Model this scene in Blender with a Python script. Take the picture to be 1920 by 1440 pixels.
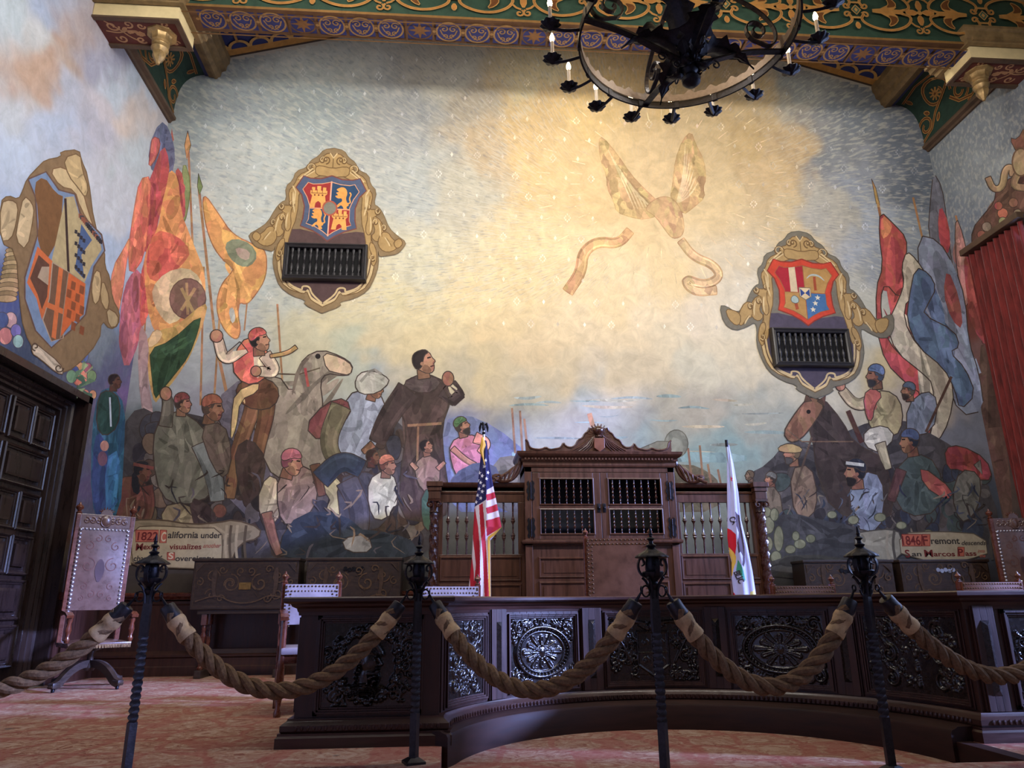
import bpy, bmesh, math, random
import numpy as np
from mathutils.geometry import tessellate_polygon
from mathutils import Vector, Matrix

for _o in list(bpy.data.objects):
    bpy.data.objects.remove(_o, do_unlink=True)
S = bpy.context.scene
C = S.collection
rnd = random.Random(7)
PI = math.pi

# ------------------------------------------------------------------ camera
FPX, EYE = 1368.0, 0.78
PITCH, YAW, ROLL = math.radians(16.784), math.radians(4.461), math.radians(-0.5566)
cp, sp, cy, sy = math.cos(PITCH), math.sin(PITCH), math.cos(YAW), math.sin(YAW)
FW = np.array([sy*cp, cy*cp, sp])
_r = np.array([cy, -sy, 0.0]); _u = np.cross(_r, FW)
RT = math.cos(ROLL)*_r + math.sin(ROLL)*_u
UP = -math.sin(ROLL)*_r + math.cos(ROLL)*_u
cam_d = bpy.data.cameras.new('camera'); cam = bpy.data.objects.new('camera', cam_d); C.objects.link(cam)
cam_d.sensor_fit = 'HORIZONTAL'; cam_d.sensor_width = 36.0; cam_d.lens = 36.0*FPX/1920.0
cam_d.clip_start = 0.05; cam_d.clip_end = 100
m = Matrix.Identity(4)
for i in range(3):
    m[i][0] = RT[i]; m[i][1] = UP[i]; m[i][2] = -FW[i]
m[2][3] = EYE
cam.matrix_world = m
S.camera = cam

# ------------------------------------------------------------------ world, daylight, added fill lights, exposure
S.view_settings.view_transform = 'Standard'; S.view_settings.look = 'None'
S.view_settings.gamma = 1.0; S.view_settings.use_curve_mapping = False
S.view_settings.exposure = 0.0
W = bpy.data.worlds.new('world'); S.world = W; W.use_nodes = True
bg = W.node_tree.nodes['Background']; bg.inputs[0].default_value = (0.80, 0.76, 0.74, 1); bg.inputs[1].default_value = 0.075
def area(name, loc, target, sx, sy_, power, col, spread=PI):
    l = bpy.data.lights.new(name, 'AREA'); l.shape = 'RECTANGLE'; l.size = sx; l.size_y = sy_
    l.energy = power; l.color = col; l.spread = spread
    o = bpy.data.objects.new(name, l); C.objects.link(o); o.location = loc
    o.rotation_euler = (Vector(target)-Vector(loc)).to_track_quat('-Z', 'Y').to_euler()
    return o
# unseen lights added behind the first beam and overhead to brighten the walls
for _x in (-2.2, 1.6, 5.4):
    area('beam_fill', (_x, 7.72, 8.35), (_x*.8+.5, 9.6, 5.6), 1.6, 0.12, 38, (1.0, 0.93, 0.80))
area('mural_fill', (1.6, 4.6, 6.3), (1.6, 9.6, 3.9), 7.0, 0.4, 375, (1.0, 0.925, 0.84))  # wide unseen fill added overhead, in front of the beam
area('mural_fill', (-1.6, 4.4, 7.2), (-4.3, 8.0, 5.0), 1.2, 0.8, 100, (1.0, 0.95, 0.90))  # unseen fill added for the left wall
# cool daylight outside the tall windows of the right wall: soft sky, and a low beam that reaches across the floor
area('window_daylight', (8.0, 7.25, 3.6), (0.0, 6.9, 1.2), 1.9, 4.0, 170, (0.40, 0.54, 1.0), math.radians(150))
area('window_daylight', (8.0, 4.2, 3.6), (0.0, 4.8, 0.4), 2.8, 4.2, 200, (0.40, 0.54, 1.0), math.radians(150))
area('window_daylight', (8.0, -0.8, 3.6), (0.0, 3.0, 0.5), 2.0, 4.2, 80, (0.50, 0.62, 1.0))
_sun = bpy.data.lights.new('low_daylight', 'SUN'); _sun.energy = 17.0; _sun.color = (0.33, 0.43, 1.0); _sun.angle = math.radians(4)
_so = bpy.data.objects.new('low_daylight', _sun); C.objects.link(_so)
_so.rotation_euler = Vector((-1, .30, -.35)).to_track_quat('-Z', 'Y').to_euler()

# ------------------------------------------------------------------ scene bookkeeping
def thing(name, label, cat, loc=(0, 0, 0), rz=0.0, group=None):
    o = bpy.data.objects.new(name, None); C.objects.link(o); o.empty_display_size = 0.1
    o.location = loc; o.rotation_euler = (0, 0, rz)
    o['label'] = label; o['category'] = cat
    if group: o['group'] = group
    return o
def tag(o, label, cat, group=None):
    o['label'] = label; o['category'] = cat
    if group: o['group'] = group
    return o
def struct(o):
    o['kind'] = 'structure'; return o
def copy_tree(o, parent=None):
    c = o.copy(); C.objects.link(c)
    if parent is not None: c.parent = parent
    for ch in list(o.children): copy_tree(ch, c)
    return c

# ------------------------------------------------------------------ mesh collecting
class MB:
    """collects shapes; f maps face space (u,v,w) to the object's space"""
    def __init__(s, f=None):
        s.v = []; s.q = []; s.f = f
    def add(s, vs, fs, f=None):
        n = len(s.v); f = f or s.f
        s.v += [tuple(f(*p)) for p in vs] if f else [tuple(p) for p in vs]
        s.q += [tuple(i+n for i in q) for q in fs]
        return s
    def box(s, a, b, f=None):
        (x0, y0, z0), (x1, y1, z1) = a, b
        return s.add([(x0,y0,z0),(x1,y0,z0),(x1,y1,z0),(x0,y1,z0),(x0,y0,z1),(x1,y0,z1),(x1,y1,z1),(x0,y1,z1)],
              [(0,3,2,1),(4,5,6,7),(0,1,5,4),(1,2,6,5),(2,3,7,6),(3,0,4,7)], f)
    def rbox(s, a, b, c=0.01, f=None):
        """box with chamfered edges"""
        bm = bmesh.new(); bmesh.ops.create_cube(bm, size=1)
        for v in bm.verts:
            v.co = Vector([(a[i]+b[i])/2+v.co[i]*(b[i]-a[i]) for i in range(3)])
        bmesh.ops.bevel(bm, geom=list(bm.edges), offset=c, segments=2, profile=0.6, affect='EDGES')
        bm.verts.index_update()
        s.add([tuple(v.co) for v in bm.verts], [tuple(v.index for v in q.verts) for q in bm.faces], f); bm.free()
        return s
    def wall(s, u0, v0, u1, v1, w0, w1, nu=1, f=None):
        """slab in face space divided along u, for curved maps"""
        for i in range(nu):
            a = u0+(u1-u0)*i/nu; b = u0+(u1-u0)*(i+1)/nu
            s.box((a, v0, w0), (b, v1, w1), f)
        return s
    def lathe(s, prof, seg=16, o=(0,0,0), f=None, wob=None, sx=1.0, sy2=1.0):
        vs = []; fs = []; n = len(prof)
        for j in range(seg):
            a = 2*PI*j/seg
            for i, (r, z) in enumerate(prof):
                k = wob(a, i) if wob else 1.0
                vs.append((o[0]+r*k*math.cos(a)*sx, o[1]+r*k*math.sin(a)*sy2, o[2]+z))
        for j in range(seg):
            k = (j+1) % seg
            for i in range(n-1):
                fs.append((j*n+i, k*n+i, k*n+i+1, j*n+i+1))
        fs.append(tuple(j*n for j in range(seg))[::-1]); fs.append(tuple(j*n+n-1 for j in range(seg)))
        return s.add(vs, fs, f)
    def tube(s, path, r, seg=8, f=None, flat=None, twist=0.0, caps=True):
        """round or flat bar along a 3D path; r number or list; flat=(a,b) half sizes of a rectangle"""
        P = [Vector(p) for p in path]; n = len(P)
        T = [(P[min(i+1,n-1)]-P[max(i-1,0)]).normalized() for i in range(n)]
        N = T[0].orthogonal().normalized() if flat is None or len(flat) < 3 else Vector(flat[2])
        vs = []; fs = []
        for i in range(n):
            N = (N-T[i]*N.dot(T[i]))
            N = N.normalized() if N.length > 1e-6 else T[i].orthogonal().normalized()
            B = T[i].cross(N); ri = r[i] if isinstance(r, (list, tuple)) else r
            if flat is not None:
                tw = twist*i/max(1, n-1); c, q = math.cos(tw), math.sin(tw)
                N2 = N*c+B*q; B2 = B*c-N*q
                for a, b in ((1,1),(-1,1),(-1,-1),(1,-1)):
                    vs.append(P[i]+N2*(a*flat[0]*ri)+B2*(b*flat[1]*ri))
            else:
                for j in range(seg):
                    a = 2*PI*j/seg
                    vs.append(P[i]+N*(ri*math.cos(a))+B*(ri*math.sin(a)))
        k = 4 if flat is not None else seg
        for i in range(n-1):
            for j in range(k):
                fs.append((i*k+j, i*k+(j+1)%k, (i+1)*k+(j+1)%k, (i+1)*k+j))
        if caps:
            fs.append(tuple(range(k))[::-1]); fs.append(tuple((n-1)*k+j for j in range(k)))
        return s.add([tuple(v) for v in vs], fs, f)
    def prism(s, pts, w0, w1, f=None):
        """flat outline (u,v) given thickness w0..w1"""
        n = len(pts)
        vs = [(p[0], p[1], w0) for p in pts]+[(p[0], p[1], w1) for p in pts]
        fs = [tuple(range(n))[::-1], tuple(range(n, 2*n))]+[(i, (i+1)%n, n+(i+1)%n, n+i) for i in range(n)]
        return s.add(vs, fs, f)
    def sweep(s, path, prof, closed=False, f=None):
        """profile (d,h) swept with mitres along path (u,v); d is to the right-hand side of travel"""
        n = len(path); off = []
        for i in range(n):
            if closed or 0 < i < n-1:
                a, b, c = path[(i-1)%n], path[i], path[(i+1)%n]
                d1 = Vector((b[0]-a[0], b[1]-a[1])).normalized(); d2 = Vector((c[0]-b[0], c[1]-b[1])).normalized()
            elif i == 0:
                d1 = d2 = Vector((path[1][0]-path[0][0], path[1][1]-path[0][1])).normalized()
            else:
                d1 = d2 = Vector((path[-1][0]-path[-2][0], path[-1][1]-path[-2][1])).normalized()
            n1 = Vector((d1.y, -d1.x)); n2 = Vector((d2.y, -d2.x)); mm = (n1+n2)
            mm = mm/max(0.2, mm.dot(n1)) if mm.length > 1e-6 else n1
            off.append(mm)
        vs = []; k = len(prof)
        for i in range(n):
            for d, h in prof:
                vs.append((path[i][0]+off[i].x*d, path[i][1]+off[i].y*d, h))
        fs = []
        for i in range(n if closed else n-1):
            j = (i+1) % n
            for a in range(k):
                b = (a+1) % k
                fs.append((i*k+a, j*k+a, j*k+b, i*k+b))
        if not closed:
            fs.append(tuple(range(k))); fs.append(tuple((n-1)*k+a for a in range(k))[::-1])
        return s.add(vs, fs, f)
    def grid(s, fn, nu, nv, f=None):
        vs = [fn(i/nu, j/nv) for j in range(nv+1) for i in range(nu+1)]
        fs = [(j*(nu+1)+i, j*(nu+1)+i+1, (j+1)*(nu+1)+i+1, (j+1)*(nu+1)+i) for j in range(nv) for i in range(nu)]
        return s.add(vs, fs, f)
    def build(s, name, mat, parent=None, smooth=True, bevel=0.0, loc=None, fix=True, angle=35):
        me = bpy.data.meshes.new(name); me.from_pydata(s.v, [], s.q); me.update()
        if fix:
            bm = bmesh.new(); bm.from_mesh(me); bmesh.ops.recalc_face_normals(bm, faces=bm.faces[:]); bm.to_mesh(me); bm.free()
        if smooth:
            me.polygons.foreach_set('use_smooth', [True]*len(me.polygons))
            try: me.set_sharp_from_angle(angle=math.radians(angle))
            except Exception: pass
        me.materials.append(mat)
        o = bpy.data.objects.new(name, me); C.objects.link(o)
        if parent is not None: o.parent = parent
        if loc: o.location = loc
        if bevel:
            b = o.modifiers.new('edge', 'BEVEL'); b.width = bevel; b.segments = 2; b.limit_method = 'ANGLE'; b.angle_limit = math.radians(40)
        return o

def lin(c):
    """photo sRGB 0-255 to linear"""
    return tuple(((x/255.0)/12.92 if x <= 10.3 else ((x/255.0+0.055)/1.055)**2.4) for x in c[:3])
def chaikin(p, n=2, closed=True):
    for _ in range(n):
        q = []; m_ = len(p)
        rng = range(m_ if closed else m_-1)
        if not closed: q.append(p[0])
        for i in rng:
            a, b = p[i], p[(i+1) % m_]
            q.append((a[0]*.75+b[0]*.25, a[1]*.75+b[1]*.25)); q.append((a[0]*.25+b[0]*.75, a[1]*.25+b[1]*.75))
        if not closed: q.append(p[-1])
        p = q
    return p
def arc(cx, cy_, r, a0, a1, n=12, ry=None):
    ry = r if ry is None else ry
    return [(cx+r*math.cos(math.radians(a0+(a1-a0)*i/n)), cy_+ry*math.sin(math.radians(a0+(a1-a0)*i/n))) for i in range(n+1)]
def spiral(cx, cy_, r, a0, turns, r1=0.15, n=None, ry=1.0):
    """starts at radius r, angle a0 and winds inwards"""
    n = n or max(10, int(abs(turns)*16)); out = []
    for i in range(n+1):
        t = i/n; a = math.radians(a0)+turns*2*PI*t; q = r*(1-(1-r1)*t)
        out.append((cx+q*math.cos(a), cy_+q*math.sin(a)*ry))
    return out

# ------------------------------------------------------------------ materials
def mat(name, col=(.5,.5,.5), rough=.6, metal=0.0, coat=0.0, spec=0.5, emit=None, es=1.0):
    m_ = bpy.data.materials.new(name); m_.use_nodes = True
    b = m_.node_tree.nodes['Principled BSDF']
    b.inputs['Base Color'].default_value = (*col, 1); b.inputs['Roughness'].default_value = rough
    b.inputs['Metallic'].default_value = metal; b.inputs['Coat Weight'].default_value = coat
    b.inputs['Coat Roughness'].default_value = 0.15; b.inputs['Specular IOR Level'].default_value = spec
    if emit: b.inputs['Emission Color'].default_value = (*emit, 1); b.inputs['Emission Strength'].default_value = es
    return m_
def nd(m_, t, **k):
    n = m_.node_tree.nodes.new(t)
    for a, b in k.items():
        if a in ('operation', 'blend_type', 'data_type', 'noise_dimensions', 'feature', 'attribute_name', 'wave_type', 'bands_direction', 'distance', 'rings_direction', 'wave_profile', 'interpolation_type', 'use_clamp', 'clamp'):
            setattr(n, a, b)
        else: n.inputs[a].default_value = b
    return n
def lk(m_, a, b): m_.node_tree.links.new(a, b)
def ramp(m_, src, stops):
    r = m_.node_tree.nodes.new('ShaderNodeValToRGB'); e = r.color_ramp.elements
    e[0].position = stops[0][0]; e[0].color = (*stops[0][1], 1); e[1].position = stops[-1][0]; e[1].color = (*stops[-1][1], 1)
    for p, c in stops[1:-1]:
        x = e.new(p); x.color = (*c, 1)
    lk(m_, src, r.inputs[0]); return r
def varied(name, col, rough, amp=.35, scale=12, stretch=(1,1,1), metal=0.0, coat=0.0, bump=0.15, spec=.5, rvar=.15, dark=None):
    """uneven colour and surface from stretched noise in object space"""
    m_ = mat(name, col, rough, metal, coat, spec)
    b = m_.node_tree.nodes['Principled BSDF']
    tc = nd(m_, 'ShaderNodeTexCoord'); mp = nd(m_, 'ShaderNodeMapping'); mp.inputs['Scale'].default_value = stretch
    lk(m_, tc.outputs['Object'], mp.inputs[0])
    n1 = nd(m_, 'ShaderNodeTexNoise', Scale=scale, Detail=6.0, Roughness=.65); lk(m_, mp.outputs[0], n1.inputs['Vector'])
    d = dark or tuple(c*(1-amp) for c in col); l_ = tuple(min(1.0, c*(1+amp)) for c in col)
    r = ramp(m_, n1.outputs['Fac'], [(.3, d), (.5, col), (.72, l_)]); lk(m_, r.outputs[0], b.inputs['Base Color'])
    mr = nd(m_, 'ShaderNodeMapRange'); mr.inputs[3].default_value = max(.02, rough-rvar); mr.inputs[4].default_value = min(1, rough+rvar)
    lk(m_, n1.outputs['Fac'], mr.inputs[0]); lk(m_, mr.outputs[0], b.inputs['Roughness'])
    bp = nd(m_, 'ShaderNodeBump', Strength=bump, Distance=.01); lk(m_, n1.outputs['Fac'], bp.inputs['Height']); lk(m_, bp.outputs[0], b.inputs['Normal'])
    return m_
M = {}
M['wood'] = varied('dark_oak', (.036,.0115,.0070), .46, .5, 3.5, (7,7,.9), coat=.10, bump=.12)
M['woodh'] = varied('dark_oak_rail', (.038,.012,.0072), .38, .5, 3.5, (.9,.9,7), coat=.22, bump=.1)
M['skirt'] = varied('dull_dark_oak', (.028,.010,.0065), .6, .4, 3.5, (.9,.9,7), coat=.0, bump=.1, spec=.25)
M['carved'] = varied('carved_dark_oak', (.014,.0090,.0070), .27, .5, 30, (1,1,1), coat=.4, bump=.12)
M['cabinet'] = varied('cabinet_walnut', (.066,.024,.011), .40, .45, 3.2, (8,8,.8), coat=.15, bump=.1)
M['cabinet_dark'] = varied('cabinet_walnut_turned', (.045,.015,.009), .26, .4, 20, (1,1,1), coat=.4, bump=.05)
M['door'] = varied('black_brown_door_wood', (.020,.0115,.010), .30, .5, 4, (6,6,.8), coat=.35, bump=.1)
M['chest'] = varied('old_chest_wood', (.028,.015,.010), .45, .5, 6, (2,2,6), coat=.1, bump=.15)
M['turned'] = varied('red_turned_wood', (.10,.026,.012), .28, .4, 15, (1,1,1), coat=.4, bump=.05)
M['leather'] = varied('tan_leather', (.105,.042,.020), .42, .22, 9, (1,1,1), coat=.1, bump=.12, dark=(.06,.024,.012))
M['leather_red'] = varied('red_brown_leather', (.16,.055,.03), .40, .25, 9, (1,1,1), coat=.15, bump=.12)
M['leather_daylit'] = varied('daylit_tan_leather', (.30,.25,.27), .38, .2, 9, (1,1,1), coat=.3, bump=.1)  # tan leather with the window sheen put into its base colour
M['iron'] = varied('black_wrought_iron', (.016,.015,.018), .42, .5, 40, metal=.75, bump=.25)
M['iron_grey'] = varied('grey_wrought_iron', (.035,.032,.034), .42, .4, 30, metal=.8, bump=.2)
M['brass'] = varied('aged_brass', (.30,.18,.06), .4, .3, 30, metal=.9, bump=.05)
M['silver'] = mat('pale_nail_metal', (.5,.5,.55), .35, .9)
M['rope'] = varied('hemp_rope', (.155,.090,.045), .9, .45, 60, (1,1,1), bump=.6, coat=0, spec=.2)
M['canvas'] = varied('canvas_wrap', (.42,.28,.14), .85, .4, 18, bump=.4, spec=.2)
M['goldpaint'] = varied('dull_gold_paint', (.17,.11,.045), .55, .4, 8, (1,1,1), bump=.2)
M['goldleaf'] = varied('gilded_carving', (.36,.24,.10), .42, .4, 14, metal=.55, bump=.3)
M['cream'] = varied('cream_paint', (.62,.50,.26), .6, .12, 6, bump=.05)
M['maroon'] = varied('maroon_paint', (.13,.035,.03), .6, .3, 8, bump=.1)
M['brownpaint'] = varied('brown_paint', (.085,.05,.028), .6, .35, 8, (1,1,1), bump=.2)
M['candle'] = mat('candle_sleeve', (.55,.48,.38), .6)
M['flame'] = mat('lit_bulb', (1,.8,.5), .4, emit=(1,.72,.36), es=30)
M['iron_bulblit'] = varied('bulblit_iron', (.16,.12,.085), .5, .3, 30, metal=.5, bump=.1)  # iron made lighter in colour to show bulb light on the gallery
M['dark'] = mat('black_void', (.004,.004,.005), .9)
M['glass'] = mat('window_glass', (.8,.9,1), .05)
_n = M['glass'].node_tree; _t = _n.nodes.new('ShaderNodeBsdfTransparent'); _g = _n.nodes.new('ShaderNodeBsdfGlossy'); _g.inputs['Roughness'].default_value = .03; _x = _n.nodes.new('ShaderNodeMixShader'); _x.inputs[0].default_value = .08
_n.links.new(_t.outputs[0], _x.inputs[1]); _n.links.new(_g.outputs[0], _x.inputs[2]); _n.links.new(_x.outputs[0], _n.nodes['Material Output'].inputs[0])
M['lead'] = mat('window_bars', (.08,.06,.05), .5)

def paintmat(name, strokes=None, rough=.8, var=.16, vscale=5.0, coat=0.0, rand=0.0):
    """colours come from the mesh (which colour is painted where), broken up by brushwork"""
    m_ = mat(name, (1,1,1), rough, 0, coat, .25); b = m_.node_tree.nodes['Principled BSDF']
    at = nd(m_, 'ShaderNodeAttribute', attribute_name='Col')
    tc = nd(m_, 'ShaderNodeTexCoord')
    n1 = nd(m_, 'ShaderNodeTexNoise', Scale=vscale, Detail=7.0, Roughness=.7, Distortion=.6); lk(m_, tc.outputs['Object'], n1.inputs['Vector'])
    mr = nd(m_, 'ShaderNodeMapRange'); mr.inputs[1].default_value = .25; mr.inputs[2].default_value = .75
    mr.inputs[3].default_value = 1-var*1.6; mr.inputs[4].default_value = 1+var
    lk(m_, n1.outputs['Fac'], mr.inputs[0])
    mx = nd(m_, 'ShaderNodeMix', data_type='RGBA', blend_type='MULTIPLY'); mx.inputs[0].default_value = 1
    lk(m_, at.outputs['Color'], mx.inputs[6]); lk(m_, mr.outputs[0], mx.inputs[7])
    out = mx.outputs[2]
    if rand:
        vw = nd(m_, 'ShaderNodeTexNoise', Scale=3.0, Detail=3.0); lk(m_, tc.outputs['Object'], vw.inputs['Vector'])
        dm = nd(m_, 'ShaderNodeMix', data_type='RGBA', blend_type='LINEAR_LIGHT'); dm.inputs[0].default_value = .10; lk(m_, tc.outputs['Object'], dm.inputs[6]); lk(m_, vw.outputs['Color'], dm.inputs[7])
        sc = nd(m_, 'ShaderNodeMapping'); sc.inputs['Scale'].default_value = (9, 9, 4.5); sc.inputs['Rotation'].default_value = (0, .5, 0); lk(m_, dm.outputs[2], sc.inputs[0])
        vo = nd(m_, 'ShaderNodeTexVoronoi', feature='F1', Scale=1.0); lk(m_, sc.outputs[0], vo.inputs['Vector'])
        hs = nd(m_, 'ShaderNodeSeparateColor'); lk(m_, vo.outputs['Color'], hs.inputs[0])
        r2 = nd(m_, 'ShaderNodeMapRange'); r2.inputs[3].default_value = 1-rand; r2.inputs[4].default_value = 1+rand; lk(m_, hs.outputs[0], r2.inputs[0])
        hv = nd(m_, 'ShaderNodeHueSaturation'); mh = nd(m_, 'ShaderNodeMapRange'); mh.inputs[3].default_value = .485; mh.inputs[4].default_value = .515; lk(m_, hs.outputs[1], mh.inputs[0]); lk(m_, mh.outputs[0], hv.inputs['Hue'])
        lk(m_, r2.outputs[0], hv.inputs['Value']); lk(m_, out, hv.inputs['Color']); hv.inputs['Saturation'].default_value = .86; out = hv.outputs[0]
    if strokes:
        (ox, oz, radial) = strokes
        mp = nd(m_, 'ShaderNodeSeparateXYZ'); lk(m_, tc.outputs['Object'], mp.inputs[0])
        def mth(op, a, b_=None):
            n = nd(m_, 'ShaderNodeMath', operation=op)
            for i, x in enumerate((a, b_)):
                if x is None: continue
                if isinstance(x, (int, float)): n.inputs[i].default_value = x
                else: lk(m_, x, n.inputs[i])
            return n.outputs[0]
        ax = mp.outputs['X' if radial != 'side' else 'Y']
        dx = mth('SUBTRACT', ax, ox); dz = mth('SUBTRACT', mp.outputs['Z'], oz)
        cb = nd(m_, 'ShaderNodeCombineXYZ')
        if radial is True:
            ang = mth('ARCTAN2', dz, dx); rr = mth('SQRT', mth('ADD', mth('MULTIPLY', dx, dx), mth('MULTIPLY', dz, dz)))
            # slight swirl so the dashes sweep round
            lk(m_, mth('MULTIPLY', mth('ADD', ang, mth('MULTIPLY', rr, .03)), 92.0), cb.inputs[0]); lk(m_, mth('MULTIPLY', rr, 5.4), cb.inputs[1])
        else:
            lk(m_, mth('MULTIPLY', dx, 20.0), cb.inputs[0]); lk(m_, mth('MULTIPLY', dz, 11.0), cb.inputs[1])
        n2 = nd(m_, 'ShaderNodeTexNoise', Scale=1.0, Detail=2.0, Roughness=.5, Distortion=.15); lk(m_, cb.outputs[0], n2.inputs['Vector'])
        n3 = nd(m_, 'ShaderNodeTexNoise', Scale=1.35, Detail=2.0, Roughness=.5); lk(m_, cb.outputs[0], n3.inputs['Vector'])
        m2 = nd(m_, 'ShaderNodeMapRange'); m2.inputs[1].default_value = .5; m2.inputs[2].default_value = .62; lk(m_, n2.outputs['Fac'], m2.inputs[0])
        m3 = nd(m_, 'ShaderNodeMapRange'); m3.inputs[1].default_value = .56; m3.inputs[2].default_value = .66; lk(m_, n3.outputs['Fac'], m3.inputs[0])
        l1 = nd(m_, 'ShaderNodeMix', data_type='RGBA', blend_type='MIX'); lk(m_, mth('MULTIPLY', mth('MULTIPLY', m2.outputs[0], at.outputs['Alpha']), .36), l1.inputs[0])
        lk(m_, out, l1.inputs[6]); l1.inputs[7].default_value = (.62,.60,.50,1)
        l2 = nd(m_, 'ShaderNodeMix', data_type='RGBA', blend_type='MIX'); lk(m_, mth('MULTIPLY', mth('MULTIPLY', m3.outputs[0], at.outputs['Alpha']), .32), l2.inputs[0])
        lk(m_, l1.outputs[2], l2.inputs[6]); l2.inputs[7].default_value = (.13,.155,.22,1)
        out = l2.outputs[2]
    lk(m_, out, b.inputs['Base Color'])
    bp = nd(m_, 'ShaderNodeBump', Strength=.08, Distance=.01); lk(m_, n1.outputs['Fac'], bp.inputs['Height']); lk(m_, bp.outputs[0], b.inputs['Normal'])
    return m_
M['mural'] = paintmat('painted_plaster', (2.75, 6.1, True))
M['mural_side'] = paintmat('painted_plaster_side', (0, 0, 'side'))
M['figures'] = paintmat('mural_paint', None, .8, .26, 6.0, rand=.24)
M['crest'] = paintmat('crest_paint', None, .8, .16, 9.0)
M['ornament'] = paintmat('painted_ornament', None, .6, .22, 7.0)
M['inlay'] = paintmat('inlaid_wood', None, .42, .35, 14.0, coat=.2)
M['cloth'] = paintmat('flag_cloth', None, .7, .05, 8.0)

class Paint:
    """flat shapes of paint, later ones on top; map(u,v,lift) gives the place on the surface"""
    def __init__(s, mp, lift=5e-5, base=1e-3):
        s.mp = mp; s.v = []; s.q = []; s.c = []; s.k = 0; s.lift = lift; s.base = base; s.cells = {}; s.top = 0
    def level(s, pts, pad=0.0):
        """one coat above whatever is already painted under this shape"""
        if s.cell is None: s.k += 1; return s.base+s.k*s.lift
        c = s.cell; i0 = int((min(p[0] for p in pts)-pad)//c); i1 = int((max(p[0] for p in pts)+pad)//c)
        j0 = int((min(p[1] for p in pts)-pad)//c); j1 = int((max(p[1] for p in pts)+pad)//c)
        ks = [(i, j) for i in range(i0, i1+1) for j in range(j0, j1+1)]
        k = 1+max(s.cells.get(q, 0) for q in ks)
        for q in ks: s.cells[q] = k
        s.top = max(s.top, k); return s.base+k*s.lift
    cell = None; tiny = 0.0
    def area(s, a, b, c):
        v = (b[0]-a[0])*(c[1]-a[1])-(c[0]-a[0])*(b[1]-a[1]); return v if abs(v) > s.tiny else 0
    def poly(s, pts, col, smooth=0, out=None, ow=2.0, alpha=0.0, jit=None):
        if smooth: pts = chaikin(pts, smooth)
        if isinstance(col[0], int): col = lin(col)
        h = s.level(pts); n = len(s.v)
        s.v += [s.mp(p[0], p[1], h) for p in pts]; tri = tessellate_polygon([[Vector((p[0], p[1], 0)) for p in pts]])
        for t in tri:
            ar = s.area(pts[t[0]], pts[t[1]], pts[t[2]])
            if ar: s.q.append(tuple(n+i for i in (t if ar > 0 else t[::-1]))); s.c.append((*col, alpha))
        if out is not None: s.line(list(pts)+[pts[0]], ow, out)
        return s
    def line(s, pts, w, col, smooth=0, taper=False):
        if smooth: pts = chaikin(pts, smooth, False)
        if isinstance(col[0], int): col = lin(col)
        h = s.level(pts, w/2); n0 = len(s.v); n = len(pts); uv = []
        for i in range(n):
            a = pts[max(0, i-1)]; b = pts[min(n-1, i+1)]
            dx, dy = b[0]-a[0], b[1]-a[1]; L = math.hypot(dx, dy) or 1
            ww = w/2*(1 if not taper else max(.12, (math.sin(PI*(i+.3)/(n-.4)) if taper == 2 else 1-i/(n-1)*.9)))
            nx, ny = -dy/L*ww, dx/L*ww
            uv += [(pts[i][0]+nx, pts[i][1]+ny), (pts[i][0]-nx, pts[i][1]-ny)]
            s.v.append(s.mp(*uv[-2], h)); s.v.append(s.mp(*uv[-1], h))
        for i in range(n-1):
            for t in ((2*i, 2*i+1, 2*i+3), (2*i, 2*i+3, 2*i+2)):
                ar = s.area(uv[t[0]], uv[t[1]], uv[t[2]])
                if ar: s.q.append(tuple(n0+k for k in (t if ar > 0 else t[::-1]))); s.c.append((*col, 0))
        return s
    def disc(s, cx, cy_, r, col, ry=None, n=20, out=None, ow=2):
        return s.poly(arc(cx, cy_, r, 0, 360-360/n, n-1, ry), col, out=out, ow=ow)
    def build(s, name, mat_, parent=None, extra=None):
        me = bpy.data.meshes.new(name); me.from_pydata([tuple(map(float, v)) for v in s.v], [], s.q)
        ca = me.color_attributes.new('Col', 'FLOAT_COLOR', 'CORNER')
        buf = np.repeat(np.array(s.c, dtype=np.float32), [len(q) for q in s.q], axis=0)
        ca.data.foreach_set('color', buf.ravel()); me.materials.append(mat_); me.update()
        o = bpy.data.objects.new(name, me); C.objects.link(o)
        if parent is not None: o.parent = parent
        return o
# ================================================================== the room
XL, XR, YB, XC = -4.33, 7.5, 9.6, 1.585
M['plaster'] = varied('plaster', (.42,.40,.35), .85, .1, 3, bump=.05)
def gable(x): return 8.78 + (5.475-abs(x-XC))*0.29

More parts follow.
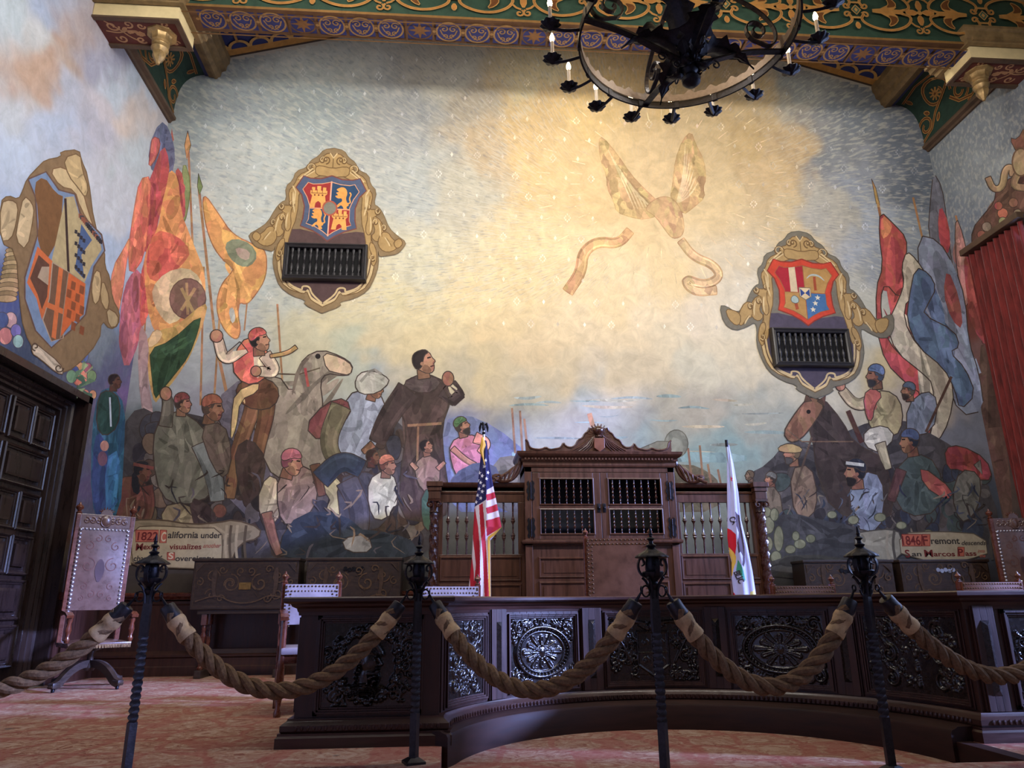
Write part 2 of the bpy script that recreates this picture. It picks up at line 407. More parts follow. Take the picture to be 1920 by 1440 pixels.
# floor of the raised dais with a sunk well in front of the curved bench
WCX, WCY = 1.45, 4.30
def carpet():
    m_ = mat('patterned_carpet', (.4,.18,.13), .95, spec=.1); b = m_.node_tree.nodes['Principled BSDF']
    tc = nd(m_, 'ShaderNodeTexCoord'); mp = nd(m_, 'ShaderNodeMapping'); lk(m_, tc.outputs['Object'], mp.inputs[0])
    wn = nd(m_, 'ShaderNodeTexNoise', Scale=5.0, Detail=2.0); lk(m_, mp.outputs[0], wn.inputs['Vector'])
    ad = nd(m_, 'ShaderNodeMix', data_type='RGBA', blend_type='LINEAR_LIGHT'); ad.inputs[0].default_value = .05
    lk(m_, mp.outputs[0], ad.inputs[6]); lk(m_, wn.outputs['Color'], ad.inputs[7])
    # medallion tracery: distance to cell edges, rings round the cell centres and small flecks
    v1 = nd(m_, 'ShaderNodeTexVoronoi', feature='DISTANCE_TO_EDGE', Scale=2.5); v1.inputs['Randomness'].default_value = .55; lk(m_, ad.outputs[2], v1.inputs['Vector'])
    v2 = nd(m_, 'ShaderNodeTexVoronoi', feature='F1', Scale=2.5); v2.inputs['Randomness'].default_value = .55; lk(m_, ad.outputs[2], v2.inputs['Vector'])
    v3 = nd(m_, 'ShaderNodeTexVoronoi', feature='F1', Scale=15.0); lk(m_, ad.outputs[2], v3.inputs['Vector'])
    n4 = nd(m_, 'ShaderNodeTexNoise', Scale=9.0, Detail=4.0, Roughness=.7, Distortion=2.2); lk(m_, mp.outputs[0], n4.inputs['Vector'])
    base = ramp(m_, n4.outputs['Fac'], [(.36, (.21,.085,.060)), (.45, (.30,.155,.105)), (.55, (.34,.21,.145)), (.66, (.42,.31,.23))])
    def over(prev, fac, col, k=1.0):
        n = nd(m_, 'ShaderNodeMix', data_type='RGBA', blend_type='MIX'); q = nd(m_, 'ShaderNodeMath', operation='MULTIPLY'); q.inputs[1].default_value = k
        lk(m_, fac, q.inputs[0]); lk(m_, q.outputs[0], n.inputs[0]); lk(m_, prev, n.inputs[6]); n.inputs[7].default_value = (*col, 1); return n.outputs[2]
    e1 = ramp(m_, v1.outputs['Distance'], [(.0, (1,1,1)), (.05, (1,1,1)), (.075, (0,0,0)), (1., (0,0,0))])
    r1 = ramp(m_, v2.outputs['Distance'], [(0., (0,0,0)), (.17, (0,0,0)), (.19, (1,1,1)), (.24, (1,1,1)), (.27, (0,0,0)), (1., (0,0,0))])
    c1 = ramp(m_, v2.outputs['Distance'], [(0., (1,1,1)), (.07, (1,1,1)), (.09, (0,0,0)), (1., (0,0,0))])
    f1 = ramp(m_, v3.outputs['Distance'], [(0., (1,1,1)), (.16, (1,1,1)), (.22, (0,0,0)), (1., (0,0,0))])
    c = over(base.outputs[0], e1.outputs[0], (.28,.085,.065), .6)
    c = over(c, r1.outputs[0], (.42,.30,.22), .65)
    c = over(c, c1.outputs[0], (.11,.11,.10), .6)
    c = over(c, f1.outputs[0], (.26,.08,.06), .3)
    lk(m_, c, b.inputs['Base Color'])
    np_ = nd(m_, 'ShaderNodeTexNoise', Scale=260.0, Detail=2.0); lk(m_, mp.outputs[0], np_.inputs['Vector'])
    bp = nd(m_, 'ShaderNodeBump', Strength=.5, Distance=.01); lk(m_, np_.outputs['Fac'], bp.inputs['Height']); lk(m_, bp.outputs[0], b.inputs['Normal'])
    return m_
M['carpet'] = carpet()
fl = MB()
arcpts = [(WCX-1.56*math.cos(math.radians(a)), WCY+1.56*math.sin(math.radians(a))) for a in np.linspace(14, 166, 40)]
outer_ = [(-0.065, 3.86)]+arcpts+[(2.965, 3.86)]
# dais top: left, right, behind the arc, strip in front
def flat(mb, pts, z, z0):
    mb.prism(pts, z0, z)
flat(fl, [(XL,-4.0),(-0.065,-4.0),(-0.065,3.86),arcpts[0],(-0.065,YB),(XL,YB)], 0, -.3)
flat(fl, [(2.965,-4.0),(XR,-4.0),(XR,YB),(2.965,YB),arcpts[-1],(2.965,3.86)], 0, -.3)
flat(fl, [(-0.065,-4.0),(2.965,-4.0),(2.965,3.86),(-0.065,3.86)], 0, -.3)
for i in range(len(arcpts)-1):
    a, b = arcpts[i], arcpts[i+1]
    x0 = max(a[0], -0.065); x1 = min(b[0], 2.965)
    if x1 > x0: flat(fl, [(x0, a[1]),(x1, b[1]),(x1, YB),(x0, YB)], 0, -.3)
fl.box((-0.065, 3.86, -.3), (2.965, 5.9, -.11))
struct(fl.build('floor', M['carpet'], smooth=False))

# walls
wb = MB(); wb.prism([(XL-.3,0),(XR+.3,0),(XR+.3,9.4),(XC,10.9),(XL-.3,9.4)], YB, YB+.2, f=lambda u,v,w:(u,w,v))
wl = MB(); wl.box((XL-.5,-4,0),(XL,5.85,9.2)).box((XL-.5,8.63,0),(XL,YB,9.2)).box((XL-.5,5.85,3.10),(XL,8.63,9.2)).box((XL-.62,5.7,-.0),(XL-.5,8.8,3.3))
wr = MB()
WINS = [(-1.8,1.15),(2.7,5.7),(6.4,8.2)]
ys = [-4.0]+[v for w in WINS for v in w]+[YB]
for i in range(0, len(ys), 2): wr.box((XR,ys[i],0),(XR+.4,ys[i+1],9.2))
for a, b in WINS: wr.box((XR,a,0),(XR+.4,b,1.3)).box((XR,a,5.55),(XR+.4,b,9.2))
struct(wb.build('wall_back', M['plaster'], smooth=False)); struct(wl.build('wall_left', M['plaster'], smooth=False)); struct(wr.build('wall_right', M['plaster'], smooth=False))
for k, (a, b) in enumerate(WINS):
    fr = MB()
    for y in (a, b-.06, (a+b)/2-.03): fr.box((XR+.2,y,1.3),(XR+.26,y+.06,5.55))
    for z in np.linspace(1.3, 5.49, 7): fr.box((XR+.205,a,z),(XR+.255,b,z+.06))
    w_ = struct(fr.build('window_%d' % (k+1), M['lead'], smooth=False))
    MB().box((XR+.225,a+.02,1.32),(XR+.232,b-.02,5.53)).build('pane', M['glass'], w_, smooth=False)

# pitched ceiling, its planks painted blue and gold
ce = MB()
for sgn in (-1, 1):
    x0, x1 = XC, XC+sgn*5.95
    pts = [(x0, gable(x0)), (x1, gable(x1)), (x1, gable(x1)+.15), (x0, gable(x0)+.15)]
    ce.prism(pts, -4.0, YB, f=lambda u,v,w:(u,w,v))
ceil_o = struct(ce.build('ceiling', varied('ceiling_brown', (.055,.035,.022), .7, .4, 5, (1,1,1)), smooth=False))
# painted frieze of the ceiling next to the mural wall
GOLD, GOLD2, DGREEN, LGREEN, NAVY, BRN, MAR = (164,122,66), (98,60,30), (40,60,50), (70,100,82), (42,48,92), (92,66,42), (92,46,40)
for sgn in (-1, 1):
    P_ = Paint(lambda u, v, h, s=sgn: (XC+s*u, v, gable(XC+s*u)-h), 3e-4)
    P_.poly([(0,7.7),(5.3,7.7),(5.3,9.58),(0,9.58)], (66,52,40))
    P_.poly([(0,8.25),(5.3,8.25),(5.3,9.50),(0,9.50)], NAVY)
    P_.poly([(0,9.44),(5.3,9.44),(5.3,9.56),(0,9.56)], (168,122,62))
    for i in range(18):
        u = .15+i*.3
        P_.line(arc(u, 9.42, .14, 180, 360, 10), .045, (176,136,76)); P_.line([(u,9.3),(u,8.95)], .035, (150,110,60))
        for q in (-1, 1): P_.line(spiral(u+q*.07, 9.02, .065, 90 if q>0 else 90, -q*1.1), .026, (176,136,76))
        P_.poly(chaikin([(u-.06,8.9),(u,8.72),(u+.06,8.9),(u,8.97)],1), (150,108,58))
    P_.build('painted_frieze', M['ornament'], ceil_o)

# long cornice above each side wall: wall moulding, painted green cove, blue fillet and gilt purlin
def cove(sgn):
    """u along the cove section (0..1), v = depth, h = lift"""
    xw = XL if sgn < 0 else XR
    sec = chaikin([(0.05,7.80),(0.06,8.05),(0.10,8.30),(0.20,8.46),(0.34,8.53),(0.46,8.545)], 2, False)
    ls = [0]
    for a, b in zip(sec, sec[1:]): ls.append(ls[-1]+math.hypot(b[0]-a[0], b[1]-a[1]))
    L = ls[-1]
    def mp(u, v, h):
        t = min(max(u, 0), 1)*L; i = 0
        while i < len(ls)-2 and ls[i+1] < t: i += 1
        q = (t-ls[i])/(ls[i+1]-ls[i]); a, b = sec[i], sec[i+1]
        dx, dz = b[0]-a[0], b[1]-a[1]; n = math.hypot(dx, dz)
        x, z = a[0]+dx*q+dz/n*h, a[1]+dz*q-dx/n*h
        return (xw-sgn*x, v, z)
    return xw, sec, mp
for sgn, side in ((-1, 'left'), (1, 'right')):
    xw, sec, mp = cove(sgn); y0, y1 = -3.9, YB-.002
    root = MB().prism([(0,7.78),(0.05,7.80)]+sec[1:-1]+[(0.46,8.545),(0.46,8.95),(0,8.95)], y0, y1, f=lambda u,v,w:(xw-sgn*u, w, v)).build('trim_1' if sgn < 0 else 'trim_2', M['goldpaint'])
    struct(root)
    P_ = Paint(mp, 2e-4, 1e-3)
    n = 12
    for i in range(n): P_.poly([(i/n,7.70),((i+1)/n,7.70),((i+1)/n,y1),(i/n,y1)], DGREEN)
    P_.k = 3
    for c in (7.95, 9.05):
        # scrolling stems with a flower in each coil
        def L2(pts, w, col): P_.line([(u/1.05, v) for u, v in pts], w, col)
        for lay, (w1, col) in enumerate(((.050, GOLD), (.026, GOLD2))):
            L2(spiral(.60, c, .30, -120, 1.15, .35), w1, col)
            L2(spiral(.26, c+.42, .17, 60, -1.1, .3), w1, col)
            L2(spiral(.30, c-.42, .19, 200, 1.1, .3), w1, col)
            L2([(.02,c+.6),(.14,c+.3),(.34,c+.15),(.60,c-.28)], w1, col)
            L2([(.05,c-.6),(.15,c-.35),(.35,c-.2)], w1, col); L2([(.9,c+.5),(.95,c+.1),(.85,c-.4)], w1*.8, col)
        for k in range(9):
            a = 2*PI*k/9; P_.line([(.57,c),(.57+.11*math.cos(a)/1.05,c+.11*math.sin(a))], .03, GOLD)
        P_.disc(.57, c, .035, GOLD2, .035, 10)
        for (u, v, a) in ((.42,c+.30,.8),(.8,c-.38,2.2),(.2,c+.12,-.6),(.78,c+.42,0)):
            P_.poly([(u+.10*math.cos(a),v+.10*math.sin(a)),(u+.04*math.cos(a+1.4),v+.04*math.sin(a+1.4)),(u-.07*math.cos(a),v-.07*math.sin(a)),(u+.04*math.cos(a-1.4),v+.04*math.sin(a-1.4))], GOLD2, 1, out=GOLD, ow=.014)
    P_.build('painted_cove', M['ornament'], root)
    MB().sweep([(0,-1),(0,1)], [(0,0)]) if False else None
    prof = [(0,7.66),(.035,7.66),(.05,7.69),(.10,7.71),(.105,7.75),(.075,7.76),(.07,7.80),(0,7.80)]
    MB().prism(prof, y0, y1, f=lambda u,v,w:(xw-sgn*u, w, v)).build('wall_moulding', M['brownpaint'], root)
    MB().box((.44,y0,8.52),(.52,y1,8.70), f=lambda u,v,w:(xw-sgn*u,v,w)).build('blue_fillet', mat('navy_paint', lin(NAVY), .6), root)
    pr = [(.50,8.70),(.50,8.50),(.58,8.49),(.585,8.47),(.62,8.47),(.635,8.50),(.67,8.52),(.68,8.60),(.74,8.63),(.75,8.72),(.78,8.76),(.78,9.1),(.50,9.1)]
    MB().prism(pr, y0, y1, f=lambda u,v,w:(xw-sgn*u, w, v)).build('gilt_purlin', M['goldpaint'], root)

# main beam with painted face and soffit
Y0, Y1, ZB = 7.26, 7.66, 7.62
beam = MB().box((XL+.0,Y0,ZB),(XR,Y1,9.6)).build('trim_3', M['brownpaint'], smooth=False); struct(beam)
B_ = Paint(lambda u, v, h: (u, Y0-h, v), 2e-4)
B_.poly([(XL+.1,ZB+.015),(XR-.1,ZB+.015),(XR-.1,9.2),(XL+.1,9.2)], (46,66,52))
B_.poly([(XL,ZB),(XR,ZB),(XR,ZB+.035),(XL,ZB+.035)], (120,88,48))
def scr(P, pts, w, g1=GOLD, g2=(150,100,50)):
    P.line(pts, w, g1); P.line(pts, w*.45, g2)
def leafp(P, x, y, a, L, w, g1=GOLD, g2=GOLD2):
    c, s_ = math.cos(a), math.sin(a)
    T = lambda p: (x+p[0]*c-p[1]*s_, y+p[0]*s_+p[1]*c)
    P.poly([T(p) for p in chaikin([(0,0),(.3*L,w),(.45*L,w*.55),(.6*L,w*.9),(L,w*.1),(.7*L,-.6*w),(.4*L,-w*.5)],1)], g2, out=g1, ow=w*.28)
for k in range(-4, 5):
    xc, zc = 1.6+1.7*k, 7.99
    for s1 in (-1, 1):
        for s2 in (-1, 1):
            X_ = lambda pts: [(xc+s1*p[0], zc+s2*p[1]) for p in pts]
            # C-scroll running from the cartouche round to the half-way knot
            scr(B_, X_(chaikin([(.10,.05),(.05,.14),(.12,.22),(.30,.29),(.50,.29),(.68,.20),(.74,.06),(.60,.02)],2,False)), .038)
            scr(B_, X_(spiral(.80,.28,.055,-60,1.1)), .024); scr(B_, X_([(.70,.14),(.76,.20),(.82,.225)]), .026)
            scr(B_, X_(spiral(.12,.07,.05,-160,1.0)), .026)
            B_.poly(X_(chaikin([(.40,.06),(.46,.13),(.40,.24),(.50,.20),(.56,.11),(.50,.05)],1)), GOLD2, out=GOLD, ow=.012)
            B_.poly(X_([(.22,.02),(.33,.035),(.44,.10),(.41,.05),(.55,.075),(.50,.03),(.66,.03),(.62,.0),(.22,0)]), (168,118,60), out=GOLD, ow=.010)
        B_.poly([(xc+s1*p[0], zc+p[1]) for p in chaikin([(.84,0),(.74,.055),(.64,0),(.74,-.055)],1)], (166,112,55), out=GOLD, ow=.012)
        B_.poly([(xc+.02*p[0]/.02, zc+s1*p[1]) for p in chaikin([(0,.17),(.04,.24),(0,.30),(-.04,.24)],1)], (160,108,54), out=GOLD, ow=.010)
        B_.poly([(xc+.85+p[0], zc+s1*p[1]) for p in chaikin([(0,.02),(.05,.10),(0,.22),(-.05,.10)],1)], (160,108,54), out=GOLD, ow=.010)
        B_.poly([(xc-.08,zc+s1*.13),(xc+.08,zc+s1*.13),(xc+.08,zc+s1*.10),(xc-.08,zc+s1*.10)], GOLD)
    B_.poly([(xc-.06,zc),(xc,zc+.075),(xc+.06,zc),(xc,zc-.075)], (70,90,70), out=GOLD, ow=.016)
    B_.poly([(xc-.025,zc),(xc,zc+.035),(xc+.025,zc),(xc,zc-.035)], GOLD)
    B_.disc(xc+.85, zc, .035, GOLD, None, 12)
B_.build('painted_face', M['ornament'], beam)
Sf = Paint(lambda u, v, h: (u, v, ZB-h), 2e-4)
G3, BR2, BL2 = (146,112,68), (96,68,46), (46,50,96)
Sf.poly([(XL+1,Y0),(XR-1,Y0),(XR-1,Y1),(XL+1,Y1)], BR2)
cell = .357; i = 0; x = -3.2
while x < XR-1.05:
    cx_, cy_ = x+cell/2, (Y0+Y1)/2
    Sf.poly([(x+.02,Y0+.055),(x+cell-.02,Y0+.055),(x+cell-.02,Y1-.055),(x+.02,Y1-.055)], BL2)
    if i % 4 == 3:
        for k in range(8):
            a = PI/4*k; r = .15 if k % 2 == 0 else .12
            Sf.poly([(cx_+r*math.cos(a),cy_+r*math.sin(a)),(cx_+.05*math.cos(a+.5),cy_+.05*math.sin(a+.5)),(cx_,cy_),(cx_+.05*math.cos(a-.5),cy_+.05*math.sin(a-.5))], (120,84,50))
        Sf.line(arc(cx_,cy_,.155,0,360,20,.14), .02, BR2)
        for q in (-1,1): Sf.poly([(cx_+q*.165-.012,Y0+.03),(cx_+q*.165+.012,Y0+.03),(cx_+q*.165+.012,Y1-.03),(cx_+q*.165-.012,Y1-.03)], BR2)
    else:
        Sf.line(arc(cx_,cy_,.15,0,360,24,.15), .022, G3)
        for q in (-1,1):
            Sf.line(spiral(cx_+q*.055,cy_-.045,.055,-90+q*60,-q*1.25), .016, G3); Sf.line(spiral(cx_+q*.045,cy_+.07,.038,90,q*1.1), .014, G3)
            Sf.line([(cx_+q*.105,cy_-.03),(cx_+q*.08,cy_+.04),(cx_,cy_+.115)], .016, G3)
        Sf.poly([(x-.022,cy_-.06),(x+.022,cy_-.06),(x+.022,cy_+.06),(x-.022,cy_+.06)], BR2); Sf.disc(x,cy_,.022,G3,None,8)
    x += cell; i += 1
Sf.line([(XL+1,Y0+.03),(XR-1,Y0+.03)], .02, (120,88,54)); Sf.line([(XL+1,Y1-.03),(XR-1,Y1-.03)], .02, (120,88,54))
Sf.build('painted_soffit', M['ornament'], beam)

# corbels that carry the beam
for sgn, lab in ((-1, 'left'), (1, 'right')):
    xw = XL if sgn < 0 else XR
    F_ = lambda u, v, w, s=sgn, x=xw: (x-s*u, v, w)
    root = thing('beam_corbel', 'cream and maroon corbel with gilded acorn drop at the %s end of the beam' % lab, 'corbel', (0,0,0), 0, None)
    MB(F_).rbox((.006,7.28,7.435),(.985,7.78,7.62),.008).build('bracket_box', M['cream'], root)
    MB(F_).sweep([(0,7.20),(1.05,7.20),(1.05,7.86),(0,7.86)], [(0,7.60),(-.05,7.60),(-.05,7.78),(.07,7.78),(.07,7.73),(.035,7.71),(.03,7.66),(0,7.645)][::-1] if False else [(-.06,7.60),(.0,7.60),(.01,7.65),(.04,7.67),(.05,7.74),(.08,7.76),(.08,7.80),(-.06,7.80)]).box((0,7.16,7.62),(1.0,7.9,7.79)).build('cap_moulding', M['goldpaint'], root)
    MB(F_).sweep([(0,7.30),(.965,7.30),(.965,7.76),(0,7.76)], [(-.035,7.41),(.028,7.41),(.028,7.432),(.018,7.445),(-.035,7.445)]).build('lower_moulding', M['brownpaint'], root)
    Q = Paint(lambda u, v, h, s=sgn, x=xw: (x-s*u, v, 7.434-h), 2e-4)
    Q.poly([(.0,7.32),(.95,7.32),(.95,7.74),(.0,7.74)], (98,52,46))
    for (cx_, cy_, r, a, t) in ((.16,7.44,.08,0,1.2),(.36,7.40,.06,120,-1.2),(.20,7.64,.07,200,-1.2),(.42,7.65,.06,30,1.2),(.50,7.42,.05,0,1.1),(.80,7.38,.05,90,1.1),(.82,7.68,.05,0,-1.1)):
        Q.line(spiral(cx_,cy_,r,a,t), .022, (182,142,104))
    Q.line(chaikin([(.06,7.52),(.2,7.55),(.34,7.49),(.5,7.54)],2,False), .02, (182,142,104)); Q.line(chaikin([(.1,7.36),(.24,7.5),(.3,7.6),(.44,7.7)],2,False), .018, (182,142,104))
    for q in range(5): leafp(Q, .25+.05*q, 7.50+.03*(q%2), -.6+.4*q, .09, .03, (182,142,104), (176,132,96))
    Q.build('painted_soffit', M['ornament'], root)
    ac = MB(lambda u, v, w, s=sgn, x=xw: (x-s*(.70+u), 7.55+v, w))
    ac.lathe([(.0,7.435),(.17,7.435),(.165,7.415),(.12,7.40),(.105,7.37),(.10,7.34),(.105,7.32),(.085,7.30)], 24, wob=lambda a,i:1+.05*math.cos(8*a))
    ac.lathe([(.085,7.31),(.098,7.28),(.09,7.25),(.10,7.22),(.085,7.19),(.07,7.17),(.075,7.13),(.05,7.07),(.028,7.04),(.02,7.01),(0.004,7.0)], 24, wob=lambda a,i:1+.08*math.cos(6*a)*(i>4))
    ac.build('acorn_drop', M['goldleaf'], root)

# wainscot of the mural wall and its base mouldings
def wains(name, path, kind='baseboard'):
    f = MB(); prof = [(0,0),(.10,0),(.10,.10),(.085,.115),(.085,.20),(.10,.215),(.10,.235),(.06,.26),(.035,.28),(.035,.80),(.05,.82),(.05,.85),(.02,.87),(0,.87)]
    f.sweep(path, prof); r = f.build(name, M['wood']); struct(r)
    MB().sweep(path, [(0,.868),(.05,.868),(.06,.885),(.09,.90),(.10,.915),(.10,.94),(.085,.95),(0,.95)]).build('ledge', M['turned'], r)
    return r
wains('baseboard_back', [(XL, YB), (XR, YB)])
wains('baseboard_left', [(XL, 8.66), (XL, YB-.1)])
wains('baseboard_right', [(XR, YB-.1), (XR, 8.2)])
# ================================================================== the mural (a plain stand-in in the same colours and masses)
def rays(px, py):
    return ((np.asarray(px, float)-960)/FPX)[..., None]*RT - ((np.asarray(py, float)-720)/FPX)[..., None]*UP + FW
def back_pt(px, py, h=0.0):
    d = rays(px, py); t = (YB-h)/d[..., 1]; return (float(d[0]*t), YB-h, float(EYE+d[2]*t))
def left_pt(px, py, h=0.0):
    d = rays(px, py); t = (XL+h)/d[0]; return (XL+h, float(d[1]*t), float(EYE+d[2]*t))
def right_pt(px, py, h=0.0):
    d = rays(px, py); t = (XR-h)/d[0]; return (XR-h, float(d[1]*t), float(EYE+d[2]*t))
def proj(x, y, z):
    v = np.stack([x, y, z-EYE], -1); k = v@FW
    return 960+FPX*(v@RT)/k, 720-FPX*(v@UP)/k
def cx_line(xw):
    a = proj(np.array(xw), np.array(YB), np.array(1.0)); b = proj(np.array(xw), np.array(YB), np.array(8.0))
    return lambda y: float(a[0]+(b[0]-a[0])*(y-a[1])/(b[1]-a[1]))
CL, CR = cx_line(XL), cx_line(XR)
def clip(pts, side, line):
    """keep the part of a polygon on one side of a wall corner"""
    out = []; n = len(pts); ins = lambda p: (p[0]-line(p[1]))*side >= 0
    for i in range(n):
        a, b = pts[i], pts[(i+1) % n]
        if ins(a): out.append(a)
        if ins(a) != ins(b):
            fa, fb = a[0]-line(a[1]), b[0]-line(b[1]); t = fa/(fa-fb); out.append((a[0]+(b[0]-a[0])*t, a[1]+(b[1]-a[1])*t))
    return out
class Mural:
    """the same brush for three walls: shapes are cut at the room corners"""
    def __init__(s):
        s.b = Paint(lambda u, v, h: back_pt(u, v, h), 4e-5, 2e-3); s.l = Paint(lambda u, v, h: left_pt(u, v, h), 4e-5, 2e-3); s.r = Paint(lambda u, v, h: right_pt(u, v, h), 4e-5, 2e-3)
        for p in (s.b, s.l, s.r): p.cell = 6.0; p.tiny = .02
    def poly(s, pts, col, smooth=1, out=(74,60,52), ow=1.7, folds=0, fa=.28):
        if smooth: pts = chaikin(pts, smooth)
        if isinstance(col[0], int): col = lin(col)
        s._p(pts, col)
        if folds:
            cx_ = sum(p[0] for p in pts)/len(pts); cy_ = sum(p[1] for p in pts)/len(pts)
            for k in range(int(folds*1.7)):
                a = pts[rnd.randrange(len(pts))]; b = pts[rnd.randrange(len(pts))]
                g = lambda p, t: (cx_+(p[0]-cx_)*t, cy_+(p[1]-cy_)*t)
                f_ = (1-fa) if k % 2 else (1+fa); f_ *= rnd.uniform(.85, 1.12); c2 = tuple(min(1.0, q*f_) for q in col)
                w = max(1.5, .10*math.hypot(a[0]-cx_, a[1]-cy_)+2)
                p0 = g(a, .86); p1 = g(b, rnd.uniform(.1, .6)); mid = ((p0[0]+p1[0])/2+rnd.uniform(-6,6), (p0[1]+p1[1])/2+rnd.uniform(-6,6))
                s.line([p0, mid, p1], w*rnd.uniform(.7,1.5), c2, 2, 2)
        if out is not None: s.line(list(pts)+[pts[0]], ow, out, 0)
    def _p(s, pts, col, alpha=0.0):
        L = clip(pts, -1, CL); R_ = clip(pts, 1, CR); B = clip(clip(pts, 1, CL), -1, CR)
        if len(L) > 2: s.l.poly(L, col, alpha=alpha)
        if len(R_) > 2: s.r.poly(R_, col, alpha=alpha)
        if len(B) > 2: s.b.poly(B, col, alpha=alpha)
    def line(s, pts, w, col, smooth=0, taper=False):
        mx = sum(p[0] for p in pts)/len(pts); my = sum(p[1] for p in pts)/len(pts)
        if min(p[0]-CL(p[1]) for p in pts) < 0 < max(p[0]-CL(p[1]) for p in pts) or min(p[0]-CR(p[1]) for p in pts) < 0 < max(p[0]-CR(p[1]) for p in pts):
            if smooth: pts = chaikin(pts, smooth, False)
            for T, sd, ln in ((s.l,-1,CL),(s.b,1,CL)) if mx < 900 else ((s.r,1,CR),(s.b,-1,CR)):
                run = []
                for p in list(pts)+[None]:
                    if p is not None and (p[0]-ln(p[1]))*sd >= 0: run.append(p)
                    else:
                        if len(run) > 1: T.line(run, w, col, 0, False)
                        run = []
            return
        T = s.l if mx < CL(my) else s.r if mx > CR(my) else s.b
        T.line(pts, w, col, smooth, taper)
    def disc(s, cx_, cy_, r, col, ry=None, out=None, ow=2.0):
        s.poly(arc(cx_, cy_, r, 0, 340, 17, ry), col, 0, out, ow)
    def limb(s, pts, w0, w1, col, out=(70,56,48), ow=1.7, sh=True):
        P = chaikin(pts, 2, False); n = len(P); a_ = []; b_ = []
        for i, p in enumerate(P):
            q = P[max(0, i-1)]; r = P[min(n-1, i+1)]; dx, dy = r[0]-q[0], r[1]-q[1]; L = math.hypot(dx, dy) or 1
            w = (w0+(w1-w0)*i/(n-1))/2
            a_.append((p[0]-dy/L*w, p[1]+dx/L*w)); b_.append((p[0]+dy/L*w, p[1]-dx/L*w))
        s.poly(a_+b_[::-1], col, 1, out, ow)
        if sh:
            c = lin(col) if isinstance(col[0], int) else col
            s.line([((a_[i][0]*.75+P[i][0]*.25), (a_[i][1]*.75+P[i][1]*.25)) for i in range(2, n-2)], max(1.5, w0*.22), tuple(q*.62 for q in c), 0, 2)
            s.line([((b_[i][0]*.6+P[i][0]*.4), (b_[i][1]*.6+P[i][1]*.4)) for i in range(2, n-2)], max(1.2, w0*.15), tuple(min(1.0, q*1.35) for q in c), 0, 2)
    def head(s, x, y, r, skin, hair, face=1, tilt=0.0, cap=None, beard=None):
        c_, s_ = math.cos(tilt), math.sin(tilt)
        T = lambda pts: [(x+face*(p[0]*c_-p[1]*s_)*r, y+(p[0]*s_+p[1]*c_)*r) for p in pts]
        s.limb(T([(-.25,.5),(-.3,1.35)]), r*.95, r*1.1, tuple(int(k*.8) for k in skin), sh=False)
        s.poly(T([(-.55,-.95),(.15,-1.05),(.62,-.75),(.70,-.32),(.98,.05),(.74,.22),(.78,.46),(.60,.92),(.05,.98),(-.5,.6),(-.85,.1)]), skin, 1)
        s.poly(T([(-.1,.1),(.3,.3),(.5,.9),(.05,.95),(-.4,.6)]), tuple(int(k*.76) for k in skin), 1, None)
        s.poly(T([(-.6,-1.05),(.2,-1.15),(.55,-.82),(.1,-.62),(-.12,-.1),(-.3,.35),(-.75,.5),(-1.02,-.1),(-.95,-.7)]), hair, 1)
        s.line(T([(.30,-.34),(.62,-.36)]), r*.13, (40,30,28)); s.line(T([(.42,.42),(.72,.40)]), r*.10, (80,40,36)); s.disc(*T([(-.22,.05)])[0], r*.16, tuple(int(k*.85) for k in skin))
        if cap: s.poly(T([(-1.08,-.25),(-1.0,-.95),(-.4,-1.35),(.3,-1.3),(.72,-.8),(.62,-.55),(-.1,-.52),(-.7,-.1)]), cap, 1, folds=3)
        if beard: s.poly(T([(.1,.35),(.74,.3),(.7,.6),(.6,1.15),(.1,1.1),(-.25,.6)]), beard, 1)

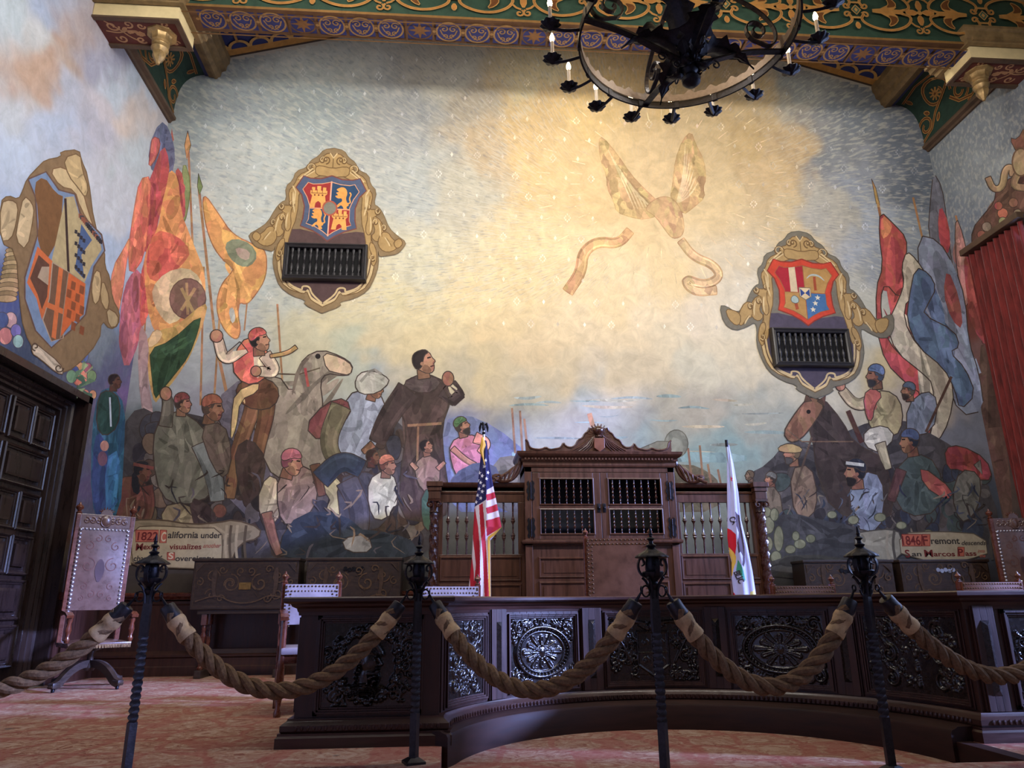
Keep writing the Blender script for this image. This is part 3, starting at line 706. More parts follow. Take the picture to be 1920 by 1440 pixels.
# ---- sky, land and light as a colour field sampled over each wall
SKYB = [(330,180,142,152,152),(350,260,150,160,160),(450,200,158,168,170),(450,300,182,188,184),(420,110,138,148,150),(600,100,178,184,180),(700,110,192,196,188),(850,110,198,196,178),(1000,120,206,192,152),
 (600,200,150,160,160),(750,200,165,168,165),(880,200,178,168,148),(900,270,192,172,140),(1000,220,206,178,130),(1100,190,218,188,132),(1250,150,214,184,130),(1400,170,202,180,140),(1480,150,152,158,158),
 (1600,200,120,128,138),(1700,250,108,116,128),(1750,330,100,108,120),(1560,280,130,135,142),(1400,260,198,172,126),(1300,240,208,184,140),(1000,330,214,184,134),(1100,360,214,186,138),(1250,300,214,188,144),
 (1200,450,220,194,148),(1330,380,216,192,148),(1450,330,206,180,138),(1480,420,208,188,150),(860,360,188,182,162),(450,400,190,196,190),(430,500,180,188,182),(400,620,172,180,180),(760,350,178,182,176),(760,250,165,168,165),
 (800,480,204,198,170),(720,560,208,198,160),(640,640,184,188,165),(850,600,214,198,155),(950,600,216,196,154),(870,560,222,202,158),(900,690,204,188,150),(780,640,208,192,152),(1000,480,222,200,154),(1100,620,216,198,164),(1300,600,216,202,178),(1400,690,214,202,174),
 (1100,690,206,192,166),(1100,745,174,180,178),(1000,730,192,184,162),(1300,700,202,196,174),(1200,800,160,158,148),(1000,800,166,164,150),(1080,780,166,160,148),(1350,850,142,166,166),(1200,830,150,166,164),(1300,780,176,170,156),(1400,800,166,168,158),
 (1560,400,176,174,166),(1480,300,190,166,130),(1600,350,146,154,168),(1620,420,166,176,190),(1690,450,140,150,160),(1660,600,190,190,176),(1780,450,112,122,134),(1780,600,130,138,148),(700,720,152,162,168),(960,850,148,154,158),(1420,620,212,204,180),(1420,560,214,204,182),(1700,700,196,180,140),
 (1740,760,170,160,150),(1800,800,120,125,140),(1560,700,196,190,170),(400,760,150,150,160),(300,700,160,165,170),(300,560,175,185,190),(280,400,178,188,190),(270,850,90,100,105),(500,800,120,118,120),(400,900,90,88,90),(600,900,90,85,85),(700,850,120,115,118),(860,800,120,128,160),(930,860,122,126,140),
 (960,900,122,118,110),(300,1000,95,85,75),(500,1000,85,75,66),(700,960,66,68,72),(760,1040,62,66,72),(900,960,100,100,96),(1440,860,150,160,155),(1500,950,110,108,104),(1440,1000,96,98,90),(1500,1060,84,86,84),(1700,960,84,86,92),(1800,960,70,78,92),(1850,1050,66,70,80),(400,1095,66,56,50),(1600,1080,70,70,70)]
SKYB += [(690,552,212,200,164),(640,590,206,196,160),(600,640,196,190,160),(580,560,184,188,176),(800,545,200,196,172),(840,575,220,202,158),(890,560,226,204,158),(940,600,218,196,154),(900,640,212,190,148),(820,640,212,196,156),(760,610,214,200,160),(700,630,206,192,156),(860,700,188,178,152),(1000,650,210,190,154),(1060,600,222,202,164),(1150,650,216,198,164),(1200,600,224,206,172),(1250,660,212,198,168),(1350,660,214,202,174),(1150,560,224,202,160),(1080,520,226,202,156),(1250,540,222,198,152),(960,520,220,198,152),(1050,690,204,188,156),(1200,700,202,188,160),(680,690,176,180,164),(960,700,198,184,152)]
SKYB += [(x,1085,70,62,56) for x in (250,350,450,550,650,750)]+[(850,1080,90,90,88),(1450,1090,70,68,70),(1550,1100,66,64,66),(1700,1100,60,58,62),(1850,1100,54,52,58),(450,960,80,72,68),(560,1000,74,68,64),(330,960,84,76,68)]
SKYL = [(0,30,172,188,196),(60,60,190,196,196),(90,20,150,170,200),(120,60,184,150,124),(150,120,176,150,128),(60,120,188,150,124),(30,200,182,194,204),(70,170,182,148,122),(130,190,172,180,200),(160,250,176,178,196),(190,120,158,162,186),
 (10,260,178,198,226),(100,240,168,186,216),(200,200,196,190,200),(230,160,178,196,212),(240,230,206,188,176),(250,300,182,198,208),(190,330,190,196,210),(210,420,196,204,216),(230,480,172,190,214),(230,560,176,198,226),(200,600,120,150,196),(10,420,160,186,226),(5,560,80,90,140),
 (60,640,62,72,94),(120,690,78,84,104),(180,650,120,130,140),(190,700,90,92,120),(230,760,120,96,140),(180,820,90,86,100),(170,900,96,82,112),(150,980,84,86,104),(210,900,56,96,130),(200,980,120,80,130),(180,1050,110,90,120),(210,1000,90,70,110),(160,1100,80,74,84)]
SKYR = [(1800,300,128,136,142),(1850,250,124,132,140),(1900,220,118,126,134),(1860,350,134,142,148),(1900,320,150,158,162),(1810,420,120,130,142),(1840,560,110,60,50),(1850,700,112,72,62),(1880,800,96,72,62),(1880,900,90,76,70),(1900,1000,74,66,64),(1830,800,100,104,120),(1860,1050,70,66,64),(1820,680,120,90,86)]
SKYL = [(x, y, *(int(.72*k+.28*(r+g+b)/3) for k in (r,g,b))) if y < 480 else (x, y, r, g, b) for x, y, r, g, b in SKYL]
def field(pts, px, py, p=4.2):
    A = np.array(pts, float); col = np.array([lin(q[2:]) for q in pts])
    acc = np.zeros(px.shape+(3,)); ws = np.zeros(px.shape)
    for q, c in zip(A, col):
        w = 1/(((px-q[0])**2+(py-q[1])**2+500)**(p/2)); acc += w[..., None]*c; ws += w
    return acc/ws[..., None]
def vnoise(x, y, seed):
    r = np.random.RandomState(seed); t = r.rand(64, 64); xi = np.floor(x).astype(int); yi = np.floor(y).astype(int); fx = x-xi; fy = y-yi
    fx = fx*fx*(3-2*fx); fy = fy*fy*(3-2*fy); g = lambda a, b: t[a % 64, b % 64]
    return (g(xi,yi)*(1-fx)+g(xi+1,yi)*fx)*(1-fy)+(g(xi,yi+1)*(1-fx)+g(xi+1,yi+1)*fx)*fy
def wall_paint(name, plane, a0, a1, z0, z1, step, pts, alpha, mat_, keep=None):
    na, nz = int((a1-a0)/step), int((z1-z0)/step)
    A, Z = np.meshgrid(np.linspace(a0, a1, na+1), np.linspace(z0, z1, nz+1)); h = .0015
    X_, Y_ = {'back': (A, np.full_like(A, YB-h)), 'left': (np.full_like(A, XL+h), A), 'right': (np.full_like(A, XR-h), A)}[plane]
    yy = np.maximum(Y_, 2.0); px, py = proj(X_, yy, Z)
    px = np.clip(px, -60, 1980); py = np.clip(py, -40, 1150)
    # wander a little so patches have painterly edges
    n1 = vnoise(A*2.2, Z*2.2, 3)-.5; n2 = vnoise(A*2.2+7, Z*2.2+3, 4)-.5; n3 = vnoise(A*7, Z*7, 5)-.5; n4 = vnoise(A*7+5, Z*7, 6)-.5
    c = field(pts, px+n1*70+n3*30, py+n2*60+n4*30)
    al = alpha(px, py)
    vs = np.stack([X_, Y_, Z], -1).reshape(-1, 3)
    idx = np.arange((na+1)*(nz+1)).reshape(nz+1, na+1)
    q = np.stack([idx[:-1,:-1], idx[:-1,1:], idx[1:,1:], idx[1:,:-1]], -1)
    if keep is not None:
        k = keep(A, Z); q = q[k[:-1,:-1] & k[1:,1:] & k[:-1,1:] & k[1:,:-1]]
    q = q.reshape(-1, 4)
    me = bpy.data.meshes.new(name); me.from_pydata(vs.tolist(), [], q.tolist())
    ca = me.color_attributes.new('Col', 'FLOAT_COLOR', 'POINT')
    buf = np.concatenate([c.reshape(-1, 3), al.reshape(-1, 1)], 1).astype(np.float32); ca.data.foreach_set('color', buf.ravel())
    me.materials.append(mat_); me.update(); me.polygons.foreach_set('use_smooth', [True]*len(me.polygons))
    o = bpy.data.objects.new(name, me); C.objects.link(o); return o
def sm(x, a, b): t = np.clip((x-a)/(b-a), 0, 1); return t*t*(3-2*t)
def alpha_b(px, py):
    lower = 470+90*np.cos((px-650)/420.0)*(px < 1400)+60*(px > 1400)
    a = 1-sm(py, lower, lower+70); a = np.maximum(a, .35*(1-sm(py, 560, 640))*(px > 850)*(px < 1500))
    d = np.hypot((px-1250)/240, (py-330)/200); a *= .25+.75*sm(d, .6, 1.35)
    return np.maximum(a, (px < 520)*(1-sm(py, 640, 690))*.8)
def alpha_s(px, py): return (1-sm(py, 480, 560))*.7
mb_ = wall_paint('mural', 'back', XL+.002, XR-.002, .95, 10.3, .045, SKYB, alpha_b, M['mural'], lambda a, z: z < 8.75+(5.475-np.abs(a-XC))*.29)
ml_ = wall_paint('mural', 'left', 2.0, YB-.002, .95, 7.7, .05, SKYL, lambda px, py: np.zeros_like(px)+.10, M['mural_side'], lambda a, z: (z > 3.12) | (a > 8.65))
mr_ = wall_paint('mural', 'right', 2.0, YB-.002, .95, 7.7, .06, SKYR, alpha_s, M['mural_side'], lambda a, z: (a > 8.22) | (z > 5.58) | (z < 1.28) | ((a > 5.72) & (a < 6.38)))
tag(mb_, 'huge mural of golden sky, banners and a crowd with horses on the far wall', 'mural')
tag(ml_, 'pale blue and peach mural with painted crest on the wall above the dark panelled door', 'mural')
tag(mr_, 'blue-grey mural with painted gold ornament on the wall beside the red curtain', 'mural')

MU = Mural()
DK = (72,58,50)
# clouds and far hills
for i in range(26):
    x = rnd.uniform(930, 1420); y = rnd.uniform(735, 850); w = rnd.uniform(30, 110)
    MU.line([(x,y),(x+w*.5,y+rnd.uniform(-4,4)),(x+w,y+rnd.uniform(-3,3))], rnd.uniform(2,7), rnd.choice([(186,182,160),(150,158,152),(164,176,172),(196,180,152),(146,166,164)]), 1, 2)
MU.poly([(830,790),(870,775),(930,800),(990,850),(1010,880),(1000,960),(820,960)], (112,120,158), 1, None)
MU.poly([(920,860),(990,850),(1060,872),(1100,880),(1110,960),(900,960)], (122,114,104), 1, None, folds=8)
MU.poly([(1230,880),(1290,868),(1330,885),(1350,905),(1350,960),(1230,960)], (116,106,88), 1, None, folds=8)
MU.poly([(960,845),(1060,838),(1260,846),(1400,850),(1400,868),(1260,866),(960,858)], (140,172,176), 1, None)
for x, y0, y1 in ((960,765,850),(975,770,870),(983,785,842),(1290,840,890),(1312,835,900),(1327,870,905),(1346,880,910)): MU.line([(x,y0),(x+6,y1)], 4, (150,110,84))
MU.disc(1268,832,22,(138,140,128),26,(110,108,96)); MU.poly([(1180,850),(1250,820),(1262,850),(1190,862)], (128,126,110), 1, (96,92,80)); MU.line([(1105,775),(1112,800)], 9, (176,120,84)); 
# radiance round a plain pale bird with a ribbon
for r, k in ((168,52),(120,40)):
    for i in range(k):
        a = 2*PI*i/k; x = 1240+r*1.25*math.cos(a); y = 345+r*math.sin(a)
        MU.line([(x,y),(x+26*math.cos(a),y+20*math.sin(a))], 2.4, (224,198,148), 0, 2)
BIRD = (200,162,100); B2 = (190,150,92)
MU.poly([(1232,376),(1206,352),(1182,326),(1158,290),(1130,256),(1122,262),(1126,300),(1138,332),(1138,352),(1150,376),(1156,398),(1184,408),(1210,412),(1246,400)], BIRD, 1, (190,150,90), 1.5, 8, .12)
MU.poly([(1256,376),(1262,340),(1266,300),(1280,262),(1296,246),(1304,270),(1320,300),(1324,336),(1318,352),(1322,370),(1302,388),(1280,404)], BIRD, 1, (190,150,90), 1.5, 8, .12)
for i in range(7): MU.line([(1140+i*8,280+i*14),(1168+i*9,340+i*8),(1190+i*6,392)], 3, (218,190,134), 1, 2); MU.line([(1285+i*4,270+i*12),(1282+i*2,330+i*6),(1268+i,380)], 3, (220,192,138), 1, 2)
MU.poly([(1206,392),(1234,368),(1262,370),(1280,398),(1284,440),(1262,450),(1246,430),(1228,404)], (200,160,104), 2, (180,138,86), 1.5)
MU.limb([(1182,432),(1160,458),(1120,452),(1092,474),(1090,510),(1064,548)], 17, 22, (214,164,100), (190,140,80), 1.5)
MU.limb([(1276,450),(1300,482),(1338,496),(1352,520),(1320,536),(1280,520),(1300,548),(1344,544)], 15, 17, (218,180,124), (190,144,84), 1.5)

# stencilled diamond pattern over the upper sky
Z0 = 3.4
for j in range(16):
    for i in range(31):
        xx = XL+.35+i*.385+(j % 2)*.19; zz = 3.9+j*.34
        if zz > 8.5+(5.475-abs(xx-XC))*.29-.2 or xx > XR-.2: continue
        px, py = (float(q) for q in proj(np.array(xx), np.array(YB), np.array(zz)))
        if py > 560 and not (820 < px < 1380 and py < 620): continue
        if 1120 < px < 1370 and 240 < py < 560: continue
        c = field(SKYB, np.array(px), np.array(py)); c = tuple(min(1.0, float(q)*1.0+.13) for q in c)
        s_ = .030 if (i+j) % 3 else .046
        T = lambda u, v: (px+u*1368/11*s_, py+v*1368/11*s_)
        if s_ < .04: MU.poly([T(0,-1.3),T(.75,0),T(0,1.3),T(-.75,0)], c, 0, None)
        else:
            for u, v in ((0,-1.1),(0,1.1),(-.95,0),(.95,0),(.55,.6),(-.55,.6),(.55,-.6),(-.55,-.6)): MU.poly([T(u,v-.42),T(u+.26,v),T(u,v+.42),T(u-.26,v)], c, 0, None)

# ---- left banners and poles (across the corner)
POLE = (168,118,72)
for a, b, w in (((372,345),(404,640),5),((404,640),(432,770),6),((352,250),(362,480),4),((412,590),(400,770),4),((382,500),(376,760),4),((464,560),(458,620),3),((520,570),(532,760),4),((300,500),(310,700),4),((275,560),(270,640),3)): MU.line([a, b], w, POLE)
MU.poly([(372,325),(380,350),(374,366),(370,350)], (120,140,80), 0, DK, 1); MU.poly([(352,245),(358,272),(350,300),(346,272)], (196,140,70), 0, DK, 1); MU.poly([(322,240),(326,262),(318,280)], (170,90,60), 0, None)
MU.poly([(300,225),(318,240),(330,290),(322,330),(300,300),(286,330),(276,280)], (104,110,140), 1, None, folds=4)
MU.poly([(286,255),(302,262),(296,292),(278,318),(282,280)], (206,92,74), 1, (150,60,50), 1.5)
MU.poly([(345,300),(358,340),(352,400),(340,430),(330,380),(340,340)], (140,156,96), 1, (110,120,70), 1.5)
MU.poly([(330,310),(345,330),(342,370),(350,400),(336,420),(322,380),(328,350)], (190,62,64), 1, None, folds=2)
MU.poly([(306,268),(318,300),(316,350),(300,400),(290,450),(268,480),(262,430),(268,360),(284,330)], (186,66,62), 1, None, folds=4)
MU.poly([(262,335),(284,330),(280,400),(272,480),(244,520),(240,470),(250,400)], (222,104,66), 1, (190,84,54), 1.5, 5)
MU.poly([(246,440),(230,470),(212,500),(204,560),(216,610),(228,560),(236,500)], (226,128,76), 1, (190,100,60), 1.5)
MU.poly([(240,520),(262,500),(276,560),(262,640),(236,700),(222,640),(228,560)], (190,92,112), 1, None, folds=5)
MU.poly([(262,520),(276,470),(290,520),(276,600),(262,620)], (200,70,60), 1, None, folds=3)
# large banner: orange, red, cream with a plain disc, green below
MU.poly([(318,316),(334,330),(340,400),(356,440),(368,470),(384,510),(386,560),(378,600),(340,640),(300,640),(280,600),(272,540),(268,480),(296,430),(304,380),(312,350)], (222,146,66), 1, None, folds=8)
MU.poly([(290,430),(330,440),(360,470),(340,500),(296,530),(276,520),(274,480)], (206,84,52), 1, None, folds=3)
MU.poly([(284,540),(310,510),(350,500),(376,520),(382,550),(360,580),(322,610),(306,600),(288,570)], (216,192,146), 1, None)
MU.disc(352,560,34,(132,96,82),38,(110,80,68)); MU.line([(340,540),(362,584)], 6, (180,142,90)); MU.line([(366,540),(340,582)], 6, (180,142,90)); MU.line([(350,530),(352,590)], 5, (180,142,90))
MU.poly([(270,640),(300,618),(330,612),(384,566),(390,580),(362,660),(330,710),(300,745),(290,758),(280,720),(276,680)], (198,154,72), 1, None)
MU.poly([(280,655),(320,640),(378,588),(372,620),(354,668),(326,704),(300,736),(290,750),(284,700)], (52,84,56), 1, (60,70,44), 1.5, 7)
MU.poly([(276,642),(290,616),(306,622),(300,640),(280,654)], (214,186,132), 1, (180,140,80), 1.5)
MU.poly([(262,600),(280,640),(276,700),(290,790),(270,800),(258,700)], (170,140,140), 1, None, folds=3)
# yellow banner
MU.poly([(378,355),(412,404),(436,440),(480,460),(500,470),(500,520),(478,555),(462,572),(448,566),(446,590),(452,620),(444,640),(420,620),(404,580),(412,535),(440,505),(432,500),(402,470),(384,420)], (226,156,60), 2, (170,110,56), 2, 9)
MU.poly([(428,580),(438,575),(442,600),(434,608)], (190,190,180), 1, None)
MU.poly([(420,458),(440,446),(470,456),(484,480),(470,500),(450,500),(430,484)], (132,138,108), 1, None); MU.poly([(440,462),(470,470),(466,490),(446,482)], (176,150,132), 1, None)

# ---- left crowd
SK, SK2, SK3 = (176,118,86), (150,96,68), (112,66,48)
MU.poly([(228,800),(260,760),(300,780),(330,770),(420,790),(470,760),(560,740),(600,780),(700,760),(760,800),(800,860),(830,980),(800,1045),(700,1060),(400,1060),(225,1070),(212,980)], (72,66,68), 1, None, folds=40)
MU.poly([(400,800),(420,720),(520,700),(560,760),(560,960),(440,980)], (112,104,116), 1, None, folds=8)
for _k in range(150):
    _x, _y = rnd.uniform(250, 790), rnd.uniform(800, 1040); _r = rnd.uniform(10, 26); _a = rnd.uniform(0, 3)
    MU.poly([(_x+_r*math.cos(_a+t)*rnd.uniform(.6,1.3), _y+_r*1.4*math.sin(_a+t)*rnd.uniform(.6,1.2)) for t in (0,1.2,2.3,3.4,4.6,5.5)], rnd.choice([(52,44,42),(84,66,54),(64,62,70),(98,88,84),(112,92,72),(58,52,60),(74,58,50),(120,108,98)]), 2, rnd.choice([None,(58,46,42)]), 1.5)
# pale horse and its rider
MU.poly([(470,780),(470,720),(520,700),(548,740),(556,700),(570,670),(602,655),(640,668),(662,684),(658,702),(640,704),(612,700),(600,716),(606,760),(604,800),(640,840),(600,900),(560,880),(530,900),(500,880)], (150,136,116), 1, DK, 2.4, 10)
MU.poly([(604,660),(640,670),(662,686),(656,704),(634,700),(612,694)], (196,166,130), 1, DK, 2); MU.disc(596,668,5,(40,32,30)); MU.line([(600,690),(560,702),(500,700),(478,690)], 2.5, (96,80,60)); MU.line([(572,690),(578,725)], 5, (186,60,44))
MU.line([(548,740),(560,690),(584,664)], 8, (118,104,88), 1, 2)
MU.limb([(480,735),(470,780),(440,860),(430,935)], 34, 20, (128,86,52)); MU.limb([(500,740),(500,780),(484,840),(480,890)], 36, 18, (120,78,46))
MU.poly([(450,715),(486,705),(520,720),(524,750),(500,770),(460,764),(440,738)], (112,72,44), 1, DK, 2, 4)
MU.poly([(432,690),(450,640),(478,630),(500,650),(506,690),(492,716),(458,722)], (214,96,58), 1, DK, 2.2, 4)
MU.poly([(474,648),(490,650),(496,700),(478,712)], (216,196,160), 1, None, folds=2); MU.poly([(440,735),(486,715),(484,735),(450,750),(444,800),(432,830),(434,780)], (214,182,110), 1, DK, 1.6, 2)
MU.limb([(458,650),(420,680),(408,632)], 26, 18, (214,190,160)); MU.disc(406,630,12,SK,None,DK); MU.limb([(496,664),(520,700),(486,696)], 26, 18, (212,188,158)); MU.disc(480,696,10,SK,None,DK)
MU.head(488,640,20,SK,(38,34,34),1,-.15,(186,56,50)); MU.limb([(506,668),(540,662),(556,650)], 7, 9, (196,150,80))
# figure in armour
MU.poly([(650,740),(690,728),(724,750),(720,800),(690,870),(650,880),(620,820)], (146,152,166), 1, DK, 2.4, 7)
MU.poly([(570,800),(610,755),(650,745),(660,780),(620,800),(600,830)], (122,58,56), 1, DK, 2.2, 5); MU.limb([(640,760),(610,830),(640,880)], 40, 26, (120,110,80))
MU.head(704,730,17,SK2,(60,50,44),1,.2); MU.poly([(664,722),(672,700),(696,694),(722,704),(732,716),(708,738),(676,740)], (178,174,158), 1, DK, 2, 3); MU.line([(676,716),(698,690),(716,702)], 5, (140,136,124), 1)
# tall figure in a dark brown habit
MU.poly([(760,712),(800,700),(836,716),(846,750),(828,800),(832,860),(848,960),(800,980),(748,970),(752,880),(764,800),(744,760)], (78,60,54), 1, DK, 2.6, 14)
MU.limb([(766,730),(728,780),(706,830)], 46, 30, (76,60,56)); MU.limb([(700,832),(680,848)], 16, 10, SK2); MU.limb([(832,728),(862,752),(842,720)], 38, 26, (76,60,58)); MU.disc(840,710,11,SK2,14,DK)
MU.poly([(752,718),(790,700),(830,712),(812,736),(776,736)], (92,76,72), 1, DK, 2, 3); MU.head(796,680,22,SK,(46,36,34),1,-.2); MU.line([(764,798),(828,794)], 5, (150,110,76)); MU.line([(784,800),(782,880)], 4, (150,110,76))
# figure in rose with a green cap
MU.poly([(842,830),(876,812),(912,826),(918,860),(880,880),(860,900),(846,870)], (196,110,126), 1, DK, 2, 5); MU.limb([(848,840),(872,862),(892,872)], 12, 9, SK); MU.head(868,800,15,SK,(70,60,50),1,-.3,(76,116,70),(60,50,44)); MU.limb([(890,820),(916,830),(900,850)], 22, 14, (214,132,104))
MU.poly([(846,890),(900,862),(940,880),(930,930),(850,930)], (84,88,110), 1, None, folds=4)
# kneeling and crouching figures in the foreground
MU.poly([(290,800),(320,770),(360,780),(396,820),(412,880),(400,930),(340,950),(300,930),(286,860)], (112,108,92), 1, DK, 2.6, 10)
MU.limb([(378,830),(402,890),(408,940)], 42, 26, (118,122,118)); MU.limb([(310,800),(316,760),(312,740)], 26, 16, (110,104,90)); MU.disc(311,738,11,SK,13,DK); MU.disc(412,958,13,SK3,None,DK)
MU.head(344,758,17,SK,(60,44,40),1,0,(126,52,54)); MU.head(400,768,22,SK2,(80,60,50),1,.1,(150,72,48),None); MU.poly([(372,800),(420,790),(436,850),(424,900),(400,880)], (104,88,74), 1, DK, 2, 4)
MU.poly([(300,950),(352,940),(372,980),(360,1010),(310,1010)], (150,130,96), 1, DK, 2.2, 5); MU.poly([(352,930),(400,950),(410,1000),(370,1010)], (70,54,52), 1, DK, 2, 6)
MU.poly([(215,905),(240,890),(270,900),(284,930),(276,960),(290,1000),(220,1000)], SK3, 1, DK, 2.4, 6); MU.limb([(276,910),(284,950),(270,990)], 22, 14, SK3); MU.head(268,885,19,SK3,(40,38,42),1,.15); MU.line([(250,870),(288,878)], 6, (120,60,48)); MU.poly([(248,880),(262,900),(262,930),(246,920)], (42,40,46), 1, None)
MU.poly([(480,940),(500,890),(524,900),(530,960),(500,1000)], (186,166,130), 1, DK, 2.2, 5); MU.limb([(500,960),(512,1010),(524,1040)], 22, 14, SK2)
MU.poly([(520,890),(560,870),(600,890),(590,960),(540,990),(520,960)], (150,120,104), 1, DK, 2.4, 6); MU.head(548,870,22,SK,(130,64,80),1,.2,(180,90,106)); MU.limb([(600,890),(640,930),(624,960)], 40, 26, (190,168,112)); MU.limb([(590,870),(604,930)], 20, 14, (112,70,50))
MU.poly([(630,900),(680,880),(720,900),(740,960),(700,1000),(640,990)], (76,72,78), 1, DK, 2.4, 9); MU.limb([(650,900),(680,960),(664,1040)], 44, 30, (84,78,84)); MU.limb([(600,900),(640,860),(680,880)], 40, 34, (56,66,84))
MU.poly([(690,900),(720,880),(746,900),(744,960),(706,980),(690,950)], (196,184,150), 1, DK, 2.2, 6); MU.head(728,874,17,SK,(120,70,50),1,0,(196,108,70)); MU.head(700,858,14,SK3,(60,40,36),1)
MU.poly([(776,870),(800,850),(826,866),(824,910),(800,926),(782,906)], (146,112,92), 1, DK, 2, 3); MU.head(800,838,13,SK,(40,34,36),1,-.3); MU.limb([(782,880),(770,868)], 10, 7, SK); MU.limb([(820,880),(834,866)], 10, 7, SK); MU.poly([(790,920),(822,914),(830,960),(806,1000),(790,980)], (66,92,74), 1, DK, 2, 4)
MU.poly([(520,1020),(560,960),(640,960),(700,1010),(760,1000),(800,1050),(540,1052)], (52,58,68), 1, None, folds=12)
MU.poly([(640,1010),(690,1000),(700,1035),(650,1036)], (150,146,142), 1, DK, 2, 2); MU.poly([(440,840),(470,820),(500,860),(490,920),(460,950),(444,900)], (76,58,50), 1, DK, 2.2, 5)
for i in range(70):
    x = rnd.uniform(235, 800); y = rnd.uniform(880, 1045)
    MU.line([(x,y),(x+rnd.uniform(-18,18),y+rnd.uniform(-6,22)),(x+rnd.uniform(-24,24),y+rnd.uniform(10,40))], rnd.uniform(2,5), rnd.choice([(60,48,42),(48,46,52),(120,102,86),(92,84,92),(72,60,56),(140,116,90)]), 1, 2)

# ---- left wall: figure in green and blue by the corner, fruit and rope swags
MU.poly([(172,800),(184,735),(210,725),(236,760),(232,860),(226,960),(190,990),(170,940)], (40,92,120), 1, None, folds=8)
MU.poly([(184,740),(204,730),(226,748),(222,800),(196,820),(180,800)], (40,72,66), 1, DK, 2, 4); MU.line([(206,745),(208,800)], 6, (196,206,220), 0, 2); MU.head(216,716,13,SK3,(40,26,32),1)
MU.poly([(176,820),(190,810),(206,860),(200,960),(186,990),(170,920)], (44,66,120), 1, None, folds=4); MU.poly([(196,860),(226,840),(220,940),(200,990)], (40,110,160), 1, None, folds=4)
MU.disc(196,836,8,(190,130,110),10); MU.disc(192,860,9,(120,80,100),14)
for x0, y0, x1, y1, w in ((178,590,150,650,34),(30,470,12,560,40)):
    for i in range(12):
        t = i/11; x = x0+(x1-x0)*t; y = y0+(y1-y0)*t
        MU.poly(arc(x, y, w/2, 0, 330, 11, 7), (150+(i%2)*36,122+(i%2)*30,80+(i%2)*24), 0, (96,76,52), 1.2)
for x, y, r, c in ((150,690,11,(206,140,80)),(160,706,10,(214,116,84)),(146,712,9,(206,96,70)),(165,690,8,(150,70,90)),(140,696,8,(60,84,140)),(20,600,12,(206,160,160)),(10,630,13,(214,130,120)),(30,620,10,(120,100,180)),(4,600,12,(66,80,150)),(34,640,10,(150,190,190)),(156,668,10,(70,90,150)),(134,706,10,(110,150,110)),(172,705,9,(120,150,100)),(160,740,8,(200,110,80)),(174,740,7,(210,140,90))): MU.disc(x,y,r,c,r*1.25,(90,80,90),1.2)
for i in range(14): MU.poly([(128+rnd.uniform(0,50),655+i*6),(136+rnd.uniform(0,50),660+i*6),(130+rnd.uniform(0,48),675+i*6)], rnd.choice([(96,130,96),(70,100,80),(140,160,110)]), 0, None)
# ---- right banners
MU.poly([(1634,335),(1642,352),(1650,385),(1643,382)], (180,136,66), 0, DK, 1); MU.line([(1646,380),(1672,520),(1690,640)], 5, (170,120,60)); MU.line([(1712,370),(1728,440),(1760,560)], 4, (176,120,66)); MU.line([(1750,322),(1752,400)], 4, (150,110,60)); MU.line([(1792,404),(1830,560)], 4, (170,110,66))
MU.poly([(1750,322),(1766,350),(1774,400),(1780,460),(1790,520),(1760,500),(1740,440),(1744,380)], (112,112,124), 1, DK, 1.6, 3); MU.poly([(1762,380),(1780,420),(1782,470),(1768,480),(1758,430)], (176,48,52), 1, None)
MU.poly([(1792,404),(1806,440),(1818,500),(1822,560),(1806,580),(1796,520),(1790,460)], (178,120,110), 1, DK, 1.6, 3)
MU.poly([(1720,440),(1760,450),(1790,500),(1810,560),(1816,640),(1836,700),(1846,770),(1800,780),(1770,700),(1740,620),(1724,540)], (132,142,166), 1, DK, 2, 8)
MU.poly([(1806,470),(1826,470),(1834,560),(1850,650),(1826,620),(1812,560)], (166,54,50), 1, None, folds=2); MU.poly([(1776,500),(1800,560),(1806,620),(1784,600),(1768,550)], (150,66,62), 1, None, folds=2)
MU.poly([(1650,395),(1676,420),(1700,446),(1700,480),(1690,500),(1696,540),(1686,560),(1660,530),(1650,560),(1656,620),(1680,660),(1730,700),(1750,720),(1752,780),(1740,826),(1720,800),(1730,740),(1700,720),(1660,680),(1644,620),(1642,540),(1656,500),(1648,440)], (172,46,44), 1, DK, 2, 9)
MU.poly([(1652,400),(1674,420),(1668,440),(1652,450)], (214,112,60), 1, None)
MU.poly([(1700,470),(1718,486),(1740,520),(1730,560),(1700,560),(1694,600),(1720,650),(1770,690),(1790,730),(1780,790),(1758,830),(1742,826),(1752,780),(1750,720),(1730,700),(1680,660),(1662,610),(1686,560),(1696,530),(1690,500)], (200,188,166), 1, DK, 2, 6)
MU.poly([(1716,500),(1742,512),(1756,540),(1740,570),(1730,590),(1790,620),(1800,650),(1780,660),(1810,690),(1830,740),(1800,770),(1790,730),(1770,690),(1720,650),(1700,600),(1704,560)], (86,112,150), 1, DK, 2, 7)
# ---- right crowd
MU.poly([(1400,890),(1440,870),(1480,820),(1540,840),(1600,800),(1680,780),(1760,820),(1820,860),(1866,930),(1880,1040),(1800,1060),(1560,1010),(1440,980),(1420,940)], (78,74,78), 1, None, folds=36)
for _k in range(110):
    _x, _y = rnd.uniform(1450, 1850), rnd.uniform(880, 1000); _r = rnd.uniform(9, 22); _a = rnd.uniform(0, 3)
    MU.poly([(_x+_r*math.cos(_a+t)*rnd.uniform(.6,1.3), _y+_r*1.3*math.sin(_a+t)*rnd.uniform(.6,1.2)) for t in (0,1.2,2.3,3.4,4.6,5.5)], rnd.choice([(56,52,58),(84,76,76),(64,70,88),(104,98,98),(72,84,84),(90,70,64),(58,64,82)]), 2, rnd.choice([None,(60,52,52)]), 1.5)
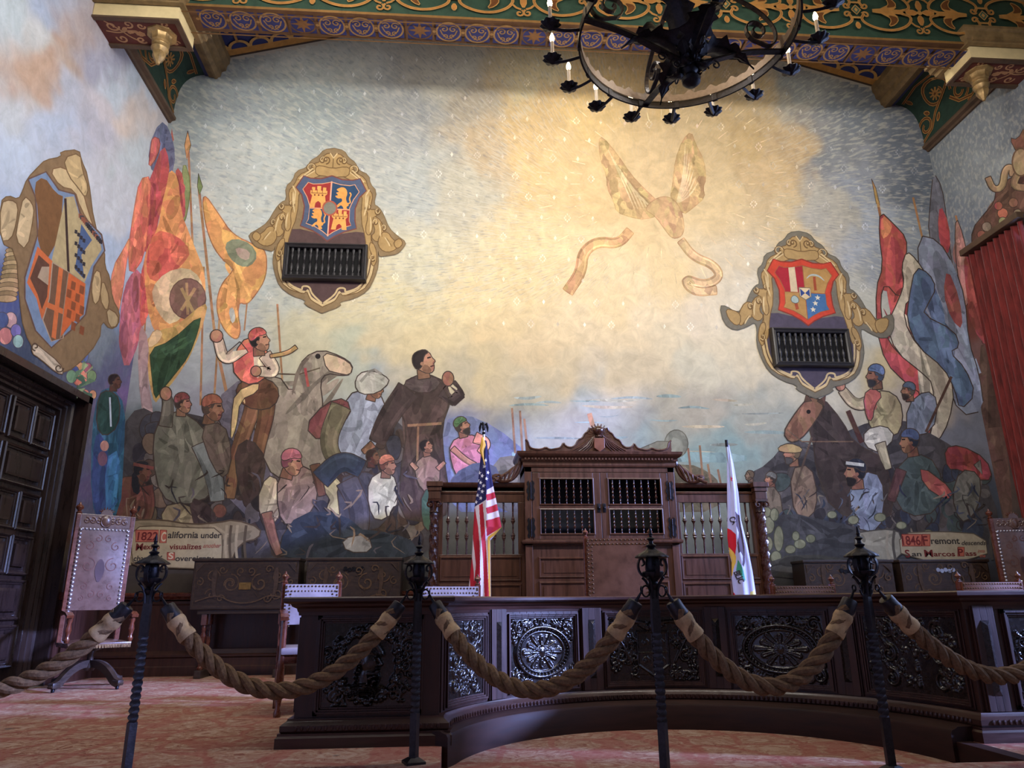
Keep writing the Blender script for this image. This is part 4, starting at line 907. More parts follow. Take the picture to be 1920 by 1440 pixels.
# dark horse and rider
MU.poly([(1500,760),(1540,742),(1580,790),(1600,830),(1660,860),(1680,960),(1640,980),(1560,960),(1530,880),(1524,820)], (66,54,52), 1, DK, 2.4, 9)
MU.poly([(1506,755),(1520,742),(1548,756),(1530,790),(1500,826),(1480,830),(1468,812),(1484,784)], (136,92,66), 1, DK, 2.4, 4); MU.poly([(1508,754),(1512,736),(1522,752)], (90,62,50), 0, DK); MU.poly([(1532,752),(1548,742),(1546,762)], (90,62,50), 0, DK); MU.disc(1516,772,4,(30,24,24)); MU.line([(1476,806),(1504,828),(1600,828)], 2.5, (110,86,66))
MU.poly([(1630,740),(1660,730),(1688,748),(1694,790),(1680,820),(1640,812),(1626,790)], (166,150,108), 1, DK, 2.2, 7); MU.limb([(1634,752),(1604,762),(1578,730)], 26, 16, (172,156,120)); MU.disc(1576,724,9,SK,None,DK)
MU.poly([(1618,740),(1636,726),(1656,740),(1640,760),(1636,790),(1624,786)], (166,66,62), 1, DK, 1.8, 2); MU.head(1640,706,18,SK2,(70,80,100),-1,0,(88,112,150),(50,48,52))
MU.poly([(1620,806),(1660,796),(1680,820),(1650,850),(1620,836)], (196,190,176), 1, DK, 2, 3); MU.limb([(1650,830),(1666,880)], 22, 12, (180,166,136)); MU.line([(1590,770),(1616,830)], 9, (80,46,40))
MU.poly([(1700,760),(1736,730),(1760,750),(1750,810),(1700,820)], (120,130,150), 1, DK, 2, 4); MU.head(1702,734,14,SK2,(90,80,70),-1,0,(84,96,120),(60,46,42)); MU.line([(1784,706),(1736,810)], 5, (90,64,52))
# figures in front
MU.poly([(1590,900),(1640,880),(1660,920),(1650,1000),(1600,990)], (130,140,166), 1, DK, 2, 6); MU.head(1602,888,22,SK,(36,36,48),-1,0,(44,46,60),(40,34,36)); MU.line([(1586,868),(1620,872)], 6, (196,196,190))
MU.poly([(1690,860),(1740,850),(1770,900),(1760,960),(1700,970),(1670,920)], (76,90,90), 1, DK, 2, 8); MU.head(1704,830,20,SK2,(40,46,60),-1,.1,(70,88,124)); MU.poly([(1724,870),(1790,920),(1776,940),(1730,910)], (166,76,62), 1, DK, 1.8, 2); MU.limb([(1690,880),(1670,940)], 22, 16, (96,60,60))
MU.poly([(1770,840),(1800,834),(1850,860),(1862,900),(1830,900),(1800,880),(1776,880)], (142,42,46), 1, DK, 2, 5)
MU.poly([(1800,880),(1836,886),(1840,930),(1824,970),(1800,980),(1784,930)], (110,108,102), 1, DK, 2, 6); MU.poly([(1826,872),(1838,862),(1842,890)], (120,116,110), 0, DK)
MU.head(1484,852,17,SK,(110,90,70),-1,0,None,(84,80,80)); MU.poly([(1458,838),(1480,830),(1506,840),(1500,850),(1462,848)], (176,142,92), 1, DK, 1.6); MU.poly([(1480,880),(1520,870),(1534,930),(1524,970),(1490,972)], (132,110,90), 1, DK, 2, 6); MU.line([(1522,820),(1490,920)], 4, (96,78,66))
MU.head(1444,900,12,SK,(70,64,60),-1,0,(112,112,110)); MU.head(1405,892,9,(150,120,96),(120,100,80),-1); MU.poly([(1425,915),(1460,912),(1470,975),(1424,975)], (120,106,92), 1, DK, 1.6, 4)
for i in range(60):
    x = rnd.uniform(1440, 1850); y = rnd.uniform(900, 990)
    MU.line([(x,y),(x+rnd.uniform(-14,14),y+rnd.uniform(-6,18)),(x+rnd.uniform(-22,22),y+rnd.uniform(10,30))], rnd.uniform(2,5), rnd.choice([(60,56,60),(50,58,78),(112,104,100),(76,84,104),(66,56,54),(134,120,104)]), 1, 2)
# rocks and pale cactus pads
MU.poly([(1424,980),(1480,960),(1540,975),(1600,985),(1640,1020),(1640,1050),(1424,1050)], (72,72,78), 1, None, folds=10)
for x, y, rx, ry in ((1440,985,12,16),(1460,1010,9,24),(1436,960,10,10),(1482,1030,10,8),(1500,1020,11,9),(1520,1010,9,8),(1478,1052,12,10),(1440,1020,9,14),(1455,1045,10,12),(1600,975,10,8),(1650,970,11,8),(1690,985,10,7),(1560,965,9,7),(1740,1000,9,7),(1452,965,8,12),(1492,1005,7,9)): MU.disc(x,y,rx,(132,134,108),ry,(78,80,66),1.6)
MU.poly([(1424,1060),(1500,1035),(1640,1055),(1700,1060),(1700,1085),(1424,1085)], (80,78,74), 1, None, folds=6)
# ---- right wall beside the curtain: painted flowers on red-brown ground
MV = Mural()
MV.poly([(1822,470),(1880,430),(1920,405),(1960,390),(1960,300),(1900,330),(1868,352),(1864,380),(1846,400),(1822,430)], (104,70,58), 1, DK, 2, 5)
for x, y, r, c in ((1840,440,8,(150,80,66)),(1850,425,9,(150,130,112)),(1862,440,8,(142,120,100)),(1880,400,10,(184,84,62)),(1872,386,8,(160,70,56)),(1880,415,8,(150,150,100)),(1900,380,9,(140,90,70)),(1908,400,8,(160,140,110)),(1836,520,5,(180,90,60)),(1838,560,6,(200,100,66)),(1842,600,5,(150,90,60)),(1834,540,5,(120,130,90)),(1846,640,5,(150,70,60))): MV.disc(x,y,r,c,None,(80,56,46),1.4)
MV.limb([(1852,332),(1862,356),(1880,352),(1884,318),(1896,312),(1900,330)], 12, 14, (168,136,98)); MV.limb([(1930,300),(1905,330),(1900,350),(1925,352)], 14, 14, (160,128,92)); MV.poly([(1892,258),(1908,262),(1922,235),(1930,300),(1908,290)], (130,84,62), 1, DK, 1.5); MV.disc(1914,304,16,(176,150,108),26,(110,84,60),3)
MV.poly([(1832,650),(1860,640),(1876,760),(1886,900),(1896,1080),(1866,1080),(1846,860)], (98,70,60), 1, None, folds=9)
# ---- heraldic crests, painted on the wall round the turned grilles
HE = Mural()
TAN, TANL, TAND, OUTL = (172,142,94), (206,182,136), (112,86,54), (128,108,78)
def crest(kind, q):
    """q maps (u,v) in crest space (about -1..1 wide, origin at shield centre) to the photo"""
    cm_ = lambda u: math.copysign(1+(abs(u)-1)*.74, u) if abs(u) > 1 else u
    T = lambda pts: [q(cm_(p[0]), p[1]) for p in pts]
    S_ = kind['s']
    def scrollwork(pts, w0=9, sm_=1): HE.poly(T(pts), TAN, sm_, TAND, 2*S_)
    # grey-brown halo that follows the cartouche
    half = [(0,-1.55),(.28,-1.50),(.42,-1.30),(.62,-1.18),(.70,-.98),(1.02,-.86),(1.10,-.60),(1.36,-.42),(1.28,-.05),(1.48,.02),(1.68,.22),(1.92,.60),(2.26,.80)]
    if kind['wide']: half += [(2.62,.62),(2.86,.62),(2.78,1.10),(2.40,1.30),(1.90,1.16),(1.62,1.02)]
    else: half += [(2.60,.96),(2.50,1.12),(2.30,1.30),(1.90,1.36),(1.62,1.40)]
    half += [(1.56,1.20),(1.64,1.62),(1.52,2.00),(1.30,2.36),(.86,2.60),(.46,2.70),(.52,2.82),(.0,3.04)]
    mir = [(-x, y) for x, y in half[::-1]]
    HE.poly(T([(x*1.03, y*1.02) for x, y in half+mir]), kind['halo'], 1, kind['halo2'], 2*S_)
    # purple field and its moulded edge
    fld = [(0,.9),(1.1,.7),(1.30,1.0),(1.42,1.5),(1.34,2.0),(1.06,2.36),(.52,2.52),(.44,2.42),(.36,2.60),(.30,2.68),(0,2.84)]
    HE.poly(T([(x*1.08, y*1.03) for x, y in fld+[(-x, y) for x, y in fld[::-1]]]), TANL, 1, TAND, 2*S_)
    HE.poly(T(fld+[(-x, y) for x, y in fld[::-1]]), kind['field'], 1, None)
    # cartouche round the shield
    for s_ in (1, -1):
        K = lambda pts: [(s_*x, y) for x, y in pts]
        scrollwork(K([(0,-1.45),(.26,-1.40),(.36,-1.18),(.58,-1.10),(.62,-.94),(.95,-.78),(1.06,-.5),(1.28,-.3),(1.2,.0),(1.2,.6),(1.34,.9),(1.30,1.3),(1.5,1.5),(1.38,1.62),(1.18,1.4),(1.1,.9),(.9,.4),(.9,-.4),(.4,-.8),(0,-.8)]))
        scrollwork(K([(1.02,-.02),(1.16,.10),(1.46,.10),(1.52,.22),(1.36,.34),(1.34,.72),(1.20,.86),(1.06,.7),(1.14,.3)]))
        scrollwork(K([(1.34,.26),(1.66,.40),(1.80,.72),(1.74,.94),(1.50,1.02),(1.30,.86),(1.46,.72),(1.36,.5)]))
        if kind['wide']:
            scrollwork(K([(1.70,.48),(1.98,.50),(2.22,.78),(2.36,1.10),(2.16,1.18),(1.96,.94),(1.74,.92)])); scrollwork(K([(2.18,.84),(2.42,.74),(2.74,.72),(2.66,1.0),(2.40,1.18),(2.22,1.1)]))
        else:
            scrollwork(K([(1.70,.72),(1.96,.72),(2.12,.90),(2.42,1.02),(2.30,1.20),(2.0,1.30),(1.70,1.22),(1.56,1.0)])); scrollwork(K([(2.18,.98),(2.42,.86),(2.56,1.02),(2.40,1.16),(2.26,1.14)]))
        scrollwork(K([(1.30,1.0),(1.50,1.12),(1.62,1.50),(1.50,1.72),(1.38,1.62),(1.42,1.4),(1.26,1.2)]))
        for c_, r, a in (((.62,-.98),.16,200),((1.12,.06),.13,120),((1.48,.14),.12,0),((1.44,.46),.13,150),((1.78,.62),.12,200),((.30,-1.22),.12,180),((1.42,1.46),.12,30)):
            HE.line(T(K(spiral(c_[0], c_[1], r, a, 1.15, .25))), 3.0*S_, TAND); HE.line(T(K(spiral(c_[0], c_[1]-.02, r*.8, a, .8, .4))), 1.6*S_, TANL)
        for a, b in (((1.22,.30),(1.26,.74)),((1.56,.44),(1.66,.86)),((1.82,.86),(2.06,1.12)),((1.08,-.30),(.98,.3)),((.45,-.95),(.90,-.62))):
            HE.line(T(K([a, ((a[0]+b[0])/2+.04,(a[1]+b[1])/2), b])), 4*S_, TANL, 1, 2); HE.line(T(K([(a[0]+.08,a[1]+.02), (b[0]+.08,b[1])])), 3*S_, (134,106,66), 0, 2)
    scrollwork([(-.50,-1.02),(-.36,-1.08),(0,-1.0),(.36,-1.08),(.50,-1.02),(.46,-.80),(.2,-.78),(0,-.74),(-.2,-.78),(-.46,-.80)])
    for s_ in (1, -1):
        HE.line(T([(s_*x, y) for x, y in spiral(.20,-1.24,.12,90,1.1,.2)]), 3*S_, TAND)
        HE.line(T([(s_*x, y) for x, y in [(.55,-.98),(.72,-.84),(.92,-.66)]]), 3.4*S_, TANL); HE.line(T([(s_*x, y) for x, y in [(1.02,.05),(1.0,-.3),(1.12,-.46)]]), 3.0*S_, TANL)
        HE.line(T([(s_*x, y) for x, y in chaikin([(1.32,1.5),(1.28,1.95),(1.02,2.32),(.60,2.50),(.62,2.36),(.40,2.36),(.34,2.56),(.02,2.82)],2,False)]), 4.2*S_, TANL)
        HE.line(T([(s_*x, y) for x, y in chaikin([(1.38,1.5),(1.34,1.98),(1.06,2.38),(.60,2.58)],2,False)]), 2.0*S_, TAND)
    HE.line(T([(-.1,-1.44),(0,-1.30),(.1,-1.44)]), 3*S_, TANL)
    # shield
    sh = [(0,-.80),(.30,-.70),(.60,-.70),(.80,-.76),(1.00,-.42),(.82,-.22),(.72,.10),(.74,.44),(.80,.66),(.44,.78),(.18,.92),(0,1.06)]
    full = sh+[(-x, y) for x, y in sh[::-1]]
    HE.poly(T(full), kind['rim'], 0, kind['rim2'], 3*S_)
    inn = [(0,-.62),(.26,-.56),(.52,-.54),(.66,-.58),(.80,-.38),(.66,-.16),(.56,.10),(.58,.46),(.64,.58),(.38,.66),(.16,.78),(0,.90)]
    R_ = inn; L_ = [(-x, y) for x, y in inn]
    def quart(side, top):
        P0 = [(s1[0]*side, s1[1]) for s1 in inn]
        m_ = .14
        return [(0,-.62)]+[p for p in P0[1:] if p[1] < m_]+[(side*.56,m_),(0,m_)] if top else [(0,m_),(side*.57,m_)]+[p for p in P0[1:] if p[1] > m_]+[(0,.90)]
    for side, top, colr in kind['q']: HE.poly(T(quart(side, top)), colr, 0, kind['ln'], 1.8*S_)
    kind['draw'](T)
def castle(T, cx_, cy_, s):
    g = lambda pts: T([(cx_+x*s, cy_+y*s) for x, y in pts]); Y_ = (228,168,92)
    HE.poly(g([(-.26,.30),(-.20,-.06),(-.26,-.12),(-.26,-.22),(-.22,-.22),(-.22,-.32),(-.12,-.32),(-.12,-.22),(-.06,-.22),(-.06,-.36),(.06,-.36),(.06,-.22),(.12,-.22),(.12,-.32),(.22,-.32),(.22,-.22),(.26,-.22),(.26,-.12),(.20,-.06),(.26,.30),(.10,.30),(.08,.16),(0,.10),(-.08,.16),(-.10,.30)]), Y_, 0, None)
    for x in (-.12, 0, .12): HE.disc(*g([(x,-.08)])[0], 1.6, (120,60,44))
    for x in (-.16, 0, .16): HE.line(g([(x-.05,-.26),(x-.05,-.14)]), 1, (130,70,50))
    HE.line(g([(-.24,-.14),(.24,-.14)]), 1.2, (130,80,50))
def lion(T, cx_, cy_, s):
    g = lambda pts: T([(cx_+x*s, cy_+y*s) for x, y in pts]); Y_ = (228,160,84)
    HE.poly(g(chaikin([(-.16,-.30),(-.02,-.36),(.10,-.30),(.14,-.16),(.10,-.02),(.14,.10),(.22,.18),(.12,.24),(.20,.32),(.06,.34),(.04,.24),(-.04,.18),(-.10,.26),(-.20,.26),(-.10,.14),(.0,.08),(-.02,-.02),(-.14,.0),(-.24,-.08),(-.12,-.10),(-.22,-.18),(-.10,-.20),(-.20,-.26)],1)), Y_, 0, None)
    HE.line(g(chaikin([(.10,.14),(.26,.12),(.20,-.02),(.26,-.14),(.20,-.2)],2,False)), 2.4, Y_)
def draw1(T):
    castle(T, -.34, -.16, .92); lion(T, .34, -.16, .95); lion(T, -.32, .44, .86); castle(T, .30, .46, .86)
    HE.line(T([(0,-.64),(0,.92)]), 2.6, (226,170,140)); HE.line(T([(-.57,.14),(.57,.14)]), 2.2, (226,160,120))
    HE.disc(*T([(0,.12)])[0], 13, (130,126,112), 13, (176,92,70), 3)
def star(T, cx_, cy_, r, col):
    HE.poly(T([(cx_+(r if k % 2 == 0 else r*.42)*math.sin(PI*k/5), cy_-(r if k % 2 == 0 else r*.42)*math.cos(PI*k/5)) for k in range(10)]), col, 0, None)
def draw2(T):
    HE.poly(T([(-.40,-.54),(-.22,-.57),(-.20,.13),(-.40,.13)]), (206,186,150), 0, None)
    HE.line(T([(.30,-.32),(.30,.06)]), 5, (156,74,48)); HE.line(T([(.08,-.26),(.18,-.36),(.32,-.38),(.46,-.34),(.58,-.22)]), 3.6, (176,184,176), 1, 2)
    HE.line(T([(-.30,.36),(-.26,.62)]), 6, (160,78,52)); HE.poly(T([(-.30,.22),(-.20,.30),(-.20,.42),(-.32,.46),(-.42,.40),(-.40,.28)]), (164,180,172), 1, (100,100,90), 1.2)
    for x, y in ((.34,.26),(.26,.42),(.18,.60)): star(T, x, y, .085, (214,206,180))
    HE.poly(T([(-.16,0),(.16,0),(.16,.24),(0,.34),(-.16,.24)]), (214,192,150), 0, (120,110,90), 1.6)
    HE.poly(T([(-.13,.03),(0,.15),(-.13,.25)]), (54,74,130), 0, None); HE.poly(T([(.13,.03),(0,.15),(.13,.25)]), (54,74,130), 0, None)
def qmap(cx_, cy_, s, shear=0.05, sk=-.03): return lambda u, v: (cx_+s*u+sk*s*v, cy_+s*v+shear*s*u)
REDQ, BLUQ = (156,52,50), (48,74,104)
crest(dict(s=.8, wide=False, halo=(140,118,86), halo2=(122,104,78), field=(88,68,66), rim=(82,92,116), rim2=(120,70,62), ln=(214,160,120), q=((-1,1,REDQ),(1,1,BLUQ),(-1,0,BLUQ),(1,0,REDQ)), draw=draw1), qmap(619,383,66,.05,-.075))
HEA = HE; HE = Mural()
OCH = (176,136,80)
crest(dict(s=.8, wide=True, halo=(118,112,98), halo2=(100,96,84), field=(80,72,86), rim=(196,70,50), rim2=(140,56,44), ln=(150,90,60), q=((-1,1,(162,40,52)),(1,1,OCH),(-1,0,OCH),(1,0,(72,108,150))), draw=draw2), qmap(1508,540,67,.055,.10))
HEB = HE; HE = Mural()
# crest on the left wall: tall shield in steep perspective
HE.poly([(50,335),(72,312),(84,300),(115,294),(112,284),(148,280),(152,300),(165,330),(176,420),(196,470),(196,500),(206,520),(210,560),(224,585),(222,610),(206,618),(190,600),(186,640),(140,690),(112,700),(70,668),(44,620),(36,560),(30,470),(0,455),(0,378),(14,366),(34,374),(42,358)], (132,108,80), 1, (112,90,64), 2)
HE.poly([(0,380),(20,374),(34,384),(30,420),(20,450),(0,452)], (190,168,132), 1, (112,88,60), 2, 3); HE.poly([(44,366),(60,380),(64,400),(50,470),(28,450),(34,410)], (196,174,138), 1, (112,88,60), 2, 3)
HE.poly([(92,318),(120,312),(150,340),(166,400),(180,440),(150,390),(140,356),(112,350)], (196,174,134), 1, (120,92,64), 2); HE.poly([(118,296),(150,286),(154,320),(166,352),(160,372),(146,352),(128,330)], (186,162,120), 1, (112,88,60), 2, 3)
HE.poly([(52,336),(86,322),(110,356),(140,364),(150,400),(190,440),(196,470),(176,500),(160,590),(132,620),(96,652),(66,620),(46,560),(46,520),(70,440),(66,370)], (118,138,168), 0, (104,80,70), 3)
HE.poly([(62,345),(82,330),(104,362),(122,370),(96,490),(70,465),(72,400)], (120,86,56), 1, None)
HE.poly([(122,370),(138,368),(150,410),(186,448),(190,468),(170,500),(158,530),(96,490)], (176,160,122), 0, None)
HE.line([(122,372),(128,510)], 4.5, (60,44,42))
HE.poly([(152,420),(172,450),(152,478),(158,524),(140,505)], (76,96,136), 0, None)
for i in range(16):
    a = i/15; HE.poly([(150+a*38-3,400+a*48),(150+a*38+4,402+a*48),(150+a*38+3,410+a*48),(150+a*38-3,408+a*48)], rnd.choice([(44,40,48),(140,84,66),(60,60,70)]), 0, None)
    HE.poly([(140+(i%4)*5,430+i*5.5),(145+(i%4)*5,432+i*5.5),(144+(i%4)*5,439+i*5.5),(139+(i%4)*5,437+i*5.5)], (50,46,54), 0, None)
HE.poly([(70,462),(98,490),(94,560),(78,600),(68,560),(50,530)], (198,108,66), 0, None); HE.poly([(72,478),(92,496),(88,556),(78,580),(70,552),(56,522)], (96,66,54), 0, None); HE.poly([(78,500),(92,500),(90,535),(70,520)], (170,150,130), 0, None)
HE.poly([(98,492),(128,510),(118,634),(96,640),(80,600),(92,560)], (112,84,66), 0, (170,150,130), 2); HE.poly([(110,500),(118,505),(104,636),(96,632)], (200,110,66), 0, None); HE.poly([(88,566),(120,580),(119,590),(86,576)], (200,110,66), 0, None)
HE.poly([(128,510),(160,532),(156,590),(134,606),(112,634)], (196,100,58), 0, (150,130,110), 1.5)
for i in range(5):
    for j in range(4):
        if (i+j) % 2: x = 126+j*8; y = 522+i*19+j*4; HE.poly([(x,y),(x+8,y+4),(x+6,y+19),(x-2,y+15)], (132,76,50), 0, None)
HE.poly([(62,640),(74,650),(112,680),(120,702),(106,700),(74,672),(58,662)], (196,180,158), 1, (104,82,62), 2, 3); HE.line(spiral(110,690,9,0,1.1,.2), 2.5, (80,64,50)); HE.line(spiral(66,650,8,90,1.1,.2), 2.5, (80,64,50))
HE.poly([(178,505),(190,512),(188,560),(176,574),(170,540)], (190,166,126), 1, (112,88,60), 2, 2); HE.poly([(192,520),(206,560),(200,586),(186,560)], (176,152,112), 1, (112,88,60), 2); HE.poly([(198,575),(222,590),(220,612),(204,614)], (176,156,120), 1, (112,88,60), 2)

# ---- inscription scrolls with their lettering
IN = Mural()
SC, SCD = (176,160,128), (112,96,74)
IN.poly([(222,985),(250,975),(300,974),(360,984),(410,980),(440,974),(490,990),(486,1010),(450,1018),(430,1060),(222,1068)], (146,130,104), 1, (88,72,56), 3, 6)
IN.poly([(250,988),(300,986),(360,990),(416,990),(418,1040),(412,1068),(252,1062),(246,1030)], SC, 1, (96,80,62), 2)
for x in (226,236,244,426,434,446,462): IN.line([(x,985),(x-4,1020),(x,1060)], 5, rnd.choice([(116,100,78),(170,152,122),(90,76,60)]), 1)
INA = IN; IN = Mural()
IN.poly([(1600,1000),(1640,994),(1668,992),(1690,1000),(1690,1050),(1640,1050),(1606,1046)], (150,146,134), 1, (80,76,72), 2.5, 4)
IN.poly([(1684,1000),(1760,996),(1846,1002),(1852,1050),(1690,1050)], (172,160,138), 1, (96,86,74), 2)
for x in (1664,1676,1858,1868,1880): IN.line([(x,995),(x-3,1020),(x+2,1050)], 5, rnd.choice([(116,108,98),(160,152,138),(84,80,76)]), 1)
RB = (186,104,86)
INA.poly([(255,994),(298,994),(297,1016),(255,1016)], RB, 0, (120,50,44), 1.5); INA.poly([(301,994),(313,994),(312,1018),(300,1018)], RB, 0, (120,50,44), 1.5); INA.poly([(314,1036),(328,1036),(328,1050),(314,1050)], RB, 0, (120,50,44), 1.5)
IN.poly([(1690,1002),(1727,1002),(1727,1024),(1691,1024)], RB, 0, (120,50,44), 1.5); IN.poly([(1728,1002),(1743,1002),(1743,1024),(1728,1024)], RB, 0, (120,50,44), 1.5); IN.poly([(1795,1026),(1807,1026),(1807,1043),(1795,1043)], RB, 0, (120,50,44), 1.5)

crowd_b = MU.b.build('painted_figures', M['figures'], mb_); MU.l.build('painted_figures', M['figures'], ml_); MU.r.build('painted_banners', M['figures'], mr_); MV.r.build('painted_flowers', M['figures'], mr_)
def place(p, name, par, off):
    if p.v: o = p.build(name, M['crest'], par); o.location = off
hb = crowd_top = max(MU.b.top, 10)*4e-5+.001
place(HEA.b, 'heraldic_crest', mb_, (0,-hb,0)); place(HEB.b, 'heraldic_crest', mb_, (0,-hb,0)); place(HE.l, 'heraldic_crest', ml_, (MU.l.top*4e-5+.001,0,0))
place(INA.b, 'inscription_scroll', mb_, (0,-hb,0)); place(IN.b, 'inscription_scroll', mb_, (0,-hb,0)); place(IN.r, 'inscription_scroll', mr_, (-MU.r.top*4e-5-.001,0,0))
place(INA.l, 'inscription_scroll', ml_, (MU.l.top*4e-5+.001,0,0))
LETY = YB-hb-.002-max(INA.b.top, IN.b.top)*4e-5-.0015
print('LAYERS', MU.b.top, MU.l.top, MU.r.top, HEA.b.top, HEB.b.top, HE.l.top, IN.b.top)
def letters(txt, px, py, hpx, col, parent, wpx=None, bold=.02, slant=0.0):
    """real lettering: baseline-left at photo point, cap height in photo pixels"""
    x, y, z = back_pt(px, py); x2, _, z2 = back_pt(px, py-hpx); hgt = z2-z
    cu = bpy.data.curves.new('lettering', 'FONT'); cu.body = txt; cu.size = 1; cu.offset = bold; cu.shear = slant
    t = bpy.data.objects.new('lettering', cu); C.objects.link(t)
    dg = bpy.context.evaluated_depsgraph_get(); me = bpy.data.meshes.new_from_object(t.evaluated_get(dg)); bpy.data.objects.remove(t, do_unlink=True)
    xs = [v.co.x for v in me.vertices]; w = max(xs)-min(xs); s = hgt/.70
    sx = s if wpx is None else (back_pt(px+wpx, py)[0]-x)/w
    for v in me.vertices: v.co = Vector(((v.co.x-min(xs))*sx, 0, v.co.y*s))
    me.materials.clear(); me.materials.append(M.setdefault('ink%s' % (col,), varied('lettering_paint', lin(col), .8, .2, 20)))
    o = bpy.data.objects.new('lettering', me); C.objects.link(o); o.parent = parent; o.location = (x, LETY, z); return o
RD, BK = (104,30,30), (52,46,44)
for a in (('1822',258,1013,15,RD,38),('C',302,1015,17,(206,190,160),9),('alifornia',315,1009,12,BK,57),('under',377,1009,11,BK,38),
          ('M',255,1032,13,RD,13),('exico',269,1030,10,RD,31),('visualizes',318,1030,10,RD,60),('another',381,1027,8,(150,90,76),34),
          ('change',251,1052,10,BK,38),('of',292,1052,10,BK,12),('S',316,1048,12,(206,190,160),9),('overeignty',329,1052,10,BK,72),
          ('1846',1692,1022,17,RD,34),('F',1730,1022,17,RD,10),('remont',1745,1020,12,BK,54),('descends',1802,1022,8,BK,46),
          ('S',1697,1045,14,RD,9),('an',1709,1043,9,BK,18),('M',1733,1044,13,RD,16),('arcos',1750,1043,9,RD,40),('P',1796,1042,13,RD,10),('ass',1809,1042,9,RD,21),('into',1832,1036,6,(160,90,76),14),('the',1836,1045,6,(160,90,76),11)):
    letters(*a[:5], mb_, a[5], slant=.35 if a[0] in ('another','descends','into','the') else 0)
